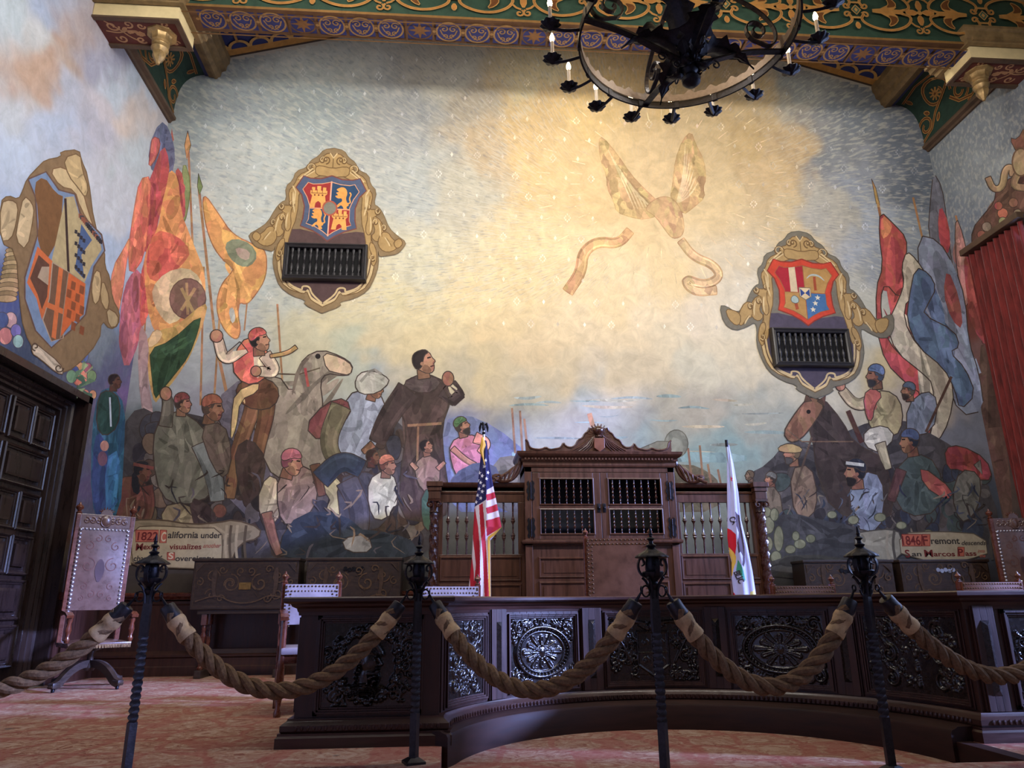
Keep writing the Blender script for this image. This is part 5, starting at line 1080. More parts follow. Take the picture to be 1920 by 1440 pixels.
# ================================================================== carved relief fields
class Relief:
    def __init__(s, W_, H_, res=.0042):
        s.nu, s.nv = int(W_/res), int(H_/res); s.W, s.H = W_, H_
        s.x = np.linspace(-W_/2, W_/2, s.nu+1); s.y = np.linspace(-H_/2, H_/2, s.nv+1); s.h = np.zeros((s.nv+1, s.nu+1))
    def win(s, x0, x1, y0, y1):
        i0, i1 = np.searchsorted(s.x, x0), np.searchsorted(s.x, x1); j0, j1 = np.searchsorted(s.y, y0), np.searchsorted(s.y, y1)
        return slice(j0, j1), slice(i0, i1), *np.meshgrid(s.x[i0:i1], s.y[j0:j1])
    def stroke(s, pts, w, a, w1=None, ridge=0.0):
        w1 = w if w1 is None else w1; n = len(pts)-1
        for i in range(n):
            (ax, ay), (bx, by) = pts[i], pts[i+1]; wa = w+(w1-w)*i/n; wb_ = w+(w1-w)*(i+1)/n; m_ = max(wa, wb_)
            J, I, X, Y = s.win(min(ax,bx)-m_, max(ax,bx)+m_, min(ay,by)-m_, max(ay,by)+m_)
            if X.size == 0: continue
            dx, dy = bx-ax, by-ay; L = dx*dx+dy*dy or 1e-9; t = np.clip(((X-ax)*dx+(Y-ay)*dy)/L, 0, 1)
            d = np.hypot(X-ax-t*dx, Y-ay-t*dy)/(wa+(wb_-wa)*t); z = a*np.sqrt(np.clip(1-d*d, 0, 1))
            if ridge: z = z-ridge*a*np.exp(-(d/.25)**2)*(z > 0)
            s.h[J, I] = np.maximum(s.h[J, I], z)
    def blob(s, x, y, r, a, ry=None):
        ry = ry or r; J, I, X, Y = s.win(x-r, x+r, y-ry, y+ry)
        if X.size: s.h[J, I] = np.maximum(s.h[J, I], a*np.sqrt(np.clip(1-((X-x)/r)**2-((Y-y)/ry)**2, 0, 1)))
    def plate(s, x, y, rx, ry, a):
        J, I, X, Y = s.win(x-rx, x+rx, y-ry, y+ry)
        if X.size: s.h[J, I] = np.where(((X-x)/rx)**2+((Y-y)/ry)**2 < 1, a, s.h[J, I])
    def volute(s, x, y, r, a0, turns, w, a):
        s.stroke(spiral(x, y, r, a0, turns, .18, int(12*abs(turns))+8), w, a, w*.6); s.blob(x, y, r*.26, a*1.15)
    def leaf(s, x, y, ang, L, w, a):
        c, q = math.cos(ang), math.sin(ang)
        s.stroke([(x,y),(x+c*L*.5-q*w*.3,y+q*L*.5+c*w*.3),(x+c*L,y+q*L)], w, a, w*.25, .4)
        for k in range(3):
            t = .15+.25*k
            for sd in (-1, 1):
                b = ang+sd*.9; s.stroke([(x+c*L*t,y+q*L*t),(x+c*L*t+math.cos(b)*L*.32,y+q*L*t+math.sin(b)*L*.32)], w*.5, a*.85, w*.15)
    def corner_fill(s, R_, n=26, keep=None, sc=1.0):
        for k in range(n):
            for _ in range(20):
                x = R_.uniform(-s.W/2+.02, s.W/2-.02); y = R_.uniform(-s.H/2+.02, s.H/2-.02)
                if keep is None or keep(x, y): break
            else: continue
            r = R_.uniform(.022, .05)*sc; a0 = R_.uniform(0, 360); sg = R_.choice((-1, 1))
            s.volute(x, y, r, a0, sg*1.15, r*.24, .012)
            for q in range(3):
                an = math.radians(a0)+q*.9*sg; s.leaf(x+r*math.cos(an), y+r*math.sin(an), an+sg*.7, r*.95, r*.26, .012)
    def rosette(s, rx, ry, n=12):
        for k in range(n):
            a = 2*PI*k/n; L = (rx if k % 2 == 0 else rx*.82); l2 = (ry if k % 2 == 0 else ry*.82)
            s.stroke([(.03*math.cos(a),.03*math.sin(a)),(L*math.cos(a)*.6,l2*math.sin(a)*.6),(L*math.cos(a),l2*math.sin(a))], .010, .016, .022, .5)
            s.volute(L*.9*math.cos(a+.2), l2*.9*math.sin(a+.2), .014, math.degrees(a), .8, .004, .008)
        s.blob(0, 0, .034, .018); s.stroke(arc(0,0,.045,0,360,20), .006, .012)
    def ring(s, rx, ry, nb=44):
        for q, w, a in ((1.0,.014,.022),(.82,.008,.014)): s.stroke(arc(0,0,rx*q,0,360,60,ry*q), w, a)
        for k in range(nb):
            a = 2*PI*k/nb; s.blob(rx*.92*math.cos(a), ry*.92*math.sin(a), .0085, .022)
    def build(s, name, f, uc, vc, w0, mat_, parent, amp=1.0):
        mb = MB(f); e = np.minimum(1, np.minimum.outer(np.minimum(np.arange(s.nv+1), s.nv-np.arange(s.nv+1)), np.minimum(np.arange(s.nu+1), s.nu-np.arange(s.nu+1)))/2.0); Z = w0+s.h*amp*e
        vs = [(uc+s.x[i], vc+s.y[j], float(Z[j, i])) for j in range(s.nv+1) for i in range(s.nu+1)]
        fs = [(j*(s.nu+1)+i, j*(s.nu+1)+i+1, (j+1)*(s.nu+1)+i+1, (j+1)*(s.nu+1)+i) for j in range(s.nv) for i in range(s.nu)]
        return mb.add(vs, fs).build(name, mat_, parent, fix=False, angle=80)
def rel_scroll(W_, H_, seed):
    r = Relief(W_, H_); R_ = random.Random(seed)
    for sx in (-1, 1):
        for k in range(3):
            y = -H_/2+.08+k*H_/3.1; r.volute(sx*W_*.27, y, .06, 90, sx*1.3, .012, .016); r.leaf(sx*W_*.27, y+.05, PI/2-sx*.6, .07, .02, .014)
    for k in range(5): r.blob(0, -H_/2+.05+k*H_/5.2, .02, .016); r.leaf(0, -H_/2+.05+k*H_/5.2, PI/2, .06, .02, .013)
    r.corner_fill(R_, 34); return r
def rel_roundel(W_, H_, seed, rx, ry):
    r = Relief(W_, H_); R_ = random.Random(seed)
    r.corner_fill(R_, 38, lambda x, y: (x/(rx+.03))**2+(y/(ry+.03))**2 > 1)
    for sx in (-1, 1):
        for sy_ in (-1, 1): r.volute(sx*(W_/2-.06), sy_*(H_/2-.06), .05, 45, sx*sy_*1.2, .011, .018); r.leaf(sx*(W_/2-.11), sy_*(H_/2-.04), PI if sx > 0 else 0, .09, .022, .014)
    r.plate(0, 0, rx, ry, .004); r.rosette(rx*.68, ry*.68); r.ring(rx, ry); return r
def rel_shield(W_, H_, seed):
    r = Relief(W_, H_); R_ = random.Random(seed)
    r.corner_fill(R_, 40, lambda x, y: abs(x) > .13)
    for sx in (-1, 1):
        r.stroke(chaikin([(sx*.05,H_/2-.05),(sx*.2,H_/2-.03),(sx*.3,H_/2-.1),(sx*.22,0),(sx*.17,-.1)],2,False), .014, .018, .008); r.volute(sx*.25, -.06, .05, 90, sx*1.2, .011, .016)
        for k in range(9): r.blob(sx*.3+R_.uniform(-.03,.03), -.14+R_.uniform(-.05,.05), .014, .018)
    J, I, X, Y = r.win(-.12, .12, -.19, .12); r.h[J, I] = .006
    r.stroke([(-.12,.12),(.12,.12),(.12,-.12),(0,-.20),(-.12,-.12),(-.12,.12)], .008, .016); r.stroke([(0,.12),(0,-.19)], .004, .012); r.stroke([(-.12,-.03),(.12,-.03)], .004, .012)
    for x, y in ((-.06,.04),(.06,.04),(-.06,-.09),(.06,-.09)): r.volute(x, y, .03, 0, 1.1, .007, .012); r.leaf(x, y, 1.2, .04, .012, .012)
    r.blob(0, .16, .035, .03, .04)
    for sx in (-1, 1): r.leaf(sx*.03, .15, PI/2-sx*1.1, .09, .025, .018)
    return r
def rel_bust(W_, H_, seed, flip=1):
    r = Relief(W_, H_); R_ = random.Random(seed); rx, ry = .165, .185
    r.corner_fill(R_, 26, lambda x, y: (x/.21)**2+(y/.23)**2 > 1)
    for k in range(120):
        a = R_.uniform(0, 2*PI); q = R_.uniform(.96, 1.22); r.blob(rx*q*math.cos(a), ry*q*math.sin(a), R_.uniform(.009, .019), R_.uniform(.018, .032))
    for k in range(26):
        a = 2*PI*k/26; r.leaf(rx*1.05*math.cos(a), ry*1.05*math.sin(a), a+1.1, .045, .016, .022)
    X = lambda p: [(flip*x, y) for x, y in p]
    # generic bearded head in profile with a cap
    r.blob(0, .02, .062, .030, .085); r.stroke(X([(-.02,-.06),(-.03,-.12)]), .045, .022, .05); r.stroke(X([(-.10,-.15),(0,-.12),(.08,-.16)]), .035, .020)
    r.stroke(X(chaikin([(-.075,.06),(-.03,.12),(.03,.12),(.07,.065)],2,False)), .022, .030); r.stroke(X([(-.10,.055),(-.02,.07),(.085,.052)]), .008, .036)
    r.stroke(X([(.052,.035),(.075,.0),(.06,-.004)]), .011, .032); r.stroke(X([(.03,.036),(.055,.034)]), .006, .036); r.blob(flip*.038, .02, .009, .034); r.stroke(X([(.045,-.022),(.066,-.022)]), .005, .034); r.stroke(X([(.045,-.034),(.062,-.036)]), .005, .032)
    for k in range(9): r.stroke(X([(-.01+k*.008,-.04),(-.005+k*.009,-.075),(.0+k*.007,-.115)]), .006, .034, .003)
    for k in range(7): r.volute(flip*(-.05-.004*k), .03-.02*k, .016, 40*k, 1.1, .005, .028)
    r.volute(flip*-.02, .0, .012, 0, 1.0, .004, .034)
    for k in range(5): r.stroke(X(chaikin([(-.12,-.13-.012*k),(-.03,-.10-.014*k),(.08,-.14-.010*k)],1,False)), .005, .028)
    return r

# ================================================================== the curved carved bench
bench = thing('judges_bench', 'long dark oak bench front with carved panels, curving round the sunken carpet', 'bench', (0,0,0))
RB_, TH0, TH1 = 1.62, math.radians(160.3), math.radians(3.5)
ULEN = RB_*(TH0-TH1)
def fcurve(u, v, w): t = TH0-u/RB_; return (WCX+(RB_-w)*math.cos(t), WCY+(RB_-w)*math.sin(t), v)
arcp = [fcurve(ULEN*i/64, 0, 0)[:2] for i in range(65)]
XR0 = arcp[-1][0]; YR0 = arcp[-1][1]
path = [(-.93,5.7),(-.93,4.74),(-.085,4.74)]+arcp+[(XR0+.03,YR0),(4.7,YR0),(4.7,5.7)]
def ins(dd): return None
body = MB()
body.box((-.93,4.74,0),(-.085,5.35,.80)); body.box((XR0,YR0,0),(4.7,YR0+.55,.80))
body.wall(0, -.11, ULEN, .80, -.30, 0, 64, f=fcurve)
body.build('body', M['wood'], bench)
MB().sweep(path, [(-.02,0),(.085,0),(.085,.055),(.075,.066),(.075,.078),(-.02,.078)]).build('plinth', M['woodh'], bench)
MB(fcurve).sweep([(0,0)], [(0,0)]) if False else None
skp = [(-.03,4.62)]+[(1.40-1.45*math.cos(math.radians(a)), 4.28+1.47*math.sin(math.radians(a))) for a in np.linspace(17, 176, 56)]
sk = MB(); sk.sweep(skp, [(-.24,-.11),(.0,-.11),(.0,.045),(-.01,.062),(-.035,.07),(-.05,.08),(-.24,.08)]); sk.box((2.872,3.86,-.11),(2.968,4.44,.002)); sk.build('skirt', M['skirt'], bench)
bm_ = MB().sweep(path, [(-.01,.075),(.055,.075),(.066,.09),(.066,.118),(.05,.13),(.035,.14),(.03,.152),(-.01,.152)])
# carved eggs along the base moulding
def along(path, step):
    acc = 0; out = []
    for a, b in zip(path, path[1:]):
        L = math.hypot(b[0]-a[0], b[1]-a[1]); 
        if L < 1e-6: continue
        nx, ny = (b[1]-a[1])/L, -(b[0]-a[0])/L
        while acc < L: out.append((a[0]+(b[0]-a[0])*acc/L, a[1]+(b[1]-a[1])*acc/L, nx, ny)); acc += step
        acc -= L
    return out
for (x, y, nx, ny) in along(path, .034):
    bm_.lathe([(.0,-.016),(.009,-.010),(.0125,0),(.009,.012),(.0,.017)], 6, (x+nx*.064, y+ny*.064, .104))
bm_.build('base_moulding', M['woodh'], bench)
MB().sweep(path, [(-.01,.745),(.018,.745),(.024,.765),(.05,.778),(.055,.79),(.085,.796),(.095,.806),(.095,.824),(.085,.832),(-.01,.832)]).build('cornice', M['woodh'], bench)
tp = MB(); tp.box((-.93,4.74,.79),(-.085,5.4,.831)); tp.box((XR0,YR0,.79),(4.7,YR0+.6,.831)); tp.wall(0, .79, ULEN, .831, -.38, 0, 64, f=fcurve)
_q = lambda u, w: fcurve(u, 0, w)[:2]
tp.prism([(-.6,5.39),(-.3,4.95),(-.09,4.90),_q(.25,-.05),_q(.5,-.05),_q(.5,-.37)], .791, .8305); tp.prism([(XR0+.03,YR0+.15),(XR0+.5,YR0+.3),(XR0+.7,YR0+.59),_q(ULEN-.6,-.37),_q(ULEN-.6,-.05),_q(ULEN-.3,-.05)], .791, .8305)
tp.build('worktop', M['woodh'], bench)
MB().sweep(path, [(0,.725),(.012,.725),(.014,.745),(0,.745)]).build('top_bead', M['woodh'], bench)
def pfront(f, uc, W_, rel, vb=.16, vt=.725, nu=1, name='carved_panel'):
    """raised stepped frame with the carving set inside it"""
    fr = MB(f); u0, u1 = uc-W_/2, uc+W_/2
    def seg(u0, u1, v0, v1, w, rim):
        # one step of the frame: four strips following the surface
        n = 10
        for i in range(n):
            a, b = u0+(u1-u0)*i/n, u0+(u1-u0)*(i+1)/n
            fr.box((a, v0, -.002), (b, v0+rim, w)); fr.box((a, v1-rim, -.002), (b, v1, w))
        fr.box((u0, v0, -.002), (u0+rim, v1, w)); fr.box((u1-rim, v0, -.002), (u1, v1, w))
    seg(u0, u1, vb, vt, .010, .03); seg(u0+.012, u1-.012, vb+.012, vt-.012, .026, .012); seg(u0+.024, u1-.024, vb+.024, vt-.024, .018, .012); seg(u0+.036, u1-.036, vb+.036, vt-.036, .008, .012)
    p = fr.build(name, M['wood'], bench, smooth=False, bevel=.002)
    rel.build('relief', f, uc, (vb+vt)/2, .001, M['carved'], p, 1.25)
    return p
def pil(f, uc, w=.16):
    q = MB(f); n = 3
    for i in range(n):
        a, b = uc-w/2+w*i/n, uc-w/2+w*(i+1)/n; q.box((a,.155,-.01),(b,.745,.030))
    q.box((uc-w*.5-.008,.155,-.01),(uc-w*.5,.745,.018)); q.box((uc+w*.5,.155,-.01),(uc+w*.5+.008,.745,.018))
    p = q.build('pilaster', M['wood'], bench, smooth=False, bevel=.002)
    z = MB(f); hw = .028
    z.add([(uc-hw,.24,.0305),(uc+hw,.24,.0305),(uc+hw,.66,.0305),(uc-hw,.66,.0305),(uc,.27,.05),(uc,.63,.05)], [(0,1,4),(1,2,5,4),(2,3,5),(3,0,4,5)]); z.build('fillet', M['carved'], p, smooth=False)
HP = .725-.16-.096
cen = [.70, 1.578, 2.567, 3.50]
for c in cen: pil(fcurve, c)
spans = [(.035,.60),(.80,1.478),(1.68,2.467),(2.667,3.40),(3.60,4.40)]
rels = [lambda w: rel_scroll(w, HP, 1), lambda w: rel_roundel(w, HP, 2, .245, .172), lambda w: rel_shield(w, HP, 3), lambda w: rel_roundel(w, HP, 4, .27, .165), lambda w: rel_scroll(w, HP, 5)]
for (a, b), rf in zip(spans, rels): pfront(fcurve, (a+b)/2, b-a, rf(b-a-.098))
fbox = lambda u, v, w: (-.93+u, 4.74-w, v)
pfront(fbox, .4225, .64, rel_bust(.64-.098, HP, 6), .16, .725)
frb = lambda u, v, w: (XR0+u, YR0-w, v)
pil(frb, .10, .13)
pfront(frb, .62, .80, rel_bust(.80-.098, HP, 7, -1))
pil(frb, 1.15, .13)
fsd = lambda u, v, w: (-.93-w, 5.35-u, v)
pfront(fsd, .30, .46, rel_scroll(.46-.098, HP, 8))

# ================================================================== high screen behind the bench
SCR_X0, SCR_X1, SY = .80, 2.60, 8.5
scrn = thing('spindle_screen', 'tall carved wooden cabinet screen with spindle grilles standing before the mural', 'cabinet', (0,0,0))
def spindle(mb, x, y, z0, z1, r, balls=((.18,.6),(.33,1.0),(.46,.7),(.72,1.0),(.84,.6)), seg=8, f=None):
    H_ = z1-z0; prof = [(r*.45,0),(r*.45,.02*H_)]
    for t, k in balls:
        prof += [(r*.34,(t-.065)*H_),(r*.55*k,(t-.04)*H_),(r*1.0*k,t*H_),(r*.55*k,(t+.04)*H_),(r*.34,(t+.065)*H_)]
    prof += [(r*.45,H_*.98),(r*.45,H_)]
    mb.lathe([(a, z0+b) for a, b in prof], seg, (x, y, 0), f)
ctr = MB(); D1 = 9.10
ctr.box((SCR_X0,SY+.06,0),(SCR_X0+.06,D1,2.37)).box((SCR_X1-.06,SY+.06,0),(SCR_X1,D1,2.37)).box((SCR_X0,D1-.04,0),(SCR_X1,D1,2.37)).box((SCR_X0,SY,2.27),(SCR_X1,D1,2.37))
for x0, x1 in ((SCR_X0,.885),(2.515,SCR_X1)): ctr.box((x0,SY,0),(x1,SY+.07,2.37))
ctr.box((SCR_X0,SY,1.42),(SCR_X1,D1,1.47)).box((SCR_X0+.06,SY+.02,0),(SCR_X1-.06,SY+.05,1.42))
ctr.build('carcass', M['cabinet'], scrn, smooth=False, bevel=.004)
co = MB(); cpth = [(SCR_X0,9.05),(SCR_X0,SY),(SCR_X1,SY),(SCR_X1,9.05)]
co.sweep(cpth, [(-.02,2.33),(.012,2.33),(.02,2.35),(.02,2.385),(.035,2.40),(.04,2.43),(.075,2.455),(.09,2.475),(.095,2.505),(-.02,2.505)])
for (x, y, nx, ny) in along(cpth, .04): co.box((x-.012,y-.012,2.41),(x+.012,y+.012,2.432), f=lambda a,b,c,nx=nx,ny=ny:(a+nx*.045,b+ny*.045,c))
co.box((SCR_X0,SY,2.36),(SCR_X1,D1,2.50)); co.build('cornice', M['cabinet'], scrn, smooth=False)
MB().sweep(cpth, [(-.02,1.44),(.03,1.44),(.04,1.455),(.04,1.475),(.02,1.485),(-.02,1.485)]).build('shelf_moulding', M['cabinet'], scrn, smooth=False)
hinge_m = M['iron']
for k, (x0, x1) in enumerate(((.89,1.698),(1.702,2.51))):
    d = MB(); st = .085
    d.box((x0,SY,1.49),(x0+st,SY+.035,2.265)).box((x1-st,SY,1.49),(x1,SY+.035,2.265))
    for z0, z1 in ((1.49,1.545),(1.835,1.885),(2.195,2.265)): d.box((x0+st,SY,z0),(x1-st,SY+.035,z1))
    dr = d.build('door', M['cabinet'], scrn, smooth=False, bevel=.003)
    for z0, z1 in ((1.545,1.835),(1.885,2.195)):
        f_ = MB(lambda u,v,w: (u, SY-w, v)); f_.sweep([(x0+st,z0),(x0+st,z1),(x1-st,z1),(x1-st,z0)][::1], [(-.004,-.01),(.012,-.01),(.012,.004),(.004,.012),(-.006,.008)], closed=True); f_.build('grille_frame', M['cabinet'], dr, smooth=False)
        for i in range(7):
            s_ = MB(); spindle(s_, x0+st+.06+i*(x1-x0-2*st-.12)/6, SY+.018, z0, z1, .020, ((.16,.5),(.30,1.0),(.46,.7),(.62,1.0),(.80,.6))); s_.build('spindle', M['cabinet_dark'], dr)
    MB().rbox((x1-.05 if k == 0 else x0+.012, SY-.012, 1.80),(x1-.012 if k == 0 else x0+.05, SY, 1.90),.004).lathe([(.0,-.012),(.014,-.006),(.014,.006),(.0,.012)], 8, ((x1-.03 if k == 0 else x0+.03), SY-.022, 1.85)).build('latch', M['iron'], dr)
    hx = x0-.02 if k == 0 else x1+.02
    for z in (2.05, 1.62):
        h_ = MB()
        for s_ in (-1, 1):
            h_.prism(chaikin([(hx+s_*.012,z-.13),(hx+s_*.05,z-.09),(hx+s_*.03,z-.05),(hx+s_*.055,z),(hx+s_*.03,z+.05),(hx+s_*.05,z+.09),(hx+s_*.012,z+.13)],1)[::s_], SY-.007, SY-.001, f=lambda u,v,w:(u,w,v))
        h_.lathe([(.008,-.10),(.008,.10)], 8, (hx, SY-.008, z)); h_.build('hinge', hinge_m, scrn, smooth=False)
# black sheet standing in for the shade inside the grilles
MB().box((.95,SY+.25,1.50),(2.45,SY+.27,2.26)).build('inner_shade', M['dark'], scrn, smooth=False)
# lower panels of the middle part
def wpanel(x0, x1, z0, z1, y, m_=None, par=None):
    f_ = MB(lambda u,v,w: (u, y-w, v)); f_.sweep([(x0,z0),(x0,z1),(x1,z1),(x1,z0)], [(.0,-.002),(.0,.014),(-.010,.016),(-.022,.004),(-.022,-.002)], closed=True)
    f_.box((x0+.035,z0+.035,-.002),(x1-.035,z1-.035,.006)); return f_.build('raised_panel', m_ or M['cabinet'], par or scrn, smooth=False)
for x0, x1 in ((.97,1.62),(1.78,2.43)):
    for z0, z1 in ((1.08,1.27),(.82,1.0),(.45,.74),(.10,.38)): wpanel(x0, x1, z0, z1, SY+.02)
MB().box((1.66,SY+.005,0),(1.74,SY+.05,1.42)).build('muntin', M['cabinet'], scrn, smooth=False)
# cut-out cresting
xm = 1.70; Z_ = 2.505
half = [(.88,0),(.885,.15),(.855,.13),(.84,.06),(.79,.035),(.70,.03),(.64,.06),(.60,.03),(.52,.04),(.46,.055),(.43,.12),(.40,.07),(.34,.055),(.29,.08),(.255,.15),(.20,.17),(.17,.23),(.13,.25),(.11,.30)]
out_ = [(xm+x, Z_+z) for x, z in half]+[(xm-x, Z_+z) for x, z in half[::-1]]
cr_ = MB(lambda u,v,w: (u, w, v)); cr_.prism(out_, SY-.02, SY+.03)
cr_.tube([(xm+x, Z_+z, SY-.022) for x, z in chaikin(half[1:],1,False)], .011, 6); cr_.tube([(xm-x, Z_+z, SY-.022) for x, z in chaikin(half[1:],1,False)], .011, 6)
for k in range(15):
    a = math.radians(-20+k*220/14); cr_.tube([(xm+.08*math.cos(a), Z_+.20+.08*math.sin(a), SY-.01),(xm+.155*math.cos(a), Z_+.20+.155*math.sin(a), SY-.015)], [.016,.006], 6)
for s_ in (-1,1):
    for k in range(5): cr_.tube([(xm+s_*(.05+.012*k), Z_+.20-.01*k, SY-.03),(xm+s_*(.09+.03*k), Z_+.08, SY-.03),(xm+s_*(.16+.045*k), Z_+.012, SY-.025)], [.012,.010,.004], 6)
cr_.build('cresting', M['cabinet'], scrn)
MB(lambda u,v,w: (u,w,v)).prism([(xm-.065,Z_+.17),(xm+.065,Z_+.17),(xm+.065,Z_+.05),(xm,Z_+.0),(xm-.065,Z_+.05)], SY-.055, SY-.02).build('shield_boss', M['leather_red'], scrn, smooth=False, bevel=.006)
MB().lathe([(.0,0),(.04,.01),(.03,.03),(.058,.06),(.066,.09),(.055,.12),(.025,.145),(.0,.15)], 16, (xm,SY-.03,Z_+.175)).build('ball_finial', M['cabinet_dark'], scrn)
cf = MB()
for k in range(7): a = math.radians(180*k/6); cf.tube([(xm+.04*math.cos(a),SY-.02,Z_+.27+.03*math.sin(a)),(xm+.085*math.cos(a),SY-.02,Z_+.28+.06*math.sin(a))], [.018,.005], 6)
cf.build('sunburst', M['cabinet'], scrn)
# small volute at each end of the cresting, one crumpled leaf scroll on each wing
for s_ in (-1, 1):
    w_ = MB(lambda u,v,w,s=s_: (xm+s*u, w, v))
    w_.tube([(x, z, SY+.05) for x, z in chaikin([(.93,2.46),(.95,2.36),(.98,2.26),(1.06,2.18),(1.16,2.17),(1.24,2.19),(1.27,2.22),(1.22,2.235)],2,False)], [.02]*3+[.035]*5+[.028]*20+[.012]*6 if False else .026, 8)
    w_.tube([(p[0], p[1], SY+.04) for p in spiral(1.20,2.20,.05,0,1.2)], .014, 6)
    for k in range(6): w_.tube([(.93+.05*k,2.42-.045*k,SY+.05),(1.0+.06*k,2.30-.03*k,SY+.02),(1.06+.04*k,2.17,SY+.03)], [.012,.02,.008], 6)
    w_.build('scroll_bracket', M['cabinet'], scrn)
    # wings
    X0, X1 = (.80, -.22) if s_ < 0 else (2.60, 3.62); a, b = min(X0,X1), max(X0,X1); WY = 8.62
    wg = MB(); wg.box((a,WY,0),(b,WY+.05,1.33)); wg.box((a,WY,1.93),(b,WY+.06,2.04))
    wg.box((a,WY,1.33),(a+.07,WY+.06,1.93)).box((b-.07,WY,1.33),(b,WY+.06,1.93)); wg.box((a,WY-.01,2.04),(b,WY+.08,2.15))
    wp = wg.build('wing', M['cabinet'], scrn, smooth=False, bevel=.003)
    oth = X1; ps = [(X0,WY),(X1+s_*.10,WY-.0)] if s_ > 0 else [(X1+s_*.10,WY),(X0,WY)]
    MB().sweep(ps, [(-.05,2.03),(.01,2.03),(.015,2.05),(.01,2.06),(.01,2.10),(.03,2.11),(.05,2.135),(.055,2.155),(-.05,2.155)]).build('wing_cornice', M['cabinet'], wp, smooth=False)
    for i in range(8):
        q = MB(); spindle(q, a+.13+i*(b-a-.26)/7, WY+.03, 1.33, 1.93, .027, ((.32,.9),(.36,1.0),(.64,1.0),(.68,.8))); q.build('spindle', M['cabinet_dark'], wp)
    for x0, x1 in ((a+.06,a+.60),(a+.66,b-.06)) if s_ > 0 else ((a+.06,b-.06),):
        wpanel(x0, x1, 1.05, 1.29, WY, par=wp); wpanel(x0, x1, .72, .98, WY, par=wp); wpanel(x0, x1, .2, .62, WY, par=wp)
    # rope-turned column with a volute capital at the outer end
    cx_ = X1+s_*.03
    tw = MB(); n = 90; seg = 20; vs = []; fs = []
    for i in range(n+1):
        z = 1.80*i/n
        for j in range(seg):
            an = 2*PI*j/seg; r = .048+.008*math.cos(4*(an)-z*46*s_); vs.append((cx_+r*math.cos(an), WY-.03+r*math.sin(an), z))
    for i in range(n):
        for j in range(seg): fs.append((i*seg+j, i*seg+(j+1)%seg, (i+1)*seg+(j+1)%seg, (i+1)*seg+j))
    tw.add(vs, fs); tw.build('twisted_column', M['cabinet_dark'], scrn)
    cpt = MB().lathe([(.05,1.80),(.06,1.81),(.055,1.83),(.062,1.90),(.07,1.93)], 16, (cx_,WY-.03,0)).box((cx_-.075,WY-.105,1.93),(cx_+.075,WY+.045,1.96))
    for sx in (-1,1): cpt.tube([(cx_+sx*.05+p[0], WY-.10, 1.89+p[1]) for p in spiral(0,0,.035,90,sx*-1.2)], .011, 6)
    cpt.build('capital', M['cabinet_dark'], scrn); MB().box((cx_-.07,WY-.10,1.96),(cx_+.07,WY+.05,2.05)).box((cx_-.095,WY-.125,2.10),(cx_+.095,WY+.06,2.16)).box((cx_-.08,WY-.11,2.05),(cx_+.08,WY+.055,2.10)).build('entablature_block', M['cabinet'], scrn, smooth=False, bevel=.004)
# ================================================================== panelled door in the left wall
door = MB(); DX = -4.60
lab_door = struct(MB().box((DX-.06,5.86,0),(DX,8.50,2.98)).build('door_1', M['door'], smooth=False))
fm = MB(lambda u, v, w: (DX+w, u, v))
fm.sweep([(8.63,0),(8.63,3.10),(5.85,3.10),(5.85,0)], [(.0,0),(.0,.12),(-.03,.14),(-.045,.12),(-.06,.12),(-.075,.09),(-.10,.09),(-.115,.05),(-.14,.05),(-.15,.0)])
fm.build('door_frame', M['door'], lab_door, smooth=False)
jl = MB(); jl.box((XL-.27,8.620,0),(XL+.014,8.705,3.17)).box((XL-.27,5.82,3.09),(XL+.014,8.705,3.17)).box((XL-.27,5.82,0),(XL+.014,5.86,3.17)); jl.build('jamb_lining', M['door'], lab_door, smooth=False)
def dpanel(y0, y1, z0, z1):
    p = MB(lambda u, v, w: (DX+w, u, v))
    p.sweep([(y0,z0),(y0,z1),(y1,z1),(y1,z0)][::-1], [(0,0),(0,.03),(.012,.042),(.024,.034),(.030,.018),(.042,.018),(.05,.0)][::1] if False else [(0,0),(0,.03),(-.012,.042),(-.024,.034),(-.030,.018),(-.042,.018),(-.05,.0)], closed=True)
    a = .085; b = .11
    p.add([(y0+a,z0+a,0),(y1-a,z0+a,0),(y1-a,z1-a,0),(y0+a,z1-a,0),(y0+a,z0+a,.03),(y1-a,z0+a,.03),(y1-a,z1-a,.03),(y0+a,z1-a,.03),(y0+b,z0+b,.036),(y1-b,z0+b,.036),(y1-b,z1-b,.036),(y0+b,z1-b,.036)],
          [(0,1,5,4),(1,2,6,5),(2,3,7,6),(3,0,4,7),(4,5,9,8),(5,6,10,9),(6,7,11,10),(7,4,8,11),(8,9,10,11)])
    p.build('raised_panel', M['door'], lab_door, smooth=False)
yr = [8.40, 7.62, 6.84, 6.06]
zs = [(2.47,2.90,2),(2.02,2.42,1),(1.57,1.97,2),(1.12,1.52,2),(.67,1.07,1),(.20,.62,2)]
for z0, z1, n in zs:
    for k in range(3):
        y1 = 8.44-k*.86; y0 = y1-.80
        if n == 1: dpanel(y0, y1, z0, z1)
        else: dpanel(y0, (y0+y1)/2-.012, z0, z1); dpanel((y0+y1)/2+.012, y1, z0, z1)

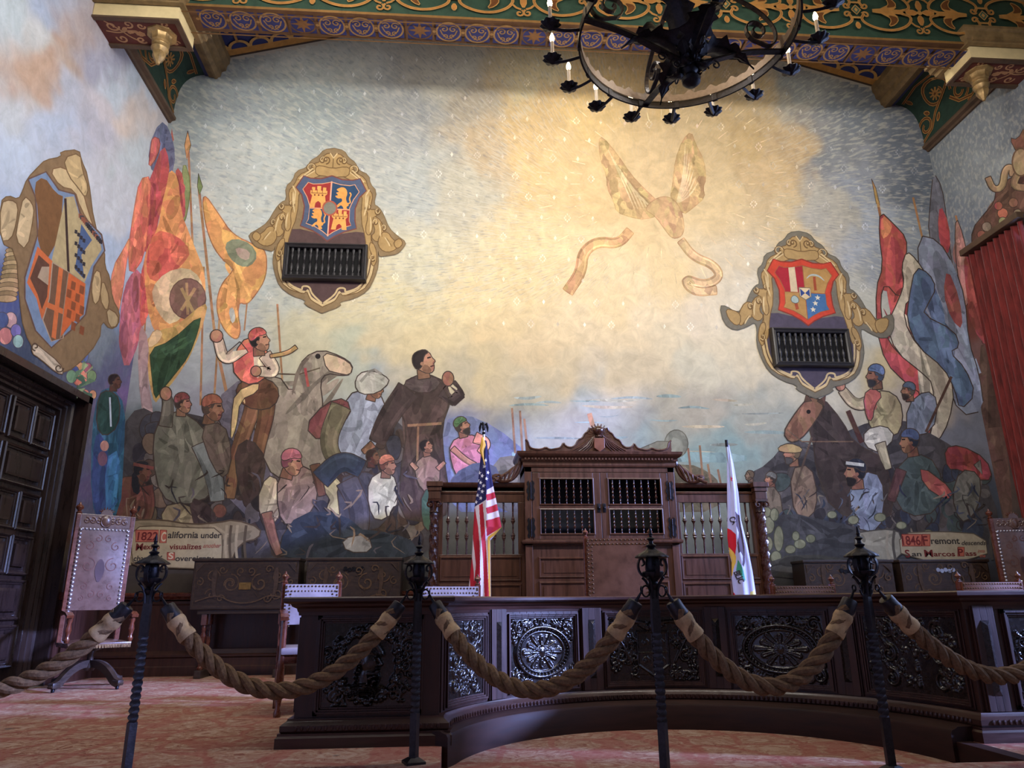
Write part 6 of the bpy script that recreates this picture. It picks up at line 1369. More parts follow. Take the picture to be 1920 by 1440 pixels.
# ================================================================== turned grilles under the crests
def grille(cx_, cz, w, h, label):
    g = thing('spindle_vent', label, 'vent', (cx_, YB-.065, cz), 0, None)
    fr = MB(lambda u, v, q: (u, -q, v))
    fr.sweep([(-w/2,-h/2),(-w/2,h/2),(w/2,h/2),(w/2,-h/2)], [(.0,-.04),(.0,.05),(.02,.07),(.035,.06),(.05,.075),(.06,.055),(.075,.05),(.085,-.04)][::1] if False else [(0,-.04),(0,.045),(-.018,.06),(-.03,.05),(-.045,.07),(-.062,.06),(-.07,.03),(-.07,-.04)], closed=True)
    fr.build('frame', M['iron_wood'], g, smooth=False); MB().box((-w/2,.035,-h/2),(w/2,.05,h/2)).build('backing', M['dark'], g, smooth=False)
    n = 12
    for i in range(n):
        x = -w/2+w*(i+.5)/n; s_ = MB(); r = .025
        s_.lathe([(a*r, -h/2+b*h) for a, b in ((.9,0),(.9,.12),(.55,.14),(.45,.18),(.85,.24),(1.0,.33),(.6,.42),(.45,.46),(.75,.48),(.45,.50),(.75,.52),(.45,.54),(.75,.56),(.5,.59),(.75,.70),(.95,.76),(.55,.82),(.7,.86),(.9,.88),(.9,1))], 8, (x, 0, 0)); s_.build('spindle', M['iron_wood'], g)
M['iron_wood'] = varied('blackened_wood', (.022,.020,.021), .5, .3, 20, coat=.1, bump=.05)
grille(-1.88, 5.42, 1.02, .42, 'black turned spindle grille below the castle and lion crest')
grille(5.06, 4.265, 1.02, .44, 'black turned spindle grille below the red rimmed pickaxe and shovel crest')

# ================================================================== chests on stands
def chest(x0, x1, y0, z0, z1, label, seed, plate=False, legx=None):
    t = thing('wooden_chest', label, 'chest', ((x0+x1)/2, y0, 0), 0, None); w = (x1-x0)/2; d = .34
    MB().rbox((-w,0,z0),(w,d,z1-.03),.006).build('chest_body', M['chest'], t, smooth=False)
    MB().rbox((-w-.015,-.015,z1-.035),(w+.015,d,z1),.008).build('lid', M['chest'], t, smooth=False)
    P_ = Paint(lambda u, v, h: (u, -h, v), 2e-4); zc = (z0+z1)/2; h_ = z1-z0; R_ = random.Random(seed)
    c1, c2, c3 = (72,56,46), (90,70,52), (60,48,42)
    P_.line([(-w+.03,z0+.03),(w-.03,z0+.03),(w-.03,z1-.06),(-w+.03,z1-.06),(-w+.03,z0+.03)], .012, c1)
    for s_ in (-1, 1):
        for (a, b, r, an, tn) in ((.28,.0,.11,90,1.3),(.28,.0,.075,200,1.1),(.62,.08,.085,0,-1.2),(.62,-.12,.07,180,1.2),(.86,.02,.05,90,1.2),(.10,.14,.05,-90,1.2),(.44,.16,.05,0,1.1),(.44,-.17,.05,0,-1.1)):
            P_.line(spiral(s_*a*w, zc+b, r, an, s_*tn), .013, c2); 
            for q in range(3): P_.line([(s_*a*w+r*math.cos(q*2.1), zc+b+r*math.sin(q*2.1)),(s_*a*w+r*1.5*math.cos(q*2.1+.5), zc+b+r*1.5*math.sin(q*2.1+.5))], .012, c1, 0, True)
        P_.poly(chaikin([(s_*.5*w,zc-.18),(s_*.56*w,zc-.05),(s_*.52*w,zc+.15),(s_*.62*w,zc+.20),(s_*.64*w,zc),(s_*.58*w,zc-.16)],1), c1)
        P_.poly([(s_*(w-.03),z1-.06),(s_*(w-.12),z1-.06),(s_*(w-.03),z1-.16)], c3, out=c2, ow=.006)
    P_.line(chaikin([(-.9*w,zc-.2),(-.5*w,zc-.12),(-.2*w,zc-.22),(.2*w,zc-.22),(.5*w,zc-.12),(.9*w,zc-.2)],2,False), .012, c2)
    P_.build('inlay', M['inlay'], t)
    if plate: MB().rbox((-.07,-.008,zc-.07),(.07,0,zc+.01),.003).build('brass_plate', M['brass'], t, smooth=False)
    else:
        lk_ = MB()
        for i in range(5): lk_.prism(arc(-.10+.05*i, z1-.13-.012*(i%2), .026, 0, 330, 11), -.012, -.002, f=lambda u,v,w_:(u,w_,v))
        lk_.build('lock_plate', M['silver' if seed == 4 else 'iron'], t, smooth=False)
    st = .70
    MB().rbox((-w*.86,.02,z0-.05),(w*.86,d-.02,z0),.004).build('stand_rail', M['chest'], t, smooth=False)
    for s_ in (-1, 1):
        for y in (.06, d-.08):
            lg = MB(); zt = z0-.05
            lg.box((s_*w*.72-.03,y-.03,zt-.12),(s_*w*.72+.03,y+.03,zt)); lg.lathe([(r, z) for r, z in ((.03,.09),(.035,.11),(.02,.13),(.032,.20),(.022,.27),(.035,.30),(.018,.33),(.030,.42),(.034,.46),(.02,.50),(.028,.54),(.018,zt-.12))], 10, (s_*w*.72, y, 0)); lg.build('leg', M['turned'], t)
        MB().rbox((s_*w*.72-.04,-.02,0),(s_*w*.72+.04,d-.02,.09),.012).build('trestle_foot', M['chest'], t, smooth=False)
    MB().box((-w*.72,.14,.26),(w*.72,.17,.31)).build('stretcher', M['chest'], t, smooth=False)
    return t
chest(-3.08,-1.86,9.14,.75,1.335,'dark inlaid chest with a small brass plate, on turned legs beside the left inscription',1,True)
chest(-1.77,-.65,9.14,.75,1.335,'dark inlaid chest on a stand, second from the left door, partly behind the bench',2)
chest(4.36,5.52,9.12,.80,1.275,'dark scroll-inlaid chest just right of the twisted column and state flag',3)
chest(5.62,6.80,9.12,.80,1.275,'dark inlaid chest with pale metal lock under the right inscription',4)

# ================================================================== chairs
def nails(mb, pts, r=.008, nrm=(0,-1,0)):
    for p in pts:
        mb.lathe([(r,0),(r*.8,r*.5),(r*.4,r*.8),(0,r*.85)], 8, (0,0,0), f=lambda a,b,c,p=p: (p[0]+a, p[1]-c*(1 if nrm[1] < 0 else -1), p[2]+b))
def finial(mb, x, y, z, s=1.0):
    mb.lathe([(a*s, z+b*s) for a, b in ((.018,0),(.024,.008),(.012,.018),(.014,.026),(.028,.040),(.030,.052),(.022,.064),(.010,.074),(.008,.082),(.003,.092))], 12, (x, y, 0))
def low_chair(x, y, w, top, rz, label, lm, nail_m, strip=.34, seat=.48, finial_s=1.0, dense=.028):
    """leather-backed courtroom armchair facing the viewer: local -Y is the front"""
    t = thing('leather_armchair', label, 'chair', (x, y, 0), rz, None); h = w/2; yb = .26
    for s_ in (-1, 1):
        p = MB().rbox((s_*(h-.0)-.024,yb-.024,0),(s_*h+.024,yb+.024,top-.005),.006); p.build('back_post', M['turned'], t, smooth=False)
        f_ = MB(); finial(f_, s_*h, yb, top-.006, finial_s); f_.build('finial', M['turned'], t)
        l_ = MB().lathe([(.026,0),(.03,.03),(.018,.06),(.030,.14),(.02,.22),(.03,.25),(.024,.42),(.026,.70)], 10, (s_*h,-.26,0)); l_.build('leg', M['turned'], t)
        MB().tube([(s_*h,yb,.74),(s_*h,.05,.735),(s_*h,-.20,.715),(s_*h,-.32,.69)], 1.0, flat=(.030,.014,(1,0,0))).build('armrest', M['turned'], t, smooth=False)
        MB().box((s_*h-.012,-.26,.12),(s_*h+.012,yb,.16)).build('side_stretcher', M['turned'], t, smooth=False)
    zb = top-strip
    bk = MB(lambda u, v, q: (u, yb-.026+q, v)); n = 14
    bk.grid(lambda a, b: (-h+.004+(w-.008)*a, zb+(top-.02-zb)*b, -.016-.012*math.sin(PI*a)*math.sin(PI*b)), n, n); bk.grid(lambda a, b: (-h+.004+(w-.008)*a, zb+(top-.02-zb)*b, .03), 1, 1)
    for a0, a1 in (((-h+.004,zb),(h-.004,zb)),((-h+.004,top-.02),(h-.004,top-.02)),((-h+.004,zb),(-h+.004,top-.02)),((h-.004,zb),(h-.004,top-.02))): bk.add([(a0[0],a0[1],-.016),(a1[0],a1[1],-.016),(a1[0],a1[1],.03),(a0[0],a0[1],.03)], [(0,1,2,3)])
    b = bk.build('backrest', lm, t)
    nm = MB(); k = int((w-.03)/dense); yy = yb-.044
    for i in range(k+1): nails(nm, [(-h+.015+(w-.03)*i/k, yy, top-.036),(-h+.03+(w-.06)*i/k, yy-.001, top-.075)])
    kk = int((strip-.04)/dense)
    for i in range(kk): nails(nm, [(-h+.014, yy, top-.05-dense*i),(h-.014, yy, top-.05-dense*i),(-h+.05, yy-.002, top-.10-dense*i),(h-.05, yy-.002, top-.10-dense*i)])
    nm.build('nail_row', nail_m, b)
    st = MB().rbox((-h-.01,-.30,seat-.05),(h+.01,yb-.02,seat),.015); st.build('seat', lm, t)
    MB().box((-h,-.27,seat-.11),(h,-.24,seat-.05)).build('seat_rail', M['turned'], t, smooth=False)
    return t
M['nail'] = mat('dark_nail_heads', (.10,.06,.03), .35, .8)
low_chair(-1.14, 6.25, .44, .975, math.radians(14), 'small leather chair with nailed back and red-brown finials behind the bench\'s left end', M['leather_daylit'], M['nail'])
low_chair(.02, 6.35, .50, .950, math.radians(14), 'pale-looking nailed leather chair back in front of the striped national flag', M['leather_daylit'], M['nail'])
low_chair(3.42, 6.95, .62, .945, math.radians(3), 'tan leather nailed chair back behind the bench, left of the two right-hand chairs', M['leather'], M['nail'])
low_chair(5.36, 6.95, .66, .965, math.radians(3), 'red-brown leather chair back behind the bench at the far right edge', M['leather_red'], M['nail'])
jc = low_chair(1.535, 6.78, .62, 1.395, math.radians(-4), 'tall brown leather judge\'s chair with nailed border in front of the wooden cabinet', M['leather'], M['nail'], .82, .52, .9, .038)

def tall_chair(x, y, rz, label):
    t = thing('swivel_armchair', label, 'chair', (x, y, 0), rz, None); h = .27; yb = .20
    base = MB()
    for k in range(4):
        a = PI/4+PI/2*k-.25; c, s_ = math.cos(a), math.sin(a)
        f_ = MB(); P_ = [(0,.24),(.10,.235),(.20,.20),(.29,.13),(.34,.075),(.40,.055)]
        f_.tube([(c*r, s_*r, z) for r, z in chaikin(P_,2,False)], 1.0, flat=(.026,.034,(-s_,c,0))); f_.rbox((.34,-.036,.035),(.43,.036,.09),.012, f=lambda u,v,w,c=c,s_=s_:(c*u-s_*v,s_*u+c*v,w))
        for q in range(3): f_.lathe([(.0,-.012),(.012,0),(.0,.012)], 6, (0,0,0), f=lambda u,v,w,c=c,s_=s_,q=q:(c*(.43+u)-s_*(v-.022+.022*q),s_*(.43+u)+c*(v-.022+.022*q),.055+w))
        f_.build('carved_foot', M['chest'], t); MB().lathe([(.0,0),(.016,.004),(.018,.018),(.012,.034),(.0,.036)], 10, (c*.39,s_*.39,0)).build('caster', M['iron'], t)
    MB().lathe([(.045,.17),(.06,.20),(.05,.24),(.03,.27),(.035,.33),(.05,.36),(.12,.385),(.12,.40)], 14, (0,0,0)).build('column', M['chest'], t)
    MB().rbox((-.28,-.27,.40),(.28,.24,.44),.008).build('seat_frame', M['turned'], t, smooth=False)
    se = MB(); se.grid(lambda a, b: (-.29+.58*a, -.29+.53*b, .445+.035*(math.sin(PI*a)*math.sin(PI*b))**.5), 16, 16); se.rbox((-.29,-.29,.42),(.29,.24,.447),.006)
    sp_ = se.build('seat', M['leather_sheen'], t)
    fr = MB()
    for i in range(40):
        xx = -.28+.56*i/39; fr.tube([(xx,-.292,.43),(xx+rnd.uniform(-.004,.004),-.296,.395)], [.004,.002], 4)
    fr.build('fringe', M['canvas'], sp_)
    for s_ in (-1, 1):
        MB().rbox((s_*h-.024,yb-.024,.44),(s_*h+.024,yb+.024,1.76),.006).build('back_post', M['turned'], t, smooth=False)
        f_ = MB(); finial(f_, s_*h, yb, 1.76, 1.35); f_.build('finial', M['turned'], t)
        MB().tube([(s_*h,yb,.74),(s_*(h+.02),.02,.745),(s_*(h+.03),-.18,.73),(s_*(h+.03),-.27,.70)], 1.0, flat=(.032,.014,(1,0,0))).build('armrest', M['turned'], t, smooth=False)
        q = MB(); q.lathe([(.02,.45),(.03,.48),(.018,.51),(.032,.57),(.02,.63),(.03,.66),(.024,.70),(.026,.715)], 10, (s_*(h+.02),-.22,0)); q.build('arm_support', M['turned'], t)
    bk = MB(); bk.grid(lambda a, b: (-h+.02+(2*h-.04)*a, yb-.03-.018*math.sin(PI*a)*math.sin(PI*b), .76+.86*b), 16, 16); bk.rbox((-h+.02,yb-.028,.76),(h-.02,yb+.015,1.62),.004)
    b_ = bk.build('backrest', M['leather_sheen'], t)
    P_ = Paint(lambda u, v, q_: (u, yb-.031-.018*math.sin(PI*(u+h)/(2*h))*math.sin(PI*min(1,max(0,(v-.76)/.86)))-q_, v), 1e-4, 1e-3); cc = (96,60,50)
    for s_ in (-1, 1):
        for a, b, r in ((.13,1.42,.05),(.12,1.22,.08),(.13,1.0,.04),(.05,1.50,.04),(.05,.92,.04),(.14,.88,.03)): P_.line(spiral(s_*a,b,r,90,s_*1.2), .008, cc)
    P_.poly(chaikin([(-.04,1.24),(0,1.30),(.04,1.24),(.05,1.14),(0,1.02),(-.05,1.14)],1), (70,50,52)); P_.build('embossing', M['ornament'], b_)
    nm = MB()
    for i in range(20):
        z = .79+.80*i/19; nails(nm, [(-h+.035,yb-.032,z),(h-.035,yb-.032,z)], .017)
    for i in range(13): nails(nm, [(-h+.05+(2*h-.1)*i/12,yb-.032,1.60)], .014)
    nm.build('nail_row', M['silver'], b_)
    cr = Relief(2*h-.04, .13, .004)
    for s_ in (-1, 1):
        for a in (.07,.13,.19): cr.volute(s_*a, .0, .035, 90, s_*1.2, .007, .008)
    cr.blob(0, .0, .05, .02, .06); cr.stroke(arc(0,0,.052,0,360,24,.062), .006, .014)
    c_ = MB().rbox((-h+.02,yb-.02,1.62),(h-.02,yb+.015,1.76),.004).prism(arc(0,1.76,.06,0,180,12), yb-.02, yb+.01, f=lambda u,v,w:(u,w,v)).build('crest_rail', M['leather_sheen'], t, smooth=False)
    cr.build('carving', lambda u, v, w: (u, yb-.021-w, v), 0, 1.69, 0, M['leather_sheen'], c_)
    lf = MB()
    for k in range(7): a = math.radians(20+k*140/6); lf.tube([(.05*math.cos(a),yb,1.78+.03*math.sin(a)),(.085*math.cos(a),yb,1.79+.055*math.sin(a))], [.010,.002], 5)
    lf.build('leaf_spikes', M['turned'], c_)
    return t
M['leather_sheen'] = varied('polished_leather', (.105,.055,.040), .30, .25, 12, (1,1,1), coat=.5, bump=.1)
tall_chair(-3.72, 8.28, math.radians(38), 'tall swivel armchair with polished leather back and carved feet beside the dark door')
tall_chair(6.98, 8.62, math.radians(-10), 'tall carved chair at the extreme right edge, mostly hidden by the bench')

# ================================================================== flags
def cloth(name, rowsL, rowsR, y0, paint, parent, depth=.09, folds=5, nu=90, nv=320, texts=()):
    """hanging flag: left and right edges given in photo points on the plane Y=y0; closed, folded cloth"""
    yl = [p[1] for p in rowsL]; yr = [p[1] for p in rowsR]; ya, yb = yl[0], yl[-1]
    XLf = lambda y: np.interp(y, yl, [p[0] for p in rowsL]); XRf = lambda y: np.interp(y, yr, [p[0] for p in rowsR])
    V, U = np.meshgrid(np.linspace(0, 1, nv+1), np.linspace(0, 1, nu+1), indexing='ij')
    PY = ya+(yb-ya)*V; PX = XLf(PY)+(XRf(PY)-XLf(PY))*U
    def dep(u, v): return depth*np.sin(PI*u)**.7*np.minimum(1, .25+v*1.6)*(1+.38*np.sin(folds*2*PI*u*.5+2.2*v+.6)+.12*np.sin(11*u+5*v))
    def pos(px, py, u, v, sgn=-1):
        d = rays(px, py); t = y0/d[..., 1]; X = d[..., 0]*t; Z = EYE+d[..., 2]*t
        return np.stack([X, y0+sgn*dep(u, v)*(1 if sgn < 0 else .5), Z], -1)
    A = pos(PX, PY, U, V, -1).reshape(-1, 3); B = pos(PX, PY, U, V, 1).reshape(-1, 3)
    idx = np.arange((nu+1)*(nv+1)).reshape(nv+1, nu+1); q = np.stack([idx[:-1,:-1], idx[1:,:-1], idx[1:,1:], idx[:-1,1:]], -1).reshape(-1, 4)
    n = len(A); qb = (q[:, ::-1]+n)
    cxp = ((PX[:-1,:-1]+PX[1:,1:])/2).ravel(); cyp = ((PY[:-1,:-1]+PY[1:,1:])/2).ravel(); col = np.ones((len(cxp), 4), np.float32)
    for pts, c in paint:
        inside = np.zeros(len(cxp), bool); m_ = len(pts)
        for i in range(m_):
            (x1, y1), (x2, y2) = pts[i], pts[(i+1) % m_]
            if y1 == y2: continue
            k = ((y1 > cyp) != (y2 > cyp)) & (cxp < (x2-x1)*(cyp-y1)/(y2-y1)+x1); inside ^= k
        col[inside, :3] = lin(c)
    me = bpy.data.meshes.new(name); me.from_pydata(np.concatenate([A, B]).tolist(), [], np.concatenate([q, qb]).tolist())
    ca = me.color_attributes.new('Col', 'FLOAT_COLOR', 'CORNER'); ca.data.foreach_set('color', np.repeat(np.concatenate([col, col]), 4, axis=0).ravel())
    me.materials.append(M['cloth']); me.polygons.foreach_set('use_smooth', [True]*len(me.polygons)); me.update()
    o = bpy.data.objects.new(name, me); C.objects.link(o); o.parent = parent
    for txt, px, py, size, ang, wid in texts:
        cu = bpy.data.curves.new('lettering', 'FONT'); cu.body = txt; cu.size = 1; cu.offset = .03; tt = bpy.data.objects.new('lettering', cu); C.objects.link(tt)
        dg = bpy.context.evaluated_depsgraph_get(); tm = bpy.data.meshes.new_from_object(tt.evaluated_get(dg)); bpy.data.objects.remove(tt, do_unlink=True)
        ca_, sa = math.cos(math.radians(ang)), math.sin(math.radians(ang))
        for v in tm.vertices:
            x, y = v.co.x*size*wid, v.co.y*size; X = px+x*ca_+y*sa; Y = py+x*sa-y*ca_
            u = float((X-XLf(Y))/max(1e-3, XRf(Y)-XLf(Y))); u = min(max(u, .0), 1.0); vv = (Y-ya)/(yb-ya)
            X = float(XLf(Y)+(XRf(Y)-XLf(Y))*u); p = pos(np.array(X), np.array(Y), np.array(u), np.array(vv)); v.co = Vector((p[0], p[1]-.006, p[2]))
        tm.materials.clear(); tm.materials.append(mat('flag_lettering', lin((56,46,50)), .8)); to = bpy.data.objects.new('lettering', tm); C.objects.link(to); to.parent = o
    return o
def flagbase(t, x, y, top):
    MB().lathe([(.0,0),(.17,0),(.17,.02),(.13,.035),(.05,.06),(.03,.12),(.022,.14),(.0,.14)], 20, (x,y,0)).build('base', M['brass'], t)
    MB().lathe([(.013,.10),(.013,top)], 10, (x,y,0)).build('pole', M['silver'], t)
S1 = 4.1156; g = lambda pts: [(780+x/S1, 780+y/S1) for x, y in pts]
fx, fy, fz = back_pt(907, 806)[0]*7.9/9.6, 7.9, 2.62
uf = thing('national_flag', 'furled red, white and blue striped flag with eagle-topped pole, left of the cabinet', 'flag', (0,0,0))
flagbase(uf, fx, fy, 2.62)
US_B, US_R, US_W = (34,34,84), (172,34,52), (206,196,206)
pt = [(g([(0,0),(1200,0),(1200,1600),(0,1600)]), US_W), (g([(400,150),(620,150),(600,540),(545,575),(540,650),(455,700),(430,760),(380,700)]), US_B)]
LY = [572,612,660,715,762,812,930]; RY = [530,578,620,676,726,786,860]
for i in (1,3,5): pt.append((g([(538,LY[i]),(680,RY[i]-20),(680,RY[i+1]-12),(545,LY[i+1])]), US_R))
pt.append((g([(552,935),(665,852),(672,872),(572,948),(576,1400),(558,1400)]), (206,158,60)))
pt += [(g([(486,690),(514,675),(532,900),(552,1200),(566,1440),(530,1440),(515,1100),(500,930)]), US_R), (g([(440,700),(455,715),(480,860),(490,1000),(497,1440),(430,1440),(462,1150),(440,950)]), US_R), (g([(400,1080),(432,1090),(446,1200),(452,1440),(425,1440),(412,1200)]), US_R)]
for x, y in ((536,345),(527,392),(489,440),(555,438),(511,463),(543,487),(478,497),(498,515),(521,540),(486,563),(511,585),(474,612),(499,635),(463,665)):
    pt.append((g([(x+(15 if k % 2 == 0 else 6)*math.sin(PI*k/5+.2), y-(17 if k % 2 == 0 else 7)*math.cos(PI*k/5+.2)) for k in range(10)]), (216,214,226)))
cloth('flag_cloth', g([(522,190),(500,300),(490,400),(474,560),(452,700),(440,900),(430,1100),(408,1310),(400,1480)]), g([(545,190),(560,300),(572,400),(600,560),(625,680),(661,858),(600,930),(574,960),(578,1480)]), 7.9, pt, uf, .045, 4)
MB().tube([tuple(back_pt(909+dx, 820+dy)[i]*(7.86/9.6) if i < 2 else EYE+(back_pt(909+dx, 820+dy)[2]-EYE)*7.86/9.6 for i in range(3)) for dx, dy in ((-4,0),(-3,14),(-6,26),(-3,40),(0,52))], [.012,.03,.02,.008,.004], 8).build('gold_cord', mat('gold_cord', lin((214,164,60)), .6), uf)
eg = MB(); ez = 2.60
eg.lathe([(.014,ez-.02),(.02,ez),(.012,ez+.015),(.012,ez+.03)], 10, (fx,fy,0)); eg.tube([(fx,fy,ez+.02),(fx,fy,ez+.06),(fx,fy,ez+.10),(fx-.012,fy,ez+.115),(fx-.03,fy,ez+.108)], [.012,.022,.014,.010,.003], 8)
for s_ in (-1,1): eg.tube([(fx,fy+.005,ez+.08),(fx+s_*.030,fy+.005,ez+.105),(fx+s_*.042,fy+.005,ez+.06),(fx+s_*.045,fy+.005,ez+.01)], [.012,.018,.015,.004], 8)
eg.build('eagle_finial', M['iron'], uf)
S2 = 4.1143; g2 = lambda pts: [(1100+x/S2, 780+y/S2) for x, y in pts]
cx2 = back_pt(1363, 840)[0]*8.0/9.6
cfg = thing('state_flag', 'furled pale state flag with red star, bear and lettering in front of the twisted column', 'flag', (0,0,0))
flagbase(cfg, cx2+.0, 8.0, 2.50); MB().lathe([(.0,2.48),(.017,2.48),(.017,2.56),(.0,2.562)], 10, (cx2,8.0,0)).build('pole_cap', M['iron'], cfg)
WH = (176,178,226)
pt = [(g2([(0,0),(1440,0),(1440,1600),(0,1600)]), WH), (g2([(x_+12*math.sin(PI*k/5)*(1 if k%2==0 else .4), 488-26*math.cos(PI*k/5)*(1 if k%2==0 else .4)) for k in range(10) for x_ in (1110,)]), (196,40,70)),
      (g2([(1080,865),(1112,880),(1140,915),(1146,1000),(1142,1070),(1098,1040),(1085,960)]), (190,24,44)), (g2([(1096,1015),(1130,1050),(1148,1085),(1148,1130),(1130,1180),(1120,1240),(1112,1180),(1118,1120),(1100,1060)]), (214,172,80)),
      (g2([(1136,740),(1176,770),(1186,860),(1200,930),(1212,1010),(1218,1130),(1204,1165),(1188,1150),(1196,1080),(1176,1050),(1160,1060),(1150,980),(1164,900),(1142,850)]), (66,50,56)),
      (g2([(1160,1110),(1180,1150),(1200,1200),(1218,1268),(1200,1270),(1170,1220),(1150,1190)]), (60,140,120)), (g2([(1110,1340),(1140,1370),(1165,1440),(1120,1480)]), (190,24,60)),
      (g2([(1255,1360),(1290,1340),(1330,1440),(1260,1440)]), (214,206,130))]
cloth('flag_cloth', g2([(1083,225),(1082,400),(1083,600),(1085,770),(1085,930),(1098,1050),(1118,1130),(1118,1250),(1138,1420),(1142,1500)]), g2([(1098,225),(1130,360),(1170,590),(1190,800),(1240,1000),(1280,1200),(1312,1420),(1322,1500)]), 8.0, pt, cfg, .032, 4,
      texts=(('CA', 1100+1092/S2, 780+790/S2, 13, 62, .8), ('BLIC', 1100+1128/S2, 780+1205/S2, 15, 66, .8)))

# ================================================================== curtain of the right-hand window
cu = thing('window_curtain', 'heavy dark red velvet curtain drawn aside at the right wall window', 'curtain', (0,0,0))
M['velvet'] = varied('red_velvet', (.15,.018,.016), .8, .5, 6, (1,8,.6), bump=.3, spec=.2); M['velvet'].node_tree.nodes['Principled BSDF'].inputs['Sheen Weight'].default_value = .4
cm = MB(); n = 140
def cpt(a, b, side): y = 8.06+1.06*a; amp = .055*(.75+.25*math.sin(3*b)); return (XR-.10-amp*math.sin(a*2*PI*9+.5*math.sin(4*b))-side*.004, y+.012*math.sin(6*b+a*9), 5.56-4.60*b)
cm.grid(lambda a, b: cpt(a, b, 0), n, 30); cm.grid(lambda a, b: cpt(a, b, 1), n, 30); cm.build('drape', M['velvet'], cu)
MB().tube([(XR-.10,4.0,5.60),(XR-.10,9.14,5.60)], .022, 10).build('curtain_rod', mat('navy_cord', lin((40,46,80)), .5), cu)
MB().rbox((XR-.22,8.0,5.57),(XR,9.13,5.66),.01).build('pelmet', M['brownpaint'], cu, smooth=False)

# ================================================================== rope barrier
POSTS = [(-1.575,4.05,0),(-.20,4.18,0),(.985,3.70,0),(2.08,3.70,0)]
HT = 1.15
plab = ['leftmost of the four wrought iron rope posts, standing in front of the tall chair', 'wrought iron rope post in front of the bearded head carving', 'wrought iron rope post in front of the judge\'s chair and shield panel', 'rightmost wrought iron rope post, in front of the right-hand chests']
def post():
    t = thing('rope_post', plab[0], 'stanchion', (0,0,0), 0, 'twisted iron posts of the rope barrier')
    MB().add(*[ [(-.05,-.05,0),(.05,-.05,0),(.05,.05,0),(-.05,.05,0),(-.05,-.05,.012),(.05,-.05,.012),(.05,.05,.012),(-.05,.05,.012),(-.024,-.024,.03),(.024,-.024,.03),(.024,.024,.03),(-.024,.024,.03)], [(0,3,2,1),(0,1,5,4),(1,2,6,5),(2,3,7,6),(3,0,4,7),(4,5,9,8),(5,6,10,9),(6,7,11,10),(7,4,8,11),(8,9,10,11)]]).build('foot', M['iron_grey'], t, smooth=False)
    b = MB(); b.tube([(0,0,.0),(0,0,.24)], 1.0, flat=(.0185,.0185)); N = 110
    b.tube([(0,0,.24+.40*i/N) for i in range(N+1)], 1.0, flat=(.0175,.0175,(1,0,0)), twist=2*PI*3.2)
    b.tube([(0,0,.64),(0,0,.70),(0,0,.80),(0,0,.86)], [1,1.15,.95,.85], flat=(.0185,.014,(1,0,0))); b.build('twisted_bar', M['iron_grey'], t, angle=50)
    c = MB(); c.lathe([(.012,.84),(.024,.855),(.030,.865),(.018,.88),(.034,.895),(.05,.91),(.054,.925),(.050,.93),(.04,.92),(.02,.91)], 16)
    c.build('lower_cup', M['iron'], t)
    for k in range(4):
        a = PI/2*k; ca_, sa = math.cos(a), math.sin(a)
        st = MB(); prof = chaikin([(.026,.90),(.052,.905),(.072,.93),(.076,.965),(.062,.995),(.045,.985),(.042,.965),(.054,.957)],2,False)
        st.tube([(ca_*r, sa*r, z) for r, z in prof], 1.0, flat=(.010,.0035,(-sa,ca_,0))); st.build('scroll_strap', M['iron'], t, smooth=False)
        # leaf brackets below the cup
        lf = MB(); lf.tube([(math.cos(a+.78)*r, math.sin(a+.78)*r, z) for r, z in chaikin([(.016,.80),(.022,.85),(.040,.885),(.058,.90)],2,False)], [.004,.010,.014,.012,.012,.010,.010,.008,.006,.005][:0] or .007, 6); lf.build('leaf_bracket', M['iron'], t)
    core = MB().lathe([(.012,.90),(.03,.92),(.036,.96),(.03,1.0),(.012,1.01)], 12); core.build('inner_core', M['iron'], t)
    MB().lathe([(.004,1.05),(.02,1.045),(.03,1.035),(.06,1.018),(.080,1.005),(.084,.998),(.078,.996),(.05,1.004),(.004,1.006)], 48, wob=lambda a,i:1+(.035*math.cos(14*a) if i in (3,4,5,6) else 0)).build('scalloped_cap', M['iron'], t)
    MB().lathe([(.012,1.04),(.024,1.052),(.026,1.058),(.012,1.066),(.010,1.078),(.016,1.086),(.022,1.090),(.016,1.096),(.008,1.10),(.008,1.108),(.012,1.112),(.008,1.118),(.007,1.13),(.003,HT)], 14).build('finial', M['iron'], t)
    for s_ in (-1, 1):
        r_ = MB(); r_.tube([(s_*(.042+.020*math.cos(a)), 0, .835+.026*math.sin(a)) for a in np.linspace(.3, 2*PI-.1, 22)], .0045, 6); r_.build('hook_ring', M['iron'], t)
    return t
p0 = post(); pts_ = []
for i, (x, y, z) in enumerate(POSTS):
    o = p0 if i == 0 else copy_tree(p0); o.location = (x, y, z); o.rotation_euler = (0, 0, (0,.35,.1,.6)[i]); o['label'] = plab[i]; pts_.append(o)
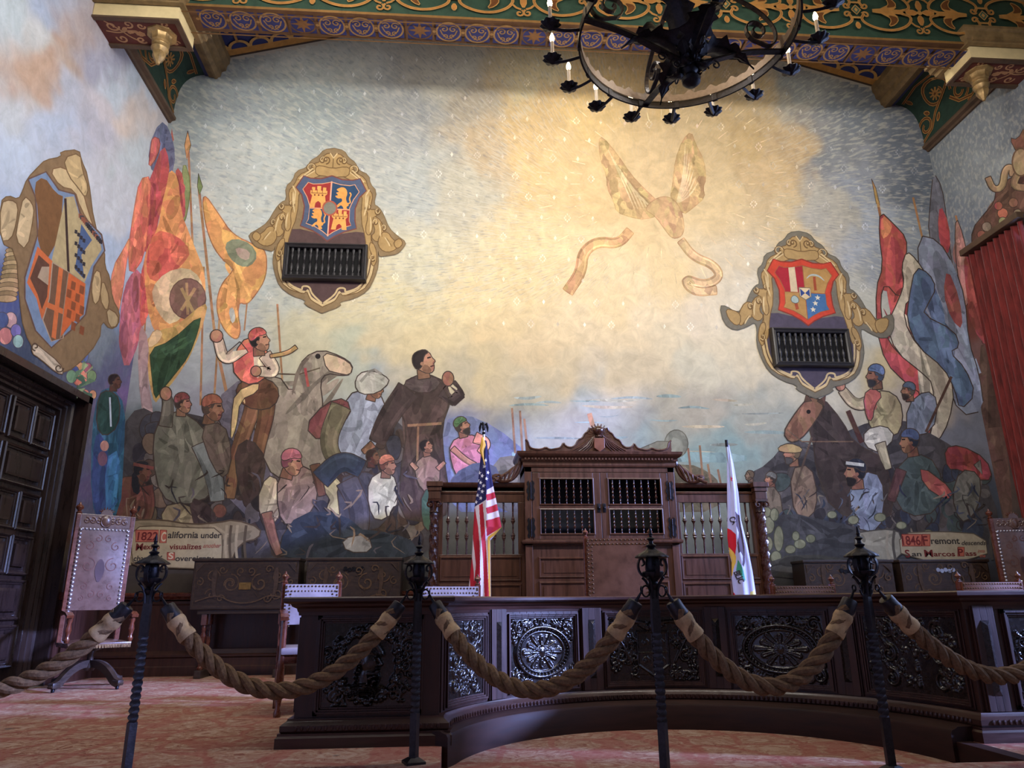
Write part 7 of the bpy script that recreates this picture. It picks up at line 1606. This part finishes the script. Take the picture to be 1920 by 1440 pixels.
def rope(a, b, sag, label):
    t = thing('barrier_rope', label, 'rope', (0,0,0), 0, 'thick hemp barrier ropes')
    A, B = Vector(a), Vector(b); L = (B-A).length; N = 220
    P_ = [A.lerp(B, i/N)-Vector((0,0,sag*4*(i/N)*(1-i/N))) for i in range(N+1)]
    cum = [0]
    for i in range(N): cum.append(cum[-1]+(P_[i+1]-P_[i]).length)
    tot = cum[-1]
    def at(d):
        for i in range(N):
            if cum[i+1] >= d: return P_[i].lerp(P_[i+1], (d-cum[i])/(cum[i+1]-cum[i]))
        return P_[-1]
    hk, cap, slv = .055, .085, .12
    rp = MB(); n = 260; d0, d1 = hk+cap*.6, tot-hk-cap*.6; side = Vector((0,1,0))
    for k in range(3):
        path = []
        for i in range(n+1):
            d = d0+(d1-d0)*i/n; p = at(d); q = at(min(tot, d+.01)); T = (q-p).normalized() if (q-p).length > 1e-7 else Vector((1,0,0)); S_ = (side-T*side.dot(T)).normalized(); U_ = T.cross(S_)
            an = 2*PI*(d/.235)+2*PI*k/3; path.append(tuple(p+S_*(.0235*math.cos(an))+U_*(.0235*math.sin(an))))
        rp.tube(path, .0218, 8)
    rp.build('rope_strands', M['rope'], t)
    for e in (0, 1):
        dd = lambda d: at(d) if e == 0 else at(tot-d)
        h_ = MB(); h_.tube([tuple(dd(q)) for q in (0,.02,.04,hk+.012)], [.004,.006,.008,.012], 8); h_.tube([tuple(dd(0)+Vector((0,.016*math.cos(w),.016*math.sin(w)+.006))) for w in np.linspace(0, 2*PI, 14)], .004, 6); h_.build('hook', M['iron'], t)
        c_ = MB(); c_.tube([tuple(dd(hk+cap*q)) for q in (0,.03,.12,.5,.9,1.0)], [.020,.034,.038,.039,.042,.040], 18); c_.build('metal_cap', M['iron_grey'], t)
        s_ = MB(); m_ = 16; s_.tube([tuple(dd(hk+cap-.004+slv*q/m_)) for q in range(m_+1)], [.043+.003*math.sin(q*.55)+.002*rnd.random() for q in range(m_+1)], 20); s_.build('canvas_sleeve', M['canvas'], t)
    return t
hz = .835
def hook(i, s_):
    x, y, z = POSTS[i]; return (x+s_*.062, y, hz+z-.0)
rope((-3.0,3.95,hz), hook(0,-1), .44, 'thick rope running off the left edge from the leftmost iron post')
rope(hook(0,1), hook(1,-1), .47, 'thick rope hanging across the left end of the bench, between first and second posts')
rope(hook(1,1), hook(2,-1), .47, 'thick rope hanging in front of the round rosette carving, between the two middle posts')
rope(hook(2,1), hook(3,-1), .45, 'thick rope hanging in front of the oval rosette carving, between third and fourth posts')
rope(hook(3,1), (3.45,3.9,hz), .43, 'thick rope running off the right edge from the rightmost iron post')

# ================================================================== chandelier
CX, CY, CZ, CR_ = 1.585, 4.12, 4.62, .76
ch = thing('wrought_iron_chandelier', 'black wrought iron ring chandelier with acanthus leaves and candle bulbs hanging from above', 'chandelier', (CX,CY,CZ))
def ringband(r, z0, z1, th, scall=False, n=160):
    mb = MB(); vs = []; fs = []
    for i in range(n):
        a = 2*PI*i/n; c, s_ = math.cos(a), math.sin(a); zt = z1+(.030*abs(math.sin(a*14))+.012*math.cos(a*56) if scall else 0)
        vs += [(c*(r-th),s_*(r-th),z0),(c*(r+th),s_*(r+th),z0),(c*(r+th),s_*(r+th),zt),(c*(r-th),s_*(r-th),zt)]
    for i in range(n):
        j = (i+1) % n
        for k in range(4): fs.append((4*i+k, 4*j+k, 4*j+(k+1)%4, 4*i+(k+1)%4))
    return mb.add(vs, fs)
ringband(CR_, -.028, .028, .007).build('ring', M['iron'], ch, smooth=False)
ringband(CR_-.012, .028, .075, .003, True, 560).build('pierced_gallery', M['iron_bulblit'], ch, smooth=False)
tre = MB()
for i in range(16):
    a = 2*PI*(i+.5)/16; c, s_ = math.cos(a), math.sin(a)
    tre.rbox((-.012,-.02,-.034),(.012,.02,.034),.004, f=lambda u,v,w,c=c,s_=s_:(c*(CR_+u)-s_*v, s_*(CR_+u)+c*v, w))
tre.build('ring_clip', M['iron'], ch, smooth=False)
def leaf3d(mb, P_, width, n=9, lob=7, side=(0,1,0), curl=.25, z=0):
    """acanthus leaf: lobed blade along a curved spine"""
    P_ = chaikin3(P_, 2); m_ = len(P_); vs = []; cols = 8
    for i, p in enumerate(P_):
        t = i/(m_-1); T = (P_[min(i+1,m_-1)]-P_[max(i-1,0)]).normalized(); S_ = Vector(side); S_ = (S_-T*S_.dot(T)).normalized(); N_ = T.cross(S_)
        w = width*(math.sin(PI*min(1, t*1.05+.12))**.7)*(1-.55*t)*(1+.34*math.sin(lob*2*PI*t)); w = max(w, .004)
        for j in range(cols+1):
            q = (j/cols*2-1); vs.append(p+S_*(q*w)+N_*(curl*w*abs(q)**1.6+.10*width*math.cos(q*9)*.25)-T*(abs(q)**1.5*w*.35))
    k = cols+1; fs = [(i*k+j, i*k+j+1, (i+1)*k+j+1, (i+1)*k+j) for i in range(m_-1) for j in range(cols)]
    n0 = len(vs); vs2 = [v+Vector((0,0,-.006)) for v in vs]; fs += [tuple(n0+q for q in f[::-1]) for f in fs]
    return mb.add([tuple(v) for v in vs+vs2], fs)
def chaikin3(p, n):
    p = [Vector(q) for q in p]
    for _ in range(n):
        q = [p[0]]
        for a, b in zip(p, p[1:]): q += [a*.75+b*.25, a*.25+b*.75]
        q.append(p[-1]); p = q
    return p
for k in range(4):
    a = PI/2*k+math.radians(8); c, s_ = math.cos(a), math.sin(a); R3 = lambda r, z: (c*r, s_*r, z)
    sp_o = MB(); sp_o.tube([R3(r, z) for r, z in chaikin([(.05,-.24),(.22,-.17),(.45,-.06),(CR_,-.005)],2,False)], 1.0, flat=(.024,.008,(-s_,c,0))); sp_o.build('spoke', M['iron'], ch, smooth=False)
    sc_ = MB(); pp = spiral(.56,.14,.10,-90,-1.4,.25)[::-1]+chaikin([(.56,.04),(.66,.01),(.72,.10),(.70,.22),(.58,.34),(.38,.42),(.20,.52)],2,False)
    sc_.tube([R3(r, z) for r, z in pp], 1.0, flat=(.016,.006,(-s_,c,0))); sc_.build('scroll_bracket', M['iron_grey'], ch, smooth=False)
    lf = MB(); leaf3d(lf, [R3(.05,-.22),R3(.16,-.08),R3(.30,-.08),R3(.42,-.12),R3(.50,-.20)], .125, side=(-s_,c,0)); lf.build('acanthus_leaf', M['iron'], ch)
    a2 = a+PI/4; c2, s2 = math.cos(a2), math.sin(a2)
    lf = MB(); leaf3d(lf, [(c2*.05,s2*.05,-.22),(c2*.12,s2*.12,-.04),(c2*.20,s2*.20,.14),(c2*.34,s2*.34,.22),(c2*.42,s2*.42,.14)], .13, side=(-s2,c2,0)); lf.build('acanthus_leaf', M['iron'], ch)
    lf = MB(); leaf3d(lf, [(c2*.03,s2*.03,-.26),(c2*.07,s2*.07,-.31),(c2*.12,s2*.12,-.31),(c2*.17,s2*.17,-.27)], .07, side=(-s2,c2,0)); lf.build('small_leaf', M['iron'], ch)
    cu_ = MB(); cu_.tube([R3(.10+p[0], -.26+p[1]) for p in spiral(0,0,.045,0,1.3,.2)], .006, 6); cu_.tube([R3(.2+p[0], -.22+p[1]) for p in spiral(0,0,.04,180,-1.3,.2)], .006, 6); cu_.build('curl', M['iron'], ch)
MB().lathe([(.0,-.43),(.035,-.425),(.062,-.40),(.066,-.375),(.045,-.345),(.035,-.33),(.055,-.30),(.065,-.27),(.05,-.22),(.055,-.15),(.07,-.05),(.05,.10),(.03,.20),(.04,.30),(.05,.40),(.03,.46),(.022,.50),(.022,4.5)], 20).build('stem', M['iron'], ch)
ringband(.22, .50, .55, .006).build('crown_ring', M['iron'], ch, smooth=False)
NC = 18
for i in range(NC):
    a = 2*PI*i/NC; c, s_ = math.cos(a), math.sin(a); R3 = lambda r, z: (c*r, s_*r, z)
    arm = MB(); arm.tube([R3(r, z) for r, z in chaikin([(CR_,.0),(CR_+.06,-.008),(CR_+.12,-.012),(CR_+.21,.0)],2,False)], 1.0, flat=(.010,.010)); ao = arm.build('arm', M['iron'], ch, smooth=False)
    q = MB(); q.lathe([(.008,-.03),(.02,-.022),(.03,-.012),(.052,-.004),(.070,.018),(.066,.022),(.04,.006),(.018,.006),(.018,.028),(.013,.03)], 40, R3(CR_+.21,.015), wob=lambda t,j:1+(.11*math.cos(9*t) if j in (3,4,5,6) else 0)); q.build('drip_cup', M['iron'], ao)
    q = MB(); q.lathe([(.013,.04),(.013,.185),(.009,.19),(.008,.19)], 10, R3(CR_+.21,0)); q.build('candle_tube', M['candle'], ao)
    q = MB(); q.lathe([(.005,.188),(.015,.199),(.019,.216),(.014,.240),(.006,.260),(.002,.272)], 10, R3(CR_+.21,0)); q.build('bulb', M['flame'], ao)
# light the bulbs give
l = bpy.data.lights.new('candle_glow', 'POINT'); l.energy = 30; l.color = (1,.68,.36); l.shadow_soft_size = .5; lo = bpy.data.objects.new('candle_glow', l); C.objects.link(lo); lo.location = (CX,CY,CZ+.45)
